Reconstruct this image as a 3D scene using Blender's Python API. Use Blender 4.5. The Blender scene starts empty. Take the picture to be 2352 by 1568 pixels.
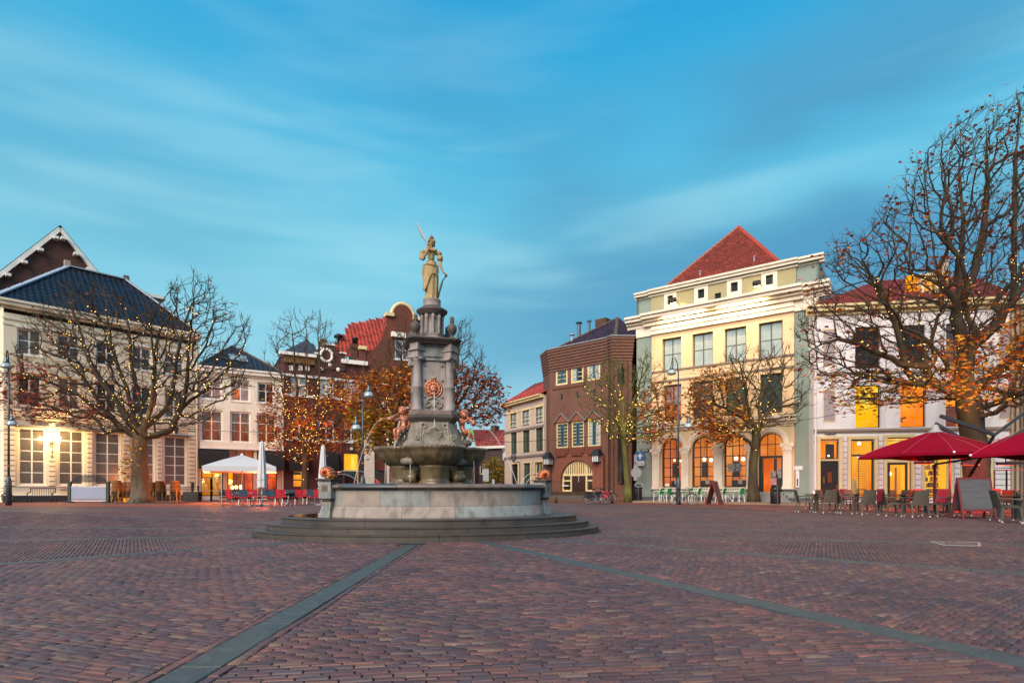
import bpy, math, random
import numpy as np
from mathutils import Vector, Matrix
random.seed(7); np.random.seed(7)
scene = bpy.context.scene
COL = scene.collection
pi = math.pi
FO, CX, YH, EH = 1300.0, 1176.0, 1123.0, 0.95
cd = bpy.data.cameras.new('camera'); cam = bpy.data.objects.new('camera', cd); COL.objects.link(cam)
cd.sensor_width = 36.0; cd.lens = 36.0 * FO / 2352.0; cd.shift_y = (YH - 784.0) / 2352.0
cd.clip_start = 0.05; cd.clip_end = 3000
cam.location = (0, 0, EH); cam.rotation_euler = (pi / 2, 0, 0)
scene.camera = cam
scene.view_settings.view_transform = 'Standard'; scene.view_settings.look = 'None'
scene.view_settings.exposure = 0.14; scene.view_settings.gamma = 1.0; scene.view_settings.use_curve_mapping = False
scene.cycles.use_denoising = True
scene.cycles.max_bounces = 6; scene.cycles.diffuse_bounces = 3; scene.cycles.glossy_bounces = 3
scene.cycles.transmission_bounces = 4; scene.cycles.transparent_max_bounces = 8
scene.cycles.caustics_reflective = False; scene.cycles.caustics_refractive = False
scene.cycles.sample_clamp_indirect = 4.0

def lin(c):
 if isinstance(c, str):
  c = c.lstrip('#'); c = [int(c[i:i + 2], 16) / 255 for i in (0, 2, 4)]
  return tuple(x / 12.92 if x <= .04045 else ((x + .055) / 1.055) ** 2.4 for x in c)
 return tuple(c)

class NT:                                           # tiny node-tree helper
 def __init__(s, tree): s.t = tree; s.t.nodes.clear()
 def n(s, typ, **kw):
  nd = s.t.nodes.new(typ)
  for k, v in kw.items():
   if k.startswith('i_'): nd.inputs[int(k[2:])].default_value = v
   else: setattr(nd, k, v)
  return nd
 def l(s, a, ao, b, bi): s.t.links.new(a.outputs[ao], b.inputs[bi])
 def math(s, op, a, b=None, clamp=False):
  nd = s.n('ShaderNodeMath', operation=op, use_clamp=clamp)
  for i, x in enumerate((a, b)):
   if x is None: continue
   if isinstance(x, tuple): s.l(x[0], x[1], nd, i)
   else: nd.inputs[i].default_value = x
  return (nd, 0)
 def mix(s, f, a, b, mode='MIX'):
  nd = s.n('ShaderNodeMix', data_type='RGBA', blend_type=mode)
  for i, x in ((0, f), (6, a), (7, b)):
   if isinstance(x, tuple) and len(x) == 2 and not isinstance(x[0], (int, float)): s.l(x[0], x[1], nd, i)
   elif i == 0: nd.inputs[0].default_value = x
   else: nd.inputs[i].default_value = (*x[:3], 1)
  return (nd, 2)
 def ramp(s, fac, stops, interp='LINEAR'):
  nd = s.n('ShaderNodeValToRGB'); cr = nd.color_ramp; cr.interpolation = interp
  while len(cr.elements) > 1: cr.elements.remove(cr.elements[-1])
  cr.elements[0].position = stops[0][0]; cr.elements[0].color = (*stops[0][1], 1)
  for p, c in stops[1:]:
   e = cr.elements.new(p); e.color = (*c, 1)
  s.l(fac[0], fac[1], nd, 0); return (nd, 0)

SUN_EL, SUN_AZ = math.radians(34), math.radians(205)     # azimuth clockwise from +Y: behind the camera, a little to its left
w = bpy.data.worlds.new('World'); scene.world = w; w.use_nodes = True
T = NT(w.node_tree); SKA, SKB = 20, 7
tc = T.n('ShaderNodeTexCoord'); sep = T.n('ShaderNodeSeparateXYZ'); T.l(tc, 'Generated', sep, 0)
zz = T.math('MAXIMUM', (sep, 2), 0.0)
base = T.ramp(zz, [(0.0, lin('#e2f0f2')), (.10, lin('#b6e2ee')), (.22, lin('#98daee')), (.36, lin('#7fd3ec')), (.50, lin('#58c1e9')), (.64, lin('#2aa9e2')), (1.0, lin('#1283cc'))])
sky = T.n('ShaderNodeTexSky', sky_type='NISHITA', sun_disc=False, sun_elevation=math.radians(6), sun_rotation=SUN_AZ, dust_density=.6, ozone_density=3.0)
skm = T.mix(1.0, (sky, 0), (.09, .09, .09), 'MULTIPLY')
b2 = T.mix(0.10, base, skm)
mp = T.n('ShaderNodeMapping'); mp.inputs['Rotation'].default_value = (0, math.radians(14), 0); mp.inputs['Scale'].default_value = (1.5, 1.2, 3.4); mp.inputs['Location'].default_value = (SKA, SKB, 0); T.l(tc, 0, mp, 0)
n1 = T.n('ShaderNodeTexNoise'); n1.inputs['Scale'].default_value = 1.0; n1.inputs['Detail'].default_value = 3.0; n1.inputs['Roughness'].default_value = .42; n1.inputs['Distortion'].default_value = .35; T.l(mp, 0, n1, 0)
mp2 = T.n('ShaderNodeMapping'); mp2.inputs['Rotation'].default_value = (0, math.radians(3), 0); mp2.inputs['Scale'].default_value = (1.3, 1.0, 8.5); mp2.inputs['Location'].default_value = (7.3, 2.2, 0); T.l(tc, 0, mp2, 0)
n2 = T.n('ShaderNodeTexNoise'); n2.inputs['Scale'].default_value = 1.5; n2.inputs['Detail'].default_value = 3; n2.inputs['Roughness'].default_value = .5; n2.inputs['Distortion'].default_value = .3; T.l(mp2, 0, n2, 0)
m1 = T.ramp((n1, 0), [(.42, (0, 0, 0)), (.60, (1, 1, 1))], 'EASE')
m2 = T.ramp((n2, 0), [(.42, (0, 0, 0)), (.70, (1, 1, 1))], 'EASE')
lowz = T.ramp(zz, [(0, (0, 0, 0)), (.10, (.5, .5, .5)), (.25, (1, 1, 1)), (.50, (.9, .9, .9)), (.66, (.3, .3, .3)), (.8, (.1, .1, .1))])
rt = T.ramp(T.math('ADD', T.math('MULTIPLY', (sep, 0), .9), .5), [(.25, (.30, .30, .30)), (.6, (.85, .85, .85)), (.9, (1, 1, 1))])
fac1 = T.math('MULTIPLY', T.math('MULTIPLY', (m1[0], 0), (lowz[0], 0)), (rt[0], 0))
fac1 = T.math('MULTIPLY', fac1, 1.0)
c1 = T.mix(fac1, b2, lin('#549cc4'))
fac2 = T.math('MULTIPLY', T.math('MULTIPLY', (m2[0], 0), (lowz[0], 0)), .36)
c2 = T.mix(fac2, c1, lin('#b2e6f2'))
gnd = T.math('GREATER_THAN', (sep, 2), -0.01)
c3 = T.mix(gnd, (.16, .12, .11), c2)
bg = T.n('ShaderNodeBackground'); bg.inputs[1].default_value = 0.93; T.l(c3[0], 2, bg, 0)
wo = T.n('ShaderNodeOutputWorld'); T.l(bg, 0, wo, 0)

sl = bpy.data.lights.new('sun', 'SUN'); sl.energy = 5.0; sl.angle = math.radians(50); sl.color = (1.0, .79, .64)
so = bpy.data.objects.new('sun', sl); COL.objects.link(so)
sd = Vector((math.sin(SUN_AZ) * math.cos(SUN_EL), math.cos(SUN_AZ) * math.cos(SUN_EL), math.sin(SUN_EL)))
so.rotation_euler = sd.to_track_quat('Z', 'Y').to_euler()

def gp(px, py):                                     # pixel of a ground contact -> x, y on the ground
 z = FO * EH / (py - YH); return ((px - CX) * z / FO, z)
def wx(px, z): return (px - CX) * z / FO
def wh(py, z): return EH + (YH - py) * z / FO
def wp(px, py, z): return (wx(px, z), z, wh(py, z))

MATS = {}
def mat(name, col, col2=None, rough=.6, scale=2.0, var=.5, metal=0.0, spec=.5, bump=0.0, bscale=20.0, attr=None, coat=0.0, detail=4, stretch=None, dirt=None, alpha=None):
 if name in MATS: return MATS[name]
 m = bpy.data.materials.new(name); m.use_nodes = True; T = NT(m.node_tree)
 out = T.n('ShaderNodeOutputMaterial'); p = T.n('ShaderNodeBsdfPrincipled'); T.l(p, 0, out, 0)
 c = lin(col); c2_ = lin(col2) if col2 is not None else tuple(x * .62 for x in c)
 tc = T.n('ShaderNodeTexCoord'); src = (tc, 3)
 if stretch:
  mp = T.n('ShaderNodeMapping'); mp.inputs['Scale'].default_value = stretch; T.l(tc, 3, mp, 0); src = (mp, 0)
 nz = T.n('ShaderNodeTexNoise'); nz.inputs['Scale'].default_value = scale; nz.inputs['Detail'].default_value = detail; nz.inputs['Roughness'].default_value = .6; T.l(src[0], src[1], nz, 0)
 f = T.ramp((nz, 0), [(.5 - .22, (0, 0, 0)), (.5 + .22, (1, 1, 1))])
 f = T.math('MULTIPLY', (f[0], 0), var)
 cc = T.mix(f, c, c2_)
 if attr:
  a = T.n('ShaderNodeAttribute', attribute_name=attr); cc = T.mix(1.0, cc, (a, 0), 'MULTIPLY')
 if dirt:
  nd = T.n('ShaderNodeTexNoise'); nd.inputs['Scale'].default_value = dirt[1]; nd.inputs['Detail'].default_value = 5; mp = T.n('ShaderNodeMapping'); mp.inputs['Scale'].default_value = dirt[3] if len(dirt) > 3 else (1, 1, .25); T.l(tc, 3, mp, 0); T.l(mp, 0, nd, 0)
  df = T.ramp((nd, 0), [(.5, (0, 0, 0)), (.72, (1, 1, 1))]); cc = T.mix(T.math('MULTIPLY', (df[0], 0), dirt[2]), cc, lin(dirt[0]))
 T.l(cc[0], cc[1], p, 'Base Color')
 p.inputs['Roughness'].default_value = rough; p.inputs['Metallic'].default_value = metal
 p.inputs['Specular IOR Level'].default_value = spec; p.inputs['Coat Weight'].default_value = coat; p.inputs['Coat Roughness'].default_value = .05
 if alpha is not None: p.inputs['Alpha'].default_value = alpha
 if bump:
  nb = T.n('ShaderNodeTexNoise'); nb.inputs['Scale'].default_value = bscale; nb.inputs['Detail'].default_value = 4; T.l(src[0], src[1], nb, 0)
  bp = T.n('ShaderNodeBump'); bp.inputs['Strength'].default_value = bump; bp.inputs['Distance'].default_value = .02; T.l(nb, 0, bp, 'Height'); T.l(bp, 0, p, 'Normal')
 MATS[name] = m; return m

def brickmat(name, c1, c2, mortar, bw=.22, bh=.065, ms=.010, rough=.85, var=.5, bump=.4, tint=None):
 if name in MATS: return MATS[name]
 m = bpy.data.materials.new(name); m.use_nodes = True; T = NT(m.node_tree)
 out = T.n('ShaderNodeOutputMaterial'); p = T.n('ShaderNodeBsdfPrincipled'); T.l(p, 0, out, 0)
 tc = T.n('ShaderNodeTexCoord'); s = T.n('ShaderNodeSeparateXYZ'); T.l(tc, 3, s, 0)
 a = T.math('ADD', (s, 0), (s, 1)); c = T.n('ShaderNodeCombineXYZ'); T.l(a[0], 0, c, 0); T.l(s, 2, c, 1)
 b = T.n('ShaderNodeTexBrick'); T.l(c, 0, b, 0)
 b.inputs['Color1'].default_value = (*lin(c1), 1); b.inputs['Color2'].default_value = (*lin(c2), 1); b.inputs['Mortar'].default_value = (*lin(mortar), 1)
 b.inputs['Scale'].default_value = 1; b.inputs['Mortar Size'].default_value = ms; b.inputs['Brick Width'].default_value = bw; b.inputs['Row Height'].default_value = bh; b.inputs['Bias'].default_value = 0
 nz = T.n('ShaderNodeTexNoise'); nz.inputs['Scale'].default_value = .8; nz.inputs['Detail'].default_value = 6; nz.inputs['Roughness'].default_value = .7; T.l(c, 0, nz, 0)
 f = T.ramp((nz, 0), [(.3, (.60, .58, .56)), (.7, (1.3, 1.26, 1.22))])
 cc = T.mix(var, (b, 0), (f[0], 0), 'MULTIPLY')
 T.l(cc[0], cc[1], p, 'Base Color'); p.inputs['Roughness'].default_value = rough
 bp = T.n('ShaderNodeBump'); bp.inputs['Strength'].default_value = bump; bp.inputs['Distance'].default_value = .01; inv = T.math('SUBTRACT', 1.0, (b, 1)); T.l(inv[0], 0, bp, 'Height'); T.l(bp, 0, p, 'Normal')
 MATS[name] = m; return m

def emat(name, c1, c2, strength, scale=2.0, stretch=(1, 1, 1), sample=True, c3=None, gloss=.15):
 """lit surface seen through a window: two or three tones of light in soft patches"""
 if name in MATS: return MATS[name]
 m = bpy.data.materials.new(name); m.use_nodes = True; T = NT(m.node_tree)
 out = T.n('ShaderNodeOutputMaterial'); e = T.n('ShaderNodeEmission'); e.inputs[1].default_value = strength
 tc = T.n('ShaderNodeTexCoord'); mp = T.n('ShaderNodeMapping'); mp.inputs['Scale'].default_value = stretch; T.l(tc, 3, mp, 0)
 nz = T.n('ShaderNodeTexNoise'); nz.inputs['Scale'].default_value = scale; nz.inputs['Detail'].default_value = 3; T.l(mp, 0, nz, 0)
 st = [(.35, lin(c1)), (.62, lin(c2))]
 if c3 is not None: st.append((.72, lin(c3)))
 r = T.ramp((nz, 0), st); T.l(r[0], 0, e, 0); T.l(e, 0, out, 0)
 if not sample: m.cycles.emission_sampling = 'NONE'
 MATS[name] = m; return m

def glassmat(name, rough=.02, tint=(.9, .95, .95), alpha=.16):
 """thin window glass: clear straight through, mirror-like at a slant"""
 if name in MATS: return MATS[name]
 m = bpy.data.materials.new(name); m.use_nodes = True; T = NT(m.node_tree)
 out = T.n('ShaderNodeOutputMaterial'); tr = T.n('ShaderNodeBsdfTransparent'); tr.inputs[0].default_value = (*tint, 1)
 gl = T.n('ShaderNodeBsdfGlossy'); gl.inputs['Roughness'].default_value = rough
 fr = T.n('ShaderNodeFresnel'); fr.inputs[0].default_value = 1.5; f = T.math('MULTIPLY', (fr, 0), .7, clamp=True)
 mx = T.n('ShaderNodeMixShader'); T.l(f[0], 0, mx, 0); T.l(tr, 0, mx, 1); T.l(gl, 0, mx, 2); T.l(mx, 0, out, 0)
 MATS[name] = m; return m

class MB:
 def __init__(s): s.v = []; s.f = []
 def add(s, vs, fs):
  b = len(s.v); s.v.extend([tuple(v) for v in vs]); s.f.extend([tuple(b + i for i in f) for f in fs]); return s
 def box(s, x0, x1, y0, y1, z0, z1):
  return s.add([(x0, y0, z0), (x1, y0, z0), (x1, y1, z0), (x0, y1, z0), (x0, y0, z1), (x1, y0, z1), (x1, y1, z1), (x0, y1, z1)],
      [(0, 3, 2, 1), (4, 5, 6, 7), (0, 1, 5, 4), (1, 2, 6, 5), (2, 3, 7, 6), (3, 0, 4, 7)])
 def obox(s, c, sz, rz=0.0, rx=0.0, ry=0.0):
  M = Matrix.Translation(c) @ Matrix.Rotation(rz, 4, 'Z') @ Matrix.Rotation(ry, 4, 'Y') @ Matrix.Rotation(rx, 4, 'X')
  hx, hy, hz = sz[0] / 2, sz[1] / 2, sz[2] / 2
  vs = [M @ Vector(p) for p in [(-hx, -hy, -hz), (hx, -hy, -hz), (hx, hy, -hz), (-hx, hy, -hz), (-hx, -hy, hz), (hx, -hy, hz), (hx, hy, hz), (-hx, hy, hz)]]
  return s.add(vs, [(0, 3, 2, 1), (4, 5, 6, 7), (0, 1, 5, 4), (1, 2, 6, 5), (2, 3, 7, 6), (3, 0, 4, 7)])
 def bar(s, a, b, wd, ht=None):
  a, b = Vector(a), Vector(b); d = (b - a); L = d.length; q = d.to_track_quat('X', 'Z').to_matrix().to_4x4()
  M = Matrix.Translation((a + b) / 2) @ q; ht = ht or wd
  hx, hy, hz = L / 2, wd / 2, ht / 2
  vs = [M @ Vector(p) for p in [(-hx, -hy, -hz), (hx, -hy, -hz), (hx, hy, -hz), (-hx, hy, -hz), (-hx, -hy, hz), (hx, -hy, hz), (hx, hy, hz), (-hx, hy, hz)]]
  return s.add(vs, [(0, 3, 2, 1), (4, 5, 6, 7), (0, 1, 5, 4), (1, 2, 6, 5), (2, 3, 7, 6), (3, 0, 4, 7)])
 def tube(s, pts, r, n=8, cap=True, closed=False):
  pts = [Vector(p) for p in pts]; N = len(pts)
  if not hasattr(r, '__len__'): r = [r] * N
  vs = []; fs = []; ref = Vector((0, 0, 1)); up = None
  for i, p in enumerate(pts):
   if closed: t = (pts[(i + 1) % N] - pts[i - 1])
   else: t = pts[min(i + 1, N - 1)] - pts[max(i - 1, 0)]
   if t.length < 1e-9: t = Vector((0, 0, 1))
   t.normalize()
   if up is None:
    up = t.cross(Vector((1, 0, 0)) if abs(t.x) < .9 else Vector((0, 1, 0)))
   up = (up - t * up.dot(t))
   if up.length < 1e-6: up = t.orthogonal()
   up.normalize(); sd = t.cross(up)
   for k in range(n):
    a = 2 * pi * k / n; vs.append(p + (up * math.cos(a) + sd * math.sin(a)) * r[i])
  M = N if closed else N - 1
  for i in range(M):
   for k in range(n):
    a = i * n + k; b = i * n + (k + 1) % n; j = ((i + 1) % N) * n
    fs.append((a, b, j + (k + 1) % n, j + k))
  if cap and not closed:
   fs.append(tuple(range(n - 1, -1, -1))); fs.append(tuple((N - 1) * n + k for k in range(n)))
  return s.add(vs, fs)
 def lathe(s, prof, n=24, c=(0, 0, 0), a0=0.0, a1=2 * pi, sx=1.0, sy=1.0, rot=0.0, cap=True, mod=None):
  full = abs(a1 - a0 - 2 * pi) < 1e-6; m = n if full else n + 1; vs = []; fs = []
  for r, z in prof:
   for k in range(m):
    a = a0 + (a1 - a0) * k / n; rr = r * (mod(a, z) if mod else 1.0)
    x, y = rr * math.cos(a) * sx, rr * math.sin(a) * sy
    vs.append((c[0] + x * math.cos(rot) - y * math.sin(rot), c[1] + x * math.sin(rot) + y * math.cos(rot), c[2] + z))
  for i in range(len(prof) - 1):
   for k in range(n):
    k2 = (k + 1) % m; fs.append((i * m + k, i * m + k2, (i + 1) * m + k2, (i + 1) * m + k))
  if cap and full:
   if prof[0][0] > 1e-5: fs.append(tuple(range(m - 1, -1, -1)))
   if prof[-1][0] > 1e-5: fs.append(tuple((len(prof) - 1) * m + k for k in range(m)))
  return s.add(vs, fs)
 def prism(s, poly, z0, z1):                     # polygon in x, y (counter-clockwise) extruded in z
  n = len(poly); vs = [(x, y, z0) for x, y in poly] + [(x, y, z1) for x, y in poly]
  return s.add(vs, [tuple(range(n - 1, -1, -1)), tuple(range(n, 2 * n))] + [(i, (i + 1) % n, n + (i + 1) % n, n + i) for i in range(n)])
 def slab(s, poly, y0, y1):                      # polygon in x, z extruded in y (counter-clockwise seen from -y)
  n = len(poly); vs = [(x, y0, z) for x, z in poly] + [(x, y1, z) for x, z in poly]
  return s.add(vs, [tuple(range(n)), tuple(range(2 * n - 1, n - 1, -1))] + [((i + 1) % n, i, n + i, n + (i + 1) % n) for i in range(n)])
 def ball(s, c, r, n=10, m=7, sc=(1, 1, 1)):
  vs = []; fs = []
  for i in range(1, m):
   ph = pi * i / m
   for k in range(n):
    a = 2 * pi * k / n; vs.append((c[0] + r * sc[0] * math.sin(ph) * math.cos(a), c[1] + r * sc[1] * math.sin(ph) * math.sin(a), c[2] + r * sc[2] * math.cos(ph)))
  t = len(vs); vs.append((c[0], c[1], c[2] + r * sc[2])); vs.append((c[0], c[1], c[2] - r * sc[2]))
  for i in range(m - 2):
   for k in range(n):
    a = i * n + k; b = i * n + (k + 1) % n; fs.append((a, a + n, b + n, b))
  for k in range(n):
   fs.append((t, k, (k + 1) % n)); fs.append((t + 1, (m - 2) * n + (k + 1) % n, (m - 2) * n + k))
  return s.add(vs, fs)
 def mesh(s, name, m=None, smooth=False):
  me = bpy.data.meshes.new(name); me.from_pydata(s.v, [], s.f); me.update()
  if m is not None: me.materials.append(m)
  if smooth:
   me.polygons.foreach_set('use_smooth', [True] * len(me.polygons))
  return me
 def build(s, name, m=None, parent=None, smooth=False, world=False, loc=None, **props):
  return link(name, s.mesh(name, m, smooth), parent, world, loc, **props)

def link(name, me, parent=None, world=False, loc=None, **props):
 o = bpy.data.objects.new(name, me); COL.objects.link(o)
 if parent is not None:
  o.parent = parent
  if world: o.matrix_parent_inverse = pinv(parent)
 if loc is not None: o.location = loc
 for k, v in props.items(): o[k] = v
 return o
def pmat(o):
 m = Matrix.LocRotScale(o.location, o.rotation_euler, o.scale)
 if o.parent: m = pmat(o.parent) @ o.matrix_parent_inverse @ m
 return m
def pinv(o): return pmat(o).inverted()
def thing(name, label, cat, loc=(0, 0, 0), rz=0.0, group=None):
 o = bpy.data.objects.new(name, None); COL.objects.link(o); o.location = loc; o.rotation_euler = (0, 0, rz)
 o.empty_display_size = .2; o['label'] = label; o['category'] = cat
 if group: o['group'] = group
 return o
def kids(o, tab={}):
 return [c for c in bpy.data.objects if c.parent == o]
def dup(root, loc, rz, label, tree=None, scale=None):
 """copy of a thing with its parts and sub-parts (mesh data shared)"""
 r = root.copy(); COL.objects.link(r); r.location = loc; r.rotation_euler = (0, 0, rz); r['label'] = label
 if scale: r.scale = (scale,) * 3
 for ch, gs in (tree or [(c, kids(c)) for c in kids(root)]):
  c = ch.copy(); COL.objects.link(c); c.parent = r
  for g in gs:
   d = g.copy(); COL.objects.link(d); d.parent = c
 return r
def ktree(root): return [(c, kids(c)) for c in kids(root)]
def bevel(o, w=.01, seg=2):
 b = o.modifiers.new('bevel', 'BEVEL'); b.width = w; b.segments = seg; b.limit_method = 'ANGLE'; b.angle_limit = math.radians(40); return o
def setcol(me, cols, name='tone'):
 """one colour per face -> face-corner attribute"""
 a = me.color_attributes.new(name, 'FLOAT_COLOR', 'CORNER')
 cnt = np.empty(len(me.polygons), dtype=np.int32); me.polygons.foreach_get('loop_total', cnt)
 c = np.repeat(np.asarray(cols, dtype=np.float32), cnt, axis=0)
 a.data.foreach_set('color', np.concatenate([c, np.ones((len(c), 1), np.float32)], axis=1).ravel())
def fastmesh(name, V, Fq, m, smooth=False):
 """V (n,3) float, Fq (m,k) int with fixed k"""
 me = bpy.data.meshes.new(name); V = np.asarray(V, np.float32); Fq = np.asarray(Fq, np.int32)
 me.vertices.add(len(V)); me.vertices.foreach_set('co', V.ravel())
 k = Fq.shape[1]; me.loops.add(Fq.size); me.loops.foreach_set('vertex_index', Fq.ravel())
 me.polygons.add(len(Fq)); me.polygons.foreach_set('loop_start', np.arange(0, Fq.size, k, dtype=np.int32)); me.polygons.foreach_set('loop_total', np.full(len(Fq), k, np.int32))
 if smooth: me.polygons.foreach_set('use_smooth', np.ones(len(Fq), bool))
 me.update(calc_edges=True); me.validate(); me.materials.append(m); return me
# ================================================================ the square
FC = Vector((-1.74, 12.87)); FROT = 0.219; FE = 0.72           # centre, turn and oval of the fountain steps
def mat_ground():
 m = bpy.data.materials.new('square_paving'); m.use_nodes = True; T = NT(m.node_tree)
 out = T.n('ShaderNodeOutputMaterial'); p = T.n('ShaderNodeBsdfPrincipled'); T.l(p, 0, out, 0)
 tc = T.n('ShaderNodeTexCoord')
 mp = T.n('ShaderNodeMapping'); mp.inputs['Rotation'].default_value = (0, 0, .12); T.l(tc, 3, mp, 0)
 b = T.n('ShaderNodeTexBrick'); T.l(mp, 0, b, 0)
 b.inputs['Color1'].default_value = (.15, .092, .086, 1); b.inputs['Color2'].default_value = (.092, .068, .072, 1); b.inputs['Mortar'].default_value = (.05, .035, .03, 1)
 b.inputs['Scale'].default_value = 1; b.inputs['Mortar Size'].default_value = .006; b.inputs['Brick Width'].default_value = .165; b.inputs['Row Height'].default_value = .056
 nz = T.n('ShaderNodeTexNoise'); nz.inputs['Scale'].default_value = .35; nz.inputs['Detail'].default_value = 7; nz.inputs['Roughness'].default_value = .75; mp3 = T.n('ShaderNodeMapping'); mp3.inputs['Scale'].default_value = (.5, 1.6, 1); T.l(tc, 3, mp3, 0); T.l(mp3, 0, nz, 0)
 f = T.ramp((nz, 0), [(.36, (.66, .68, .78)), (.5, (1.0, .98, .98)), (.66, (1.7, 1.45, 1.3))])
 cc = T.mix(1.0, (b, 0), (f[0], 0), 'MULTIPLY')
 s = T.n('ShaderNodeSeparateXYZ'); T.l(tc, 3, s, 0)
 near = T.math('LESS_THAN', (s, 1), 24.0)                       # under the laid bricks only their sand bed is open
 cc = T.mix(near, cc, (.030, .020, .016))
 T.l(cc[0], cc[1], p, 'Base Color'); p.inputs['Roughness'].default_value = .62; p.inputs['Specular IOR Level'].default_value = .35
 n3 = T.n('ShaderNodeTexNoise'); n3.inputs['Scale'].default_value = 6; n3.inputs['Detail'].default_value = 5; T.l(tc, 3, n3, 0)
 bp = T.n('ShaderNodeBump'); bp.inputs['Strength'].default_value = .5; bp.inputs['Distance'].default_value = .02; T.l(n3, 0, bp, 'Height'); T.l(bp, 0, p, 'Normal')
 return m
def mat_pavement(name, c1, c2, bw=.2, bh=.1):
 m = bpy.data.materials.new(name); m.use_nodes = True; T = NT(m.node_tree); out = T.n('ShaderNodeOutputMaterial'); p = T.n('ShaderNodeBsdfPrincipled'); T.l(p, 0, out, 0); tc = T.n('ShaderNodeTexCoord')
 b = T.n('ShaderNodeTexBrick'); T.l(tc, 3, b, 0); b.inputs['Color1'].default_value = (*lin(c1), 1); b.inputs['Color2'].default_value = (*lin(c2), 1); b.inputs['Mortar'].default_value = (*lin('#3a2a24'), 1)
 b.inputs['Scale'].default_value = 1; b.inputs['Mortar Size'].default_value = .006; b.inputs['Brick Width'].default_value = bw; b.inputs['Row Height'].default_value = bh
 nz = T.n('ShaderNodeTexNoise'); nz.inputs['Scale'].default_value = .6; nz.inputs['Detail'].default_value = 7; nz.inputs['Roughness'].default_value = .7; T.l(tc, 3, nz, 0); f = T.ramp((nz, 0), [(.35, (.7, .7, .72)), (.65, (1.4, 1.3, 1.2))])
 cc = T.mix(1.0, (b, 0), (f[0], 0), 'MULTIPLY'); T.l(cc[0], cc[1], p, 'Base Color'); p.inputs['Roughness'].default_value = .7
 return m
def mat_paver():
 m = bpy.data.materials.new('paving_brick'); m.use_nodes = True; T = NT(m.node_tree)
 out = T.n('ShaderNodeOutputMaterial'); p = T.n('ShaderNodeBsdfPrincipled'); T.l(p, 0, out, 0)
 a = T.n('ShaderNodeAttribute', attribute_name='tone'); tc = T.n('ShaderNodeTexCoord')
 nz = T.n('ShaderNodeTexNoise'); nz.inputs['Scale'].default_value = 45; nz.inputs['Detail'].default_value = 5; nz.inputs['Roughness'].default_value = .7; T.l(tc, 3, nz, 0)
 f = T.ramp((nz, 0), [(.3, (.68, .68, .70)), (.7, (1.28, 1.25, 1.22))])
 cc = T.mix(1.0, (a, 0), (f[0], 0), 'MULTIPLY')
 n2 = T.n('ShaderNodeTexNoise'); n2.inputs['Scale'].default_value = .7; n2.inputs['Detail'].default_value = 6; n2.inputs['Roughness'].default_value = .7; T.l(tc, 3, n2, 0)
 f2 = T.ramp((n2, 0), [(.36, (.72, .76, .84)), (.52, (1, 1, 1)), (.66, (1.35, 1.22, 1.1))])
 cc = T.mix(1.0, cc, (f2[0], 0), 'MULTIPLY')
 T.l(cc[0], cc[1], p, 'Base Color'); p.inputs['Roughness'].default_value = .55; p.inputs['Specular IOR Level'].default_value = .45
 bp = T.n('ShaderNodeBump'); bp.inputs['Strength'].default_value = .35; bp.inputs['Distance'].default_value = .004; T.l(nz, 0, bp, 'Height'); T.l(bp, 0, p, 'Normal')
 return m
M_PAVER = mat_paver()
M_BLUE = mat('blue_stone', '#4a504d', '#363b3a', rough=.5, scale=3, var=.7, bump=.25, bscale=60, spec=.45, dirt=('#6a7675', 9, .3, (1, 1, 1)))
mb = MB()
g = 16                                              # one sheet out to the horizon
mb.add([(-900, -60, -.014), (900, -60, -.014), (900, 1400, -.014), (-900, 1400, -.014)], [(0, 1, 2, 3)])
square = mb.build('square', mat_ground(), kind='structure')

BANDS = [-235, -211, -187.0, -162.5, -130.0, -89.6, -65.0, -40.9, -17.0, 2.0, 26, 50, 75, 100, 125]     # degrees round the fountain centre
BW = .115
rng = np.random.default_rng(3)
PAL = np.array([lin('#74504d'), lin('#684a4b'), lin('#5b444a'), lin('#544850'), lin('#785f53'), lin('#4d3d42'), lin('#80564c'), lin('#5c5157'), lin('#6b524b'), lin('#86705f')])
PAL = (PAL * .72 + PAL.mean(0) * .26) * np.array([.86, .80, .76])
PALW = np.array([.16, .17, .16, .12, .09, .12, .05, .08, .08, .03]); PALW /= PALW.sum()
def ell_in(x, y, a=3.86):
 dx, dy = x - FC.x, y - FC.y; c, s = math.cos(-FROT), math.sin(-FROT); u, v = dx * c - dy * s, dx * s + dy * c
 return (u / a) ** 2 + (v / (a * FE)) ** 2 < 1
def visible(x, y, far=24.0):
 return 2.55 < y < far and abs(x / y * FO) < 1300
bricks = []                                         # cx, cy, half length, half width, angle
def addrow(c0, d, s0, s1, W, L, off, far):
 s = s0 + 1e-4; first = True
 while s < s1 - .03:
  l = L * (1 + rng.uniform(-.07, .07))
  if first: l *= off; first = False
  if s1 - (s + l) < .035: l = s1 - s
  x, y = c0[0] + d[0] * (s + l / 2), c0[1] + d[1] * (s + l / 2)
  if visible(x, y, far) and not ell_in(x, y): bricks.append((x, y, l / 2 - .0035, W / 2 - .0028, math.atan2(d[1], d[0])))
  s += l
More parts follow.
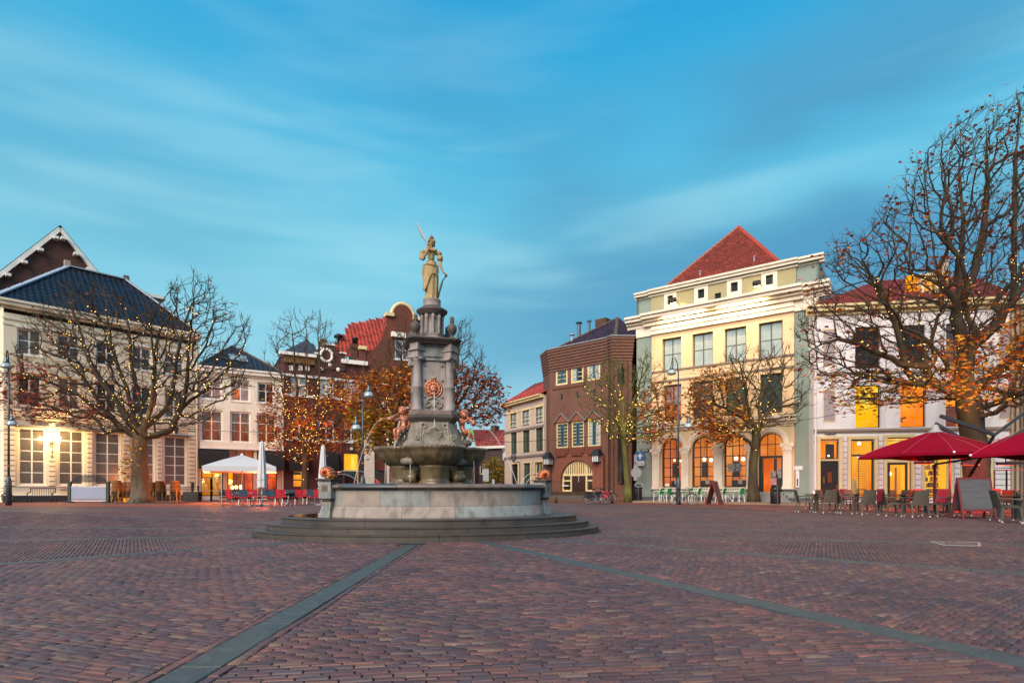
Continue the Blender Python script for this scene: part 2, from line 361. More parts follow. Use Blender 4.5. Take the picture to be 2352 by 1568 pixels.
for i in range(len(BANDS) - 1):
 a0, a1 = math.radians(BANDS[i]), math.radians(BANDS[i + 1]); am = (a0 + a1) / 2; hf = (a1 - a0) / 2
 if i == 5: am -= math.radians(5);
 m = (math.cos(am), math.sin(am)); t = (-m[1], m[0])
 W, L = (.056, .165)
 q = 1.8; r = 0
 la, lb = math.tan(a1 - am), math.tan(am - a0)
 while q < 22:
  s1 = q * la - (BW + .07) / math.cos(a1 - am); s0 = -q * lb + (BW + .07) / math.cos(am - a0)
  if s1 > s0 + .05: addrow((FC.x + m[0] * q, FC.y + m[1] * q), t, s0, s1, W, L, (.5 if r % 2 else 1.0) * rng.uniform(.85, 1.1), 24.0)
  q += W; r += 1
for ang in BANDS:                                   # a border course on both sides of every stone band
 a = math.radians(ang); d = (math.cos(a), math.sin(a)); nrm = (-d[1], d[0])
 for sg in (-1, 1):
  o = BW + .035
  addrow((FC.x + nrm[0] * o * sg, FC.y + nrm[1] * o * sg), d, 2.0, 21.5, .062, .19, 1, 24.0)
B = np.array(bricks); NB = len(B)
tone = PAL[rng.choice(len(PAL), NB, p=PALW)] * rng.uniform(.88, 1.14, (NB, 1))
hz = .004 * np.sin(B[:, 0] * 2.1 + 1) * np.sin(B[:, 1] * 1.7) + .003 * np.sin(B[:, 0] * 5.3) * np.sin(B[:, 1] * 4.1 + 2) + rng.normal(0, .0012, NB)
def brick_verts(cx, cy, hl, hw, ang, z, r1, r2):
 ca, sa = math.cos(ang), math.sin(ang); out = []
 c = .005
 for (zz_, gx, gy) in ((z, -c, -c), (z - .006, 0, 0), (-.03, .001, .001)):
  for k, (sx, sy) in enumerate(((-1, -1), (1, -1), (1, 1), (-1, 1))):
   jx = (math.sin(cx * 91 + cy * 57 + k * 2.1)) * .0016; jy = (math.sin(cx * 37 + cy * 83 + k * 1.3)) * .0014
   u = sx * (hl + gx) + jx; v = sy * (hw + gy) + jy
   out.append((cx + u * ca - v * sa, cy + u * sa + v * ca, zz_ + (r1 * sx + r2 * sy) * (.0012 if zz_ > -.02 else 0)))
 return out
BF = [(0, 1, 2, 3), (4, 5, 1, 0), (5, 6, 2, 1), (6, 7, 3, 2), (7, 4, 0, 3), (8, 9, 5, 4), (9, 10, 6, 5), (10, 11, 7, 6), (11, 8, 4, 7)]
near = np.argsort((B[:, 1] ** 2) * (1 + (np.abs(B[:, 0] / B[:, 1]) > .9) * 9))[:300]
isnear = np.zeros(NB, bool); isnear[near] = True
for k in near:
 cx, cy, hl, hw, an = B[k]
 V = brick_verts(0, 0, hl, hw, 0, 0, rng.normal(), rng.normal())
 me = bpy.data.meshes.new('brick'); me.from_pydata(V, [], BF); me.update(); me.materials.append(M_PAVER)
 setcol(me, np.repeat(tone[k:k + 1], 9, axis=0))
 o = link('brick', me, square, loc=(cx, cy, hz[k])); o.rotation_euler.z = an + rng.normal(0, .006)
rest = np.where(~isnear)[0]
V = np.array([brick_verts(B[k, 0], B[k, 1], B[k, 2], B[k, 3], B[k, 4] + rng.normal(0, .005), hz[k], rng.normal(), rng.normal()) for k in rest]).reshape(-1, 3)
F_ = (np.array(BF)[None] + 12 * np.arange(len(rest))[:, None, None]).reshape(-1, 4)
me = fastmesh('brick_paving', V, F_, M_PAVER); setcol(me, np.repeat(tone[rest], 9, axis=0))
link('brick_paving', me, square, kind='stuff')
for bi, ang in enumerate(BANDS):
 a = math.radians(ang); d = Vector((math.cos(a), math.sin(a), 0)); s = 2.2
 while s < 26:
  l = .95 * (1 + rng.uniform(-.15, .15)); c = Vector((FC.x, FC.y, 0)) + d * (s + l / 2)
  if -2 < c.y < 30 and (c.y > 2 or abs(c.x) < 6) and abs(c.x) < 1.05 * max(c.y, 2) + 1:
   hw = BW - rng.uniform(.001, .004); hl = l / 2 - .003
   mb = MB().add([(-hl + .006, -hw + .006, .0), (hl - .006, -hw + .006, .0), (hl - .006, hw - .006, .0), (-hl + .006, hw - .006, .0), (-hl, -hw, -.006), (hl, -hw, -.006), (hl, hw, -.006), (-hl, hw, -.006), (-hl, -hw, -.05), (hl, -hw, -.05), (hl, hw, -.05), (-hl, hw, -.05)], BF)
   o = mb.build('kerb_stone', M_BLUE, square, loc=(c.x, c.y, .002 + rng.normal(0, .0008))); o.rotation_euler.z = a
  s += l
dr = thing('drain_grating', 'small dark iron drain grating at the foot of the fountain steps', 'drain', (-1.73, 9.72, .004))
MB().box(-.24, .24, -.05, .05, 0, .004).build('frame', mat('black_iron', '#23262a', rough=.6), dr)
for k in range(7): MB().box(-.2 + k * .062, -.17 + k * .062, -.035, .035, .005, .009).build('slot', mat('slot_black', '#060606', rough=.9), dr)
M_LINE = mat('pale_kerb', '#8b8584', '#6c6668', rough=.6, scale=4)
def strip(name, pts, wd, z, m, **kw):
 mb = MB(); P = [Vector((x, y)) for x, y in pts]; L = []
 for i, p in enumerate(P):
  t = (P[min(i + 1, len(P) - 1)] - P[max(i - 1, 0)]).normalized(); n = Vector((-t.y, t.x)) * wd / 2
  L.append((p + n, p - n))
 vs = [];
 for a_, b_ in L: vs += [(a_.x, a_.y, z), (b_.x, b_.y, z)]
 mb.add(vs, [(2 * i + 1, 2 * i + 3, 2 * i + 2, 2 * i) for i in range(len(P) - 1)]); return mb.build(name, m, **kw)
kerb_pts = [gp(-260, 1163.2), gp(0, 1163.6), gp(370, 1164), gp(565, 1164), gp(800, 1164.2), gp(1250, 1165), gp(1470, 1168.5), gp(1620, 1172), gp(1760, 1177), gp(1900, 1183), gp(2100, 1193.2), gp(2352, 1207.7), gp(2700, 1232)]
strip('kerb', kerb_pts, .22, -.004, M_LINE, kind='structure')
strip('gutter', [gp(1470, 1176), gp(1700, 1186), gp(2352, 1216)], .10, -.004, mat('gutter_stone', '#55555c', rough=.6), kind='structure')
M_PVL = mat_pavement('pavement_red', '#8a4a3c', '#6d3b33', .2, .1)
M_PVR = mat_pavement('pavement_brown', '#7d4b3e', '#5d3a34', .2, .1)
def flat(name, pts, z, m, th=None, **kw):
 mb = MB(); P = [gp(*p) if len(p) == 2 else p[:2] for p in pts]
 if th: mb.prism(P, z - th, z)
 else: mb.add([(x, y, z) for x, y in P], [tuple(range(len(P)))])
 return mb.build(name, m, **kw)
flat('pavement', [(-400, 1163.0), (0, 1163.4), (370, 1163.2), (640, 1161), (700, 1143.5), (-400, 1143.5)], -.004, M_PVL, kind='structure')
flat('pavement', [(1250, 1153.5), (1470, 1158.5), (1640, 1166), (1900, 1180), (2352, 1206.5), (2750, 1231), (2750, 1150), (1870, 1146), (1440, 1147), (1250, 1147)], -.004, M_PVR, kind='structure')
flat('pavement_platform', [(1452, 1153.3), (1560, 1154.6), (1700, 1157.5), (1862, 1161), (1900, 1150), (1880, 1146), (1470, 1146)], .09, mat('platform_stone', '#8d7a66', '#6d5c50', rough=.8, scale=2), th=.2, kind='structure')
a_ = gp(2137, 1243); b_ = gp(2248, 1245); c_ = gp(2250, 1253.5); d_ = gp(2170, 1252)
sm = thing('access_cover', 'pale metal frame of a flat access cover set in the paving at the right', 'manhole cover', (a_[0], a_[1], .004))
for p, q in ((a_, b_), (b_, c_), (c_, d_), (d_, a_)):
 MB().bar((p[0] - a_[0], p[1] - a_[1], 0), (q[0] - a_[0], q[1] - a_[1], 0), .035, .004).build('edge', mat('worn_metal', '#b9bcc0', rough=.4, metal=.3), sm)
MB().add([(p[0] - a_[0], p[1] - a_[1], -.001) for p in (a_, d_, c_, b_)], [(0, 1, 2, 3)]).build('plate', mat('cover_plate', '#6d5a57', '#54464a', rough=.6), sm)

# ================================================================ fountain
M_STEP = mat('step_stone', '#4b4540', '#35302d', rough=.42, scale=2.5, var=.6, bump=.2, bscale=50, spec=.5, dirt=('#25221f', 2.2, .6))
M_STN1 = mat('wall_stone_pink', '#978c83', '#79716b', rough=.75, scale=4, var=.8, bump=.4, bscale=22, dirt=('#4c4842', 5, .75, (1, 1, .5)))
M_STN2 = mat('wall_stone_grey', '#8b908f', '#6c7273', rough=.7, scale=4, var=.8, bump=.35, bscale=22, dirt=('#484c47', 5, .75, (1, 1, .5)))
M_STN3 = mat('coping_dark', '#494d51', '#373b40', rough=.4, scale=4, var=.6, bump=.2, bscale=26)
M_STN4 = mat('coping_brown', '#7a6a61', '#59504b', rough=.5, scale=4, var=.7, bump=.3, bscale=26, dirt=('#3a3733', 6, .4))
M_CARV = mat('carved_stone', '#8a8378', '#615c53', rough=.75, scale=5, var=.7, bump=.35, bscale=30, dirt=('#3e3a31', 6, .75))
M_SHAFT = mat('shaft_stone', '#968e8b', '#777170', rough=.7, scale=5, var=.6, bump=.25, bscale=35, dirt=('#464240', 5, .7))
M_WET = mat('wet_mossy_stone', '#75644a', '#40372a', rough=.32, scale=6, var=.8, bump=.3, bscale=25, spec=.6, dirt=('#221e16', 4, .8))
M_DARKST = mat('cornice_stone', '#57504b', '#3d3936', rough=.7, scale=6, var=.7, bump=.3, bscale=30)
M_COPPER = mat('bright_copper', '#d9895f', '#a45a3a', rough=.34, scale=4, var=.55, metal=.75, bump=.1, bscale=20)
M_TERRA = mat('copper_skin', '#c98468', '#925640', rough=.42, scale=9, var=.6, metal=.35, bump=.15, bscale=30, dirt=('#5a3a30', 9, .45))
fx, fy = -1.82, 12.87; FR = math.radians(14)
fountain = thing('fountain', 'tall grey stone fountain with column, bowls and oval basin on three steps', 'fountain', (fx, fy, 0), FR)
def epoint(a, b, t, z):                             # point on the fountain's oval, in world coordinates
 u, v = a * math.cos(t), b * math.sin(t); c, s = math.cos(FROT), math.sin(FROT)
 return (FC.x + u * c - v * s, FC.y + u * s + v * c, z)
def esweep(prof, R, t0, t1, n, gap=.004):
 """profile (outward offset, height) swept along the oval; closed profile -> solid stone block"""
 mb = MB(); vs = []; k = len(prof); g = gap / max(R, .1)
 for i in range(n + 1):
  t = t0 + g + (t1 - t0 - 2 * g) * i / n
  for dr, z in prof: vs.append(epoint(R + dr, R * FE + dr, t, z))
 fs = [(i * k + j, i * k + (j + 1) % k, (i + 1) * k + (j + 1) % k, (i + 1) * k + j) for i in range(n) for j in range(k)]
 fs.append(tuple(range(k - 1, -1, -1))); fs.append(tuple(n * k + j for j in range(k)))
 return mb.add(vs, fs)
SH = .127
for k, (R, nst, ph) in enumerate(((3.8, 11, .1), (3.58, 10, .42), (3.28, 9, .75))):
 z1 = (k + 1) * SH; z0 = k * SH - .02
 prof = [(-.9 if k == 2 else -.45, z0), (-.018, z0), (-.018, z1 - .03), (0, z1 - .024), (.002, z1 - .01), (-.008, z1 - .002), (-.02, z1), (-.9 if k == 2 else -.45, z1)]
 for j in range(nst):
  t0 = ph + 2 * pi * j / nst; esweep(prof, R, t0, t0 + 2 * pi / nst, 14).build('step_stone', M_STEP, fountain, world=True)
ZB = 3 * SH
pw = bpy.data.materials.new('wet_stone'); pw.use_nodes = True; pwt = NT(pw.node_tree); po = pwt.n('ShaderNodeOutputMaterial'); pp = pwt.n('ShaderNodeBsdfPrincipled'); pwt.l(pp, 0, po, 0); pp.inputs['Base Color'].default_value = (.025, .02, .018, 1); pp.inputs['Roughness'].default_value = .05
MB().add([epoint(2.56 + (.52 + .07 * math.sin(t * 5)) * (.5 + .5 * math.cos(t)), (2.56 + (.52 + .07 * math.sin(t * 5)) * (.5 + .5 * math.cos(t))) * FE, math.radians(178 + 34 * math.sin(t)), ZB + .004) for t in np.linspace(0, 2 * pi, 41)[:-1]], [tuple(range(40))]).build('puddle', pw, kind='structure')
plm = [M_STN2, M_STN1, M_STN1, M_STN2, M_STN1]
for j in range(15):                                 # flared base course, upright course, coping
 t0 = .2 + 2 * pi * j / 15; random.seed(j)
 pr = [(-.30, ZB), (.015, ZB), (.012, ZB + .03), (-.03, ZB + .13), (-.065, ZB + .20), (-.08, ZB + .228), (-.30, ZB + .228)]
 esweep(pr, 2.51, t0, t0 + 2 * pi / 15, 8).build('basin_stone', plm[(j * 2 + 1) % 5], fountain, world=True)
 t0 = .0 + 2 * pi * j / 15
 pr = [(-.30, ZB + .231), (-.082, ZB + .231), (-.080, ZB + .236), (-.080, ZB + .538), (-.084, ZB + .543), (-.30, ZB + .543)]
 esweep(pr, 2.51, t0, t0 + 2 * pi / 15, 8).build('basin_stone', plm[j % 5], fountain, world=True)
for j in range(11):
 t0 = .35 + 2 * pi * j / 11
 pr = [(-.34, ZB + .546), (-.06, ZB + .546), (-.05, ZB + .562), (-.062, ZB + .572), (-.005, ZB + .585), (.022, ZB + .61), (.015, ZB + .64), (-.02, ZB + .662), (-.09, ZB + .676), (-.30, ZB + .682), (-.34, ZB + .665)]
 esweep(pr, 2.51, t0, t0 + 2 * pi / 11, 10).build('coping_stone', [M_STN3, M_STN4, M_STN4, M_STN3, M_STN2, M_STN4][j % 6], fountain, world=True, smooth=False)
wat = bpy.data.materials.new('basin_water'); wat.use_nodes = True
W_ = NT(wat.node_tree); o_ = W_.n('ShaderNodeOutputMaterial'); p_ = W_.n('ShaderNodeBsdfPrincipled'); W_.l(p_, 0, o_, 0)
p_.inputs['Base Color'].default_value = (.03, .045, .045, 1); p_.inputs['Roughness'].default_value = .06
nz_ = W_.n('ShaderNodeTexNoise'); nz_.inputs['Scale'].default_value = 5; bp_ = W_.n('ShaderNodeBump'); bp_.inputs['Strength'].default_value = .3; W_.l(nz_, 0, bp_, 'Height'); W_.l(bp_, 0, p_, 'Normal')
mb = MB(); mb.add([epoint(2.25, 1.55, 2 * pi * i / 60, .93) for i in range(60)], [tuple(range(60))]); mb.build('fountain_water', wat, kind='structure')
mb = MB(); mb.add([epoint(2.3, 1.6, 2 * pi * i / 60, .55) for i in range(60)], [tuple(range(60))]); mb.build('basin_floor', M_WET, fountain, world=True)

def pedestal(t, rz, label_side):
 x, y, _ = epoint(2.50, 2.50 * FE, t, 0)
 M = Matrix.Translation((x, y, 0)) @ Matrix.Rotation(rz, 4, 'Z')
 def put(mb, name, m, **k):
  mb.v = [tuple(M @ Vector(v)) for v in mb.v]; return mb.build(name, m, fountain, world=True, **k)
 put(MB().box(-.145, .145, -.135, .16, 1.045 - .28, 1.10), 'pedestal', M_STN2)
 put(MB().box(-.19, .19, -.18, .2, 1.145, 1.168).box(-.165, .165, -.155, .18, 1.12, 1.143).box(-.15, .15, -.14, .165, 1.102, 1.118), 'pedestal_cap', M_DARKST)
 put(MB().add([(-.125, -.115, .76), (.125, -.115, .76), (.125, .13, .76), (-.125, .13, .76), (-.09, -.09, .70), (.09, -.09, .70), (.09, .1, .70), (-.09, .1, .70)], [(0, 1, 2, 3), (4, 7, 6, 5), (0, 4, 5, 1), (1, 5, 6, 2), (2, 6, 7, 3), (3, 7, 4, 0)]), 'bracket', M_DARKST)
 put(MB().box(-.10, .10, -.075, .1, ZB + .22, .70), 'pilaster', M_STN1)
 put(MB().add([(-.13, -.16, ZB), (.13, -.16, ZB), (.13, .1, ZB), (-.13, .1, ZB), (-.105, -.085, ZB + .235), (.105, -.085, ZB + .235), (.105, .1, ZB + .235), (-.105, .1, ZB + .235)], [(3, 2, 1, 0), (4, 5, 6, 7), (0, 1, 5, 4), (1, 2, 6, 5), (2, 3, 7, 6), (3, 0, 4, 7)]), 'pilaster_foot', M_STN2)
 put(MB().box(-.075, .075, -.143, -.136, .90, 1.04), 'recess_frame', M_STN4); put(MB().box(-.045, .045, -.150, -.144, .93, 1.01), 'recess_panel', M_DARKST)
 put(MB().box(.146, .152, -.08, .08, .90, 1.04), 'recess_frame', M_STN4)
 return M
def nautilus(M, label, dirx):
 """ribbed coiled shell lying on its side, mouth towards dirx, with a little spout"""
 sh = thing('copper_shell', label, 'shell', tuple(M @ Vector((0, 0, 1.17))), 0)
 vs = []; fs = []; NA, NR = 170, 18; TM = 2 * pi * 1.6
 for i in range(NA + 1):
  th = i / NA * TM; g = math.exp(.26 * (th - TM)); w = 1 + .11 * math.sin(th * 16)
  Rc = .125 * g; rt = .122 * g * w; wd = .13 * g * w; ph = -.35 - (th - TM)
  for k in range(NR):
   a = 2 * pi * k / NR; rr = Rc + rt * math.cos(a)
   vs.append((dirx * (rr * math.cos(ph) - .075), wd * math.sin(a), .095 + rr * math.sin(ph)))
 for i in range(NA):
  for k in range(NR):
   fs.append((i * NR + k, i * NR + (k + 1) % NR, (i + 1) * NR + (k + 1) % NR, (i + 1) * NR + k))
 fs.append(tuple(range(NR - 1, -1, -1))); fs.append(tuple(NA * NR + k for k in range(NR)))
 MB().add(vs, fs).build('shell_body', M_COPPER, sh, smooth=True)
 MB().tube([(dirx * .18, 0, .12), (dirx * .22, -.01, .125), (dirx * .27, -.01, .145)], [.03, .022, .012], 8).build('spout', M_COPPER, sh, smooth=True)
 MB().ball((0, 0, .02), .07, 10, 6, (1.2, 1, .35)).build('foot', M_COPPER, sh, smooth=True)
 return sh
M1 = pedestal(math.radians(-154), math.radians(-18), 'left'); M2 = pedestal(math.radians(-5), math.radians(62), 'right')
nautilus(M1, 'ribbed copper nautilus shell on the left corner pedestal of the fountain basin', 1)
nautilus(M2, 'ribbed copper nautilus shell on the right corner pedestal of the fountain basin', -1)

def fb(mb, name, m, smooth=False, **k): return mb.build(name, m, fountain, smooth=smooth, **k)
fb(MB().lathe([(.40, .55), (.40, 1.12), (.36, 1.16), (.33, 1.2), (.33, 1.42), (.38, 1.47)], 8), 'core_pier', M_WET)
for q in range(4):                                  # four fluted bowls standing out on the four sides
 a = -pi / 2 + q * pi / 2; c = (.60 * math.cos(a), .60 * math.sin(a), 0)
 flute = lambda an, z: 1 + (.03 * math.sin(an * 22) if z < 1.78 else 0)
 fb(MB().lathe([(.33, 1.46), (.36, 1.475), (.42, 1.50), (.50, 1.56), (.57, 1.64), (.61, 1.72), (.63, 1.79), (.67, 1.82), (.675, 1.86), (.62, 1.875), (.60, 1.84), (.5, 1.80), (0.01, 1.78)], 66, c, mod=flute), 'bowl', M_WET, True)
 rope = MB()
 for j in range(46):
  t = 2 * pi * j / 46; rope.ball((c[0] + .665 * math.cos(t), c[1] + .665 * math.sin(t), 1.862), .026, 6, 4, (1, 1, .8))
 fb(rope, 'bowl_rim', M_CARV, True, kind='stuff')
 fb(MB().lathe([(.36, .9), (.36, 1.10), (.33, 1.12), (.31, 1.16), (.325, 1.2), (.325, 1.40), (.35, 1.43), (.35, 1.46)], 28, c), 'bowl_pedestal', M_WET, True)
 a2 = a + pi / 4                                   # scrolled bracket between the bowls
 sc = MB();
 def zb(r0, r1, z0, z1, w):
  ca, sa = math.cos(a2), math.sin(a2); P = [(r0, -w), (r1, -w), (r1, w), (r0, w)]
  return sc.prism([(r * ca - t * sa, r * sa + t * ca) for r, t in P], z0, z1)
 zb(.2, .86, 1.66, 1.85, .15); zb(.2, .80, 1.50, 1.62, .13); zb(.2, .62, 1.1, 1.5, .12); zb(.2, .80, 1.22, 1.36, .14); zb(.2, .95, .9, 1.10, .17)
 fb(sc, 'scroll_bracket', M_WET)
 ca, sa = math.cos(a2), math.sin(a2)
 fb(MB().tube([(.80 * ca + .15 * sa, .80 * sa - .15 * ca, 1.56), (.80 * ca - .15 * sa, .80 * sa + .15 * ca, 1.56)], .085, 14), 'scroll', M_CARV, True)
 fb(MB().tube([(.74 * ca + .15 * sa, .74 * sa - .15 * ca, 1.2), (.74 * ca - .15 * sa, .74 * sa + .15 * ca, 1.2)], .10, 14), 'scroll', M_WET, True)
def octo(mb, prof, cham=.3, c=(0, 0)):
 vs = [];
 for hw, z in prof:
  k = hw * cham
  for x, y in ((hw, -hw + k), (hw, hw - k), (hw - k, hw), (-hw + k, hw), (-hw, hw - k), (-hw, -hw + k), (-hw + k, -hw), (hw - k, -hw)): vs.append((c[0] + x, c[1] + y, z))
 n = len(prof); fs = [(i * 8 + j, i * 8 + (j + 1) % 8, (i + 1) * 8 + (j + 1) % 8, (i + 1) * 8 + j) for i in range(n - 1) for j in range(8)]
 fs.append(tuple(range(7, -1, -1))); fs.append(tuple((n - 1) * 8 + j for j in range(8))); return mb.add(vs, fs)
fb(octo(MB(), [(.68, 1.84), (.68, 1.93), (.66, 1.95), (.62, 2.0), (.58, 2.08), (.545, 2.18), (.515, 2.28), (.50, 2.36), (.49, 2.43)], .35), 'body', M_CARV)
fb(octo(MB(), [(.50, 2.43), (.52, 2.46), (.55, 2.49), (.57, 2.53), (.57, 2.56), (.52, 2.575)], .3), 'cornice', M_DARKST)
fb(octo(MB(), [(.53, 2.58), (.53, 2.65), (.50, 2.68)], .3), 'plinth', M_STN4)
M_REL = mat('relief_stone', '#97907f', '#6b665a', rough=.75, scale=8, var=.5, bump=.3)
for q in range(4):                                  # relief on each side: scallop shell, two masks, foliage, side volutes
 R4 = Matrix.Rotation(q * pi / 2, 4, 'Z'); y0 = -.475; YO = -.06
 def rel(mb, name, m=M_REL, **k):
  mb.v = [tuple(R4 @ (Vector(v) + Vector((0, YO, 0)))) for v in mb.v]; return fb(mb, name, m, **k)
 sh = MB()
 for j in range(11):
  a = pi + pi * (j + .5) / 11; sh.add([(0, -.50, 2.22), (.15 * math.cos(a - .12), -.535, 2.20 + .17 * math.sin(a - .12)), (.165 * math.cos(a), -.565, 2.20 + .185 * math.sin(a)), (.15 * math.cos(a + .12), -.535, 2.20 + .17 * math.sin(a + .12))], [(0, 1, 2), (0, 2, 3)])
 sh.tube([(-.155, -.52, 2.19), (-.09, -.53, 2.26), (0, -.545, 2.30), (.09, -.53, 2.26), (.155, -.52, 2.19)], [.012, .02, .028, .02, .012], 8)
 rel(sh, 'shell_relief')
 for sg in (-1, 1):
  rel(MB().tube([(sg * .24 + .055 * math.cos(t), -.46, 2.33 + .055 * math.sin(t)) for t in np.linspace(0, 2 * pi, 15)[:-1]], .016, 6, closed=True), 'mask_relief', smooth=True)
  rel(MB().tube([(sg * (.40 + .075 * (1 - t / 9) * math.cos(t)), -.575 + .02 * (2.15 - 2.05), 2.06 + .075 * (1 - t / 9) * math.sin(t)) for t in np.linspace(0, 7.5, 26)], .014, 6), 'volute', smooth=True)
  fo = MB()
  for j in range(9):
   aa = j * 2.4; fo.ball((sg * .23 + .05 * math.cos(aa) * j / 9, -.50, 2.15 + .06 * math.sin(aa)), .02, 6, 4, (1, .7, 1.5))
  rel(fo, 'foliage_relief', smooth=True)
  rel(MB().tube([(sg * .31, -.57, 1.96), (sg * .305, -.53, 2.06), (sg * .295, -.48, 2.2), (sg * .285, -.455, 2.42)], .013, 6), 'rib', smooth=True)
fb(octo(MB(), [(.30, 2.67), (.30, 3.72), (.30, 3.74), (.30, 3.78), (.285, 3.80)], .12), 'shaft', M_SHAFT)
fb(MB().lathe([(.34, 3.18), (.34, 3.22)], 8, rot=pi / 8), 'ring_course', M_SHAFT)
for q in range(4):
 a = pi / 4 + q * pi / 2; c = (.50 * math.cos(a), .50 * math.sin(a), 0)
 fb(MB().lathe([(.13, 2.67), (.13, 2.71), (.115, 2.73), (.12, 2.75), (.10, 2.78), (.098, 3.17), (.108, 3.18), (.108, 3.22), (.096, 3.23), (.085, 3.76), (.095, 3.77), (.095, 3.79), (.11, 3.82)], 24, c), 'column', M_SHAFT, True)
 fb(MB().obox((c[0], c[1], 3.845), (.24, .24, .04), a), 'capital', M_SHAFT)
 for sg in (-1, 1):
  t = a + pi / 2; p0 = Vector((c[0] + .11 * sg * math.cos(t), c[1] + .11 * sg * math.sin(t), 3.81)); n = Vector((math.cos(a), math.sin(a), 0)) * .09
  fb(MB().tube([p0 - n, p0 + n], .035, 10), 'capital_volute', M_SHAFT, True)
 fb(MB().obox((c[0] * 1.02, c[1] * 1.02, 3.92), (.21, .21, .12), a).obox((c[0] * 1.05, c[1] * 1.05, 4.0), (.26, .26, .035), a), 'entablature_block', M_SHAFT)
 fb(MB().obox((c[0] * 1.03, c[1] * 1.03, 4.08), (.22, .22, .13), a), 'entablature_block', M_SHAFT)
 u = (c[0] * 1.13, c[1] * 1.13, 4.26)
 fb(MB().lathe([(.09, 0), (.09, .04), (.04, .07), (.035, .10), (.07, .14), (.105, .20), (.115, .26), (.10, .31), (.06, .34), (.04, .37), (.05, .39), (.055, .41), (.04, .44), (.05, .46), (.04, .50), (.0, .53)], 18, u, mod=lambda an, z: 1 + .05 * math.sin(an * 8)), 'urn', M_DARKST, True)
fb(octo(MB(), [(.34, 3.80), (.34, 3.86), (.37, 3.88), (.37, 3.96), (.35, 3.98), (.35, 4.10), (.42, 4.13)], .35), 'entablature', M_STN2)
fb(octo(MB(), [(.50, 4.14), (.53, 4.17), (.58, 4.20), (.61, 4.23), (.61, 4.255), (.48, 4.275), (.33, 4.28)], .22), 'cornice', M_DARKST)
fb(MB().lathe([(.33, 4.28), (.32, 4.33), (.28, 4.36), (.28, 4.40), (.30, 4.42), (.27, 4.44), (.21, 4.45), (.21, 4.86), (.26, 4.87)], 36), 'drum', M_SHAFT, True)
for j in range(10):
 a = 2 * pi * (j + .5) / 10; c = (.235 * math.cos(a), .235 * math.sin(a), 0)
 fb(MB().lathe([(.042, 4.44), (.036, 4.47), (.034, 4.78), (.044, 4.80), (.044, 4.83), (.036, 4.84), (.04, 4.87)], 10, c), 'colonnette', M_SHAFT, True)
fb(MB().lathe([(.27, 4.87), (.29, 4.89), (.30, 4.92), (.35, 4.955), (.355, 4.985), (.33, 5.0), (.30, 5.02), (.235, 5.06), (.21, 5.08)], 40), 'cornice', M_DARKST, True)
fb(MB().lathe([(.215, 5.07), (.20, 5.10), (.195, 5.20), (.205, 5.215), (.20, 5.235), (.16, 5.24)], 36), 'statue_base', M_SHAFT, True)
ly = -.315
lion = MB().ball((0, ly - .02, 3.18), .09, 14, 10, (1, .75, 1.05)).ball((0, ly - .085, 3.145), .045, 10, 7, (1.15, .8, .8)).ball((-.035, ly - .085, 3.20), .018, 8, 6).ball((.035, ly - .085, 3.20), .018, 8, 6).ball((0, ly - .085, 3.18), .02, 8, 6, (.8, 1, 1.6)).ball((-.025, ly - .10, 3.13), .02, 8, 6).ball((.025, ly - .10, 3.13), .02, 8, 6)
for j in range(22):                                 # curls of the mane
 a = 2 * pi * j / 22; rr = .115 + .018 * (j % 2); lion.ball((rr * math.cos(a), ly - .02, 3.18 + rr * math.sin(a)), .03, 8, 6, (1, .9, 1.2))
fb(lion, 'lion_mask', M_TERRA, True)
fb(MB().tube([(.185 * math.cos(t), ly, 3.18 + .185 * math.sin(t)) for t in np.linspace(0, 2 * pi, 41)[:-1]], .018, 8, closed=True), 'medallion_ring', M_COPPER, True)
fb(MB().slab([(.18 * math.cos(t), 3.18 + .18 * math.sin(t)) for t in np.linspace(0, 2 * pi, 33)[:-1]], ly + .005, ly + .02), 'medallion', M_TERRA)
for sx in (-1, 1):
 for z in (3.37, 3.0, 3.70): fb(MB().lathe([(.0, -.03), (.015, -.03), (.03, -.015), (.032, 0)], 8, (0, 0, 0)), 'rosette', M_SHAFT, loc=(sx * .19, ly + .006, z)).rotation_euler.x = pi / 2 * -1
car = MB()
for sg in (-1, 1):
 car.tube([(sg * (.02 + .07 * t), ly - .008, 2.98 - .02 * t * t) for t in np.linspace(0, 1.8, 6)] + [(sg * .19, ly - .008, 2.86), (sg * .17, ly - .008, 2.78), (sg * .10, ly - .008, 2.75)], .02, 6)
 car.tube([(sg * (.10 + .05 * math.cos(t)), ly - .012, 2.84 + .05 * math.sin(t)) for t in np.linspace(0, 5.5, 14)], .014, 6)
car.ball((0, ly, 2.84), .07, 10, 8, (.8, .3, 1.2)).ball((0, ly, 3.42), .05, 10, 6, (1.2, .4, .8))
fb(car, 'cartouche', M_REL, True)
M_JET = bpy.data.materials.new('falling_water'); M_JET.use_nodes = True; J = NT(M_JET.node_tree)
o_ = J.n('ShaderNodeOutputMaterial'); tr_ = J.n('ShaderNodeBsdfTransparent'); df_ = J.n('ShaderNodeBsdfPrincipled'); df_.inputs['Base Color'].default_value = (.8, .88, .92, 1); df_.inputs['Roughness'].default_value = .25
mx_ = J.n('ShaderNodeMixShader'); mx_.inputs[0].default_value = .34; J.l(tr_, 0, mx_, 1); J.l(df_, 0, mx_, 2); J.l(mx_, 0, o_, 0)
def arc(p, v, T_, n=22):
 return [(p[0] + v[0] * t, p[1] + v[1] * t, p[2] + v[2] * t - 4.9 * t * t) for t in np.linspace(0, T_, n)]
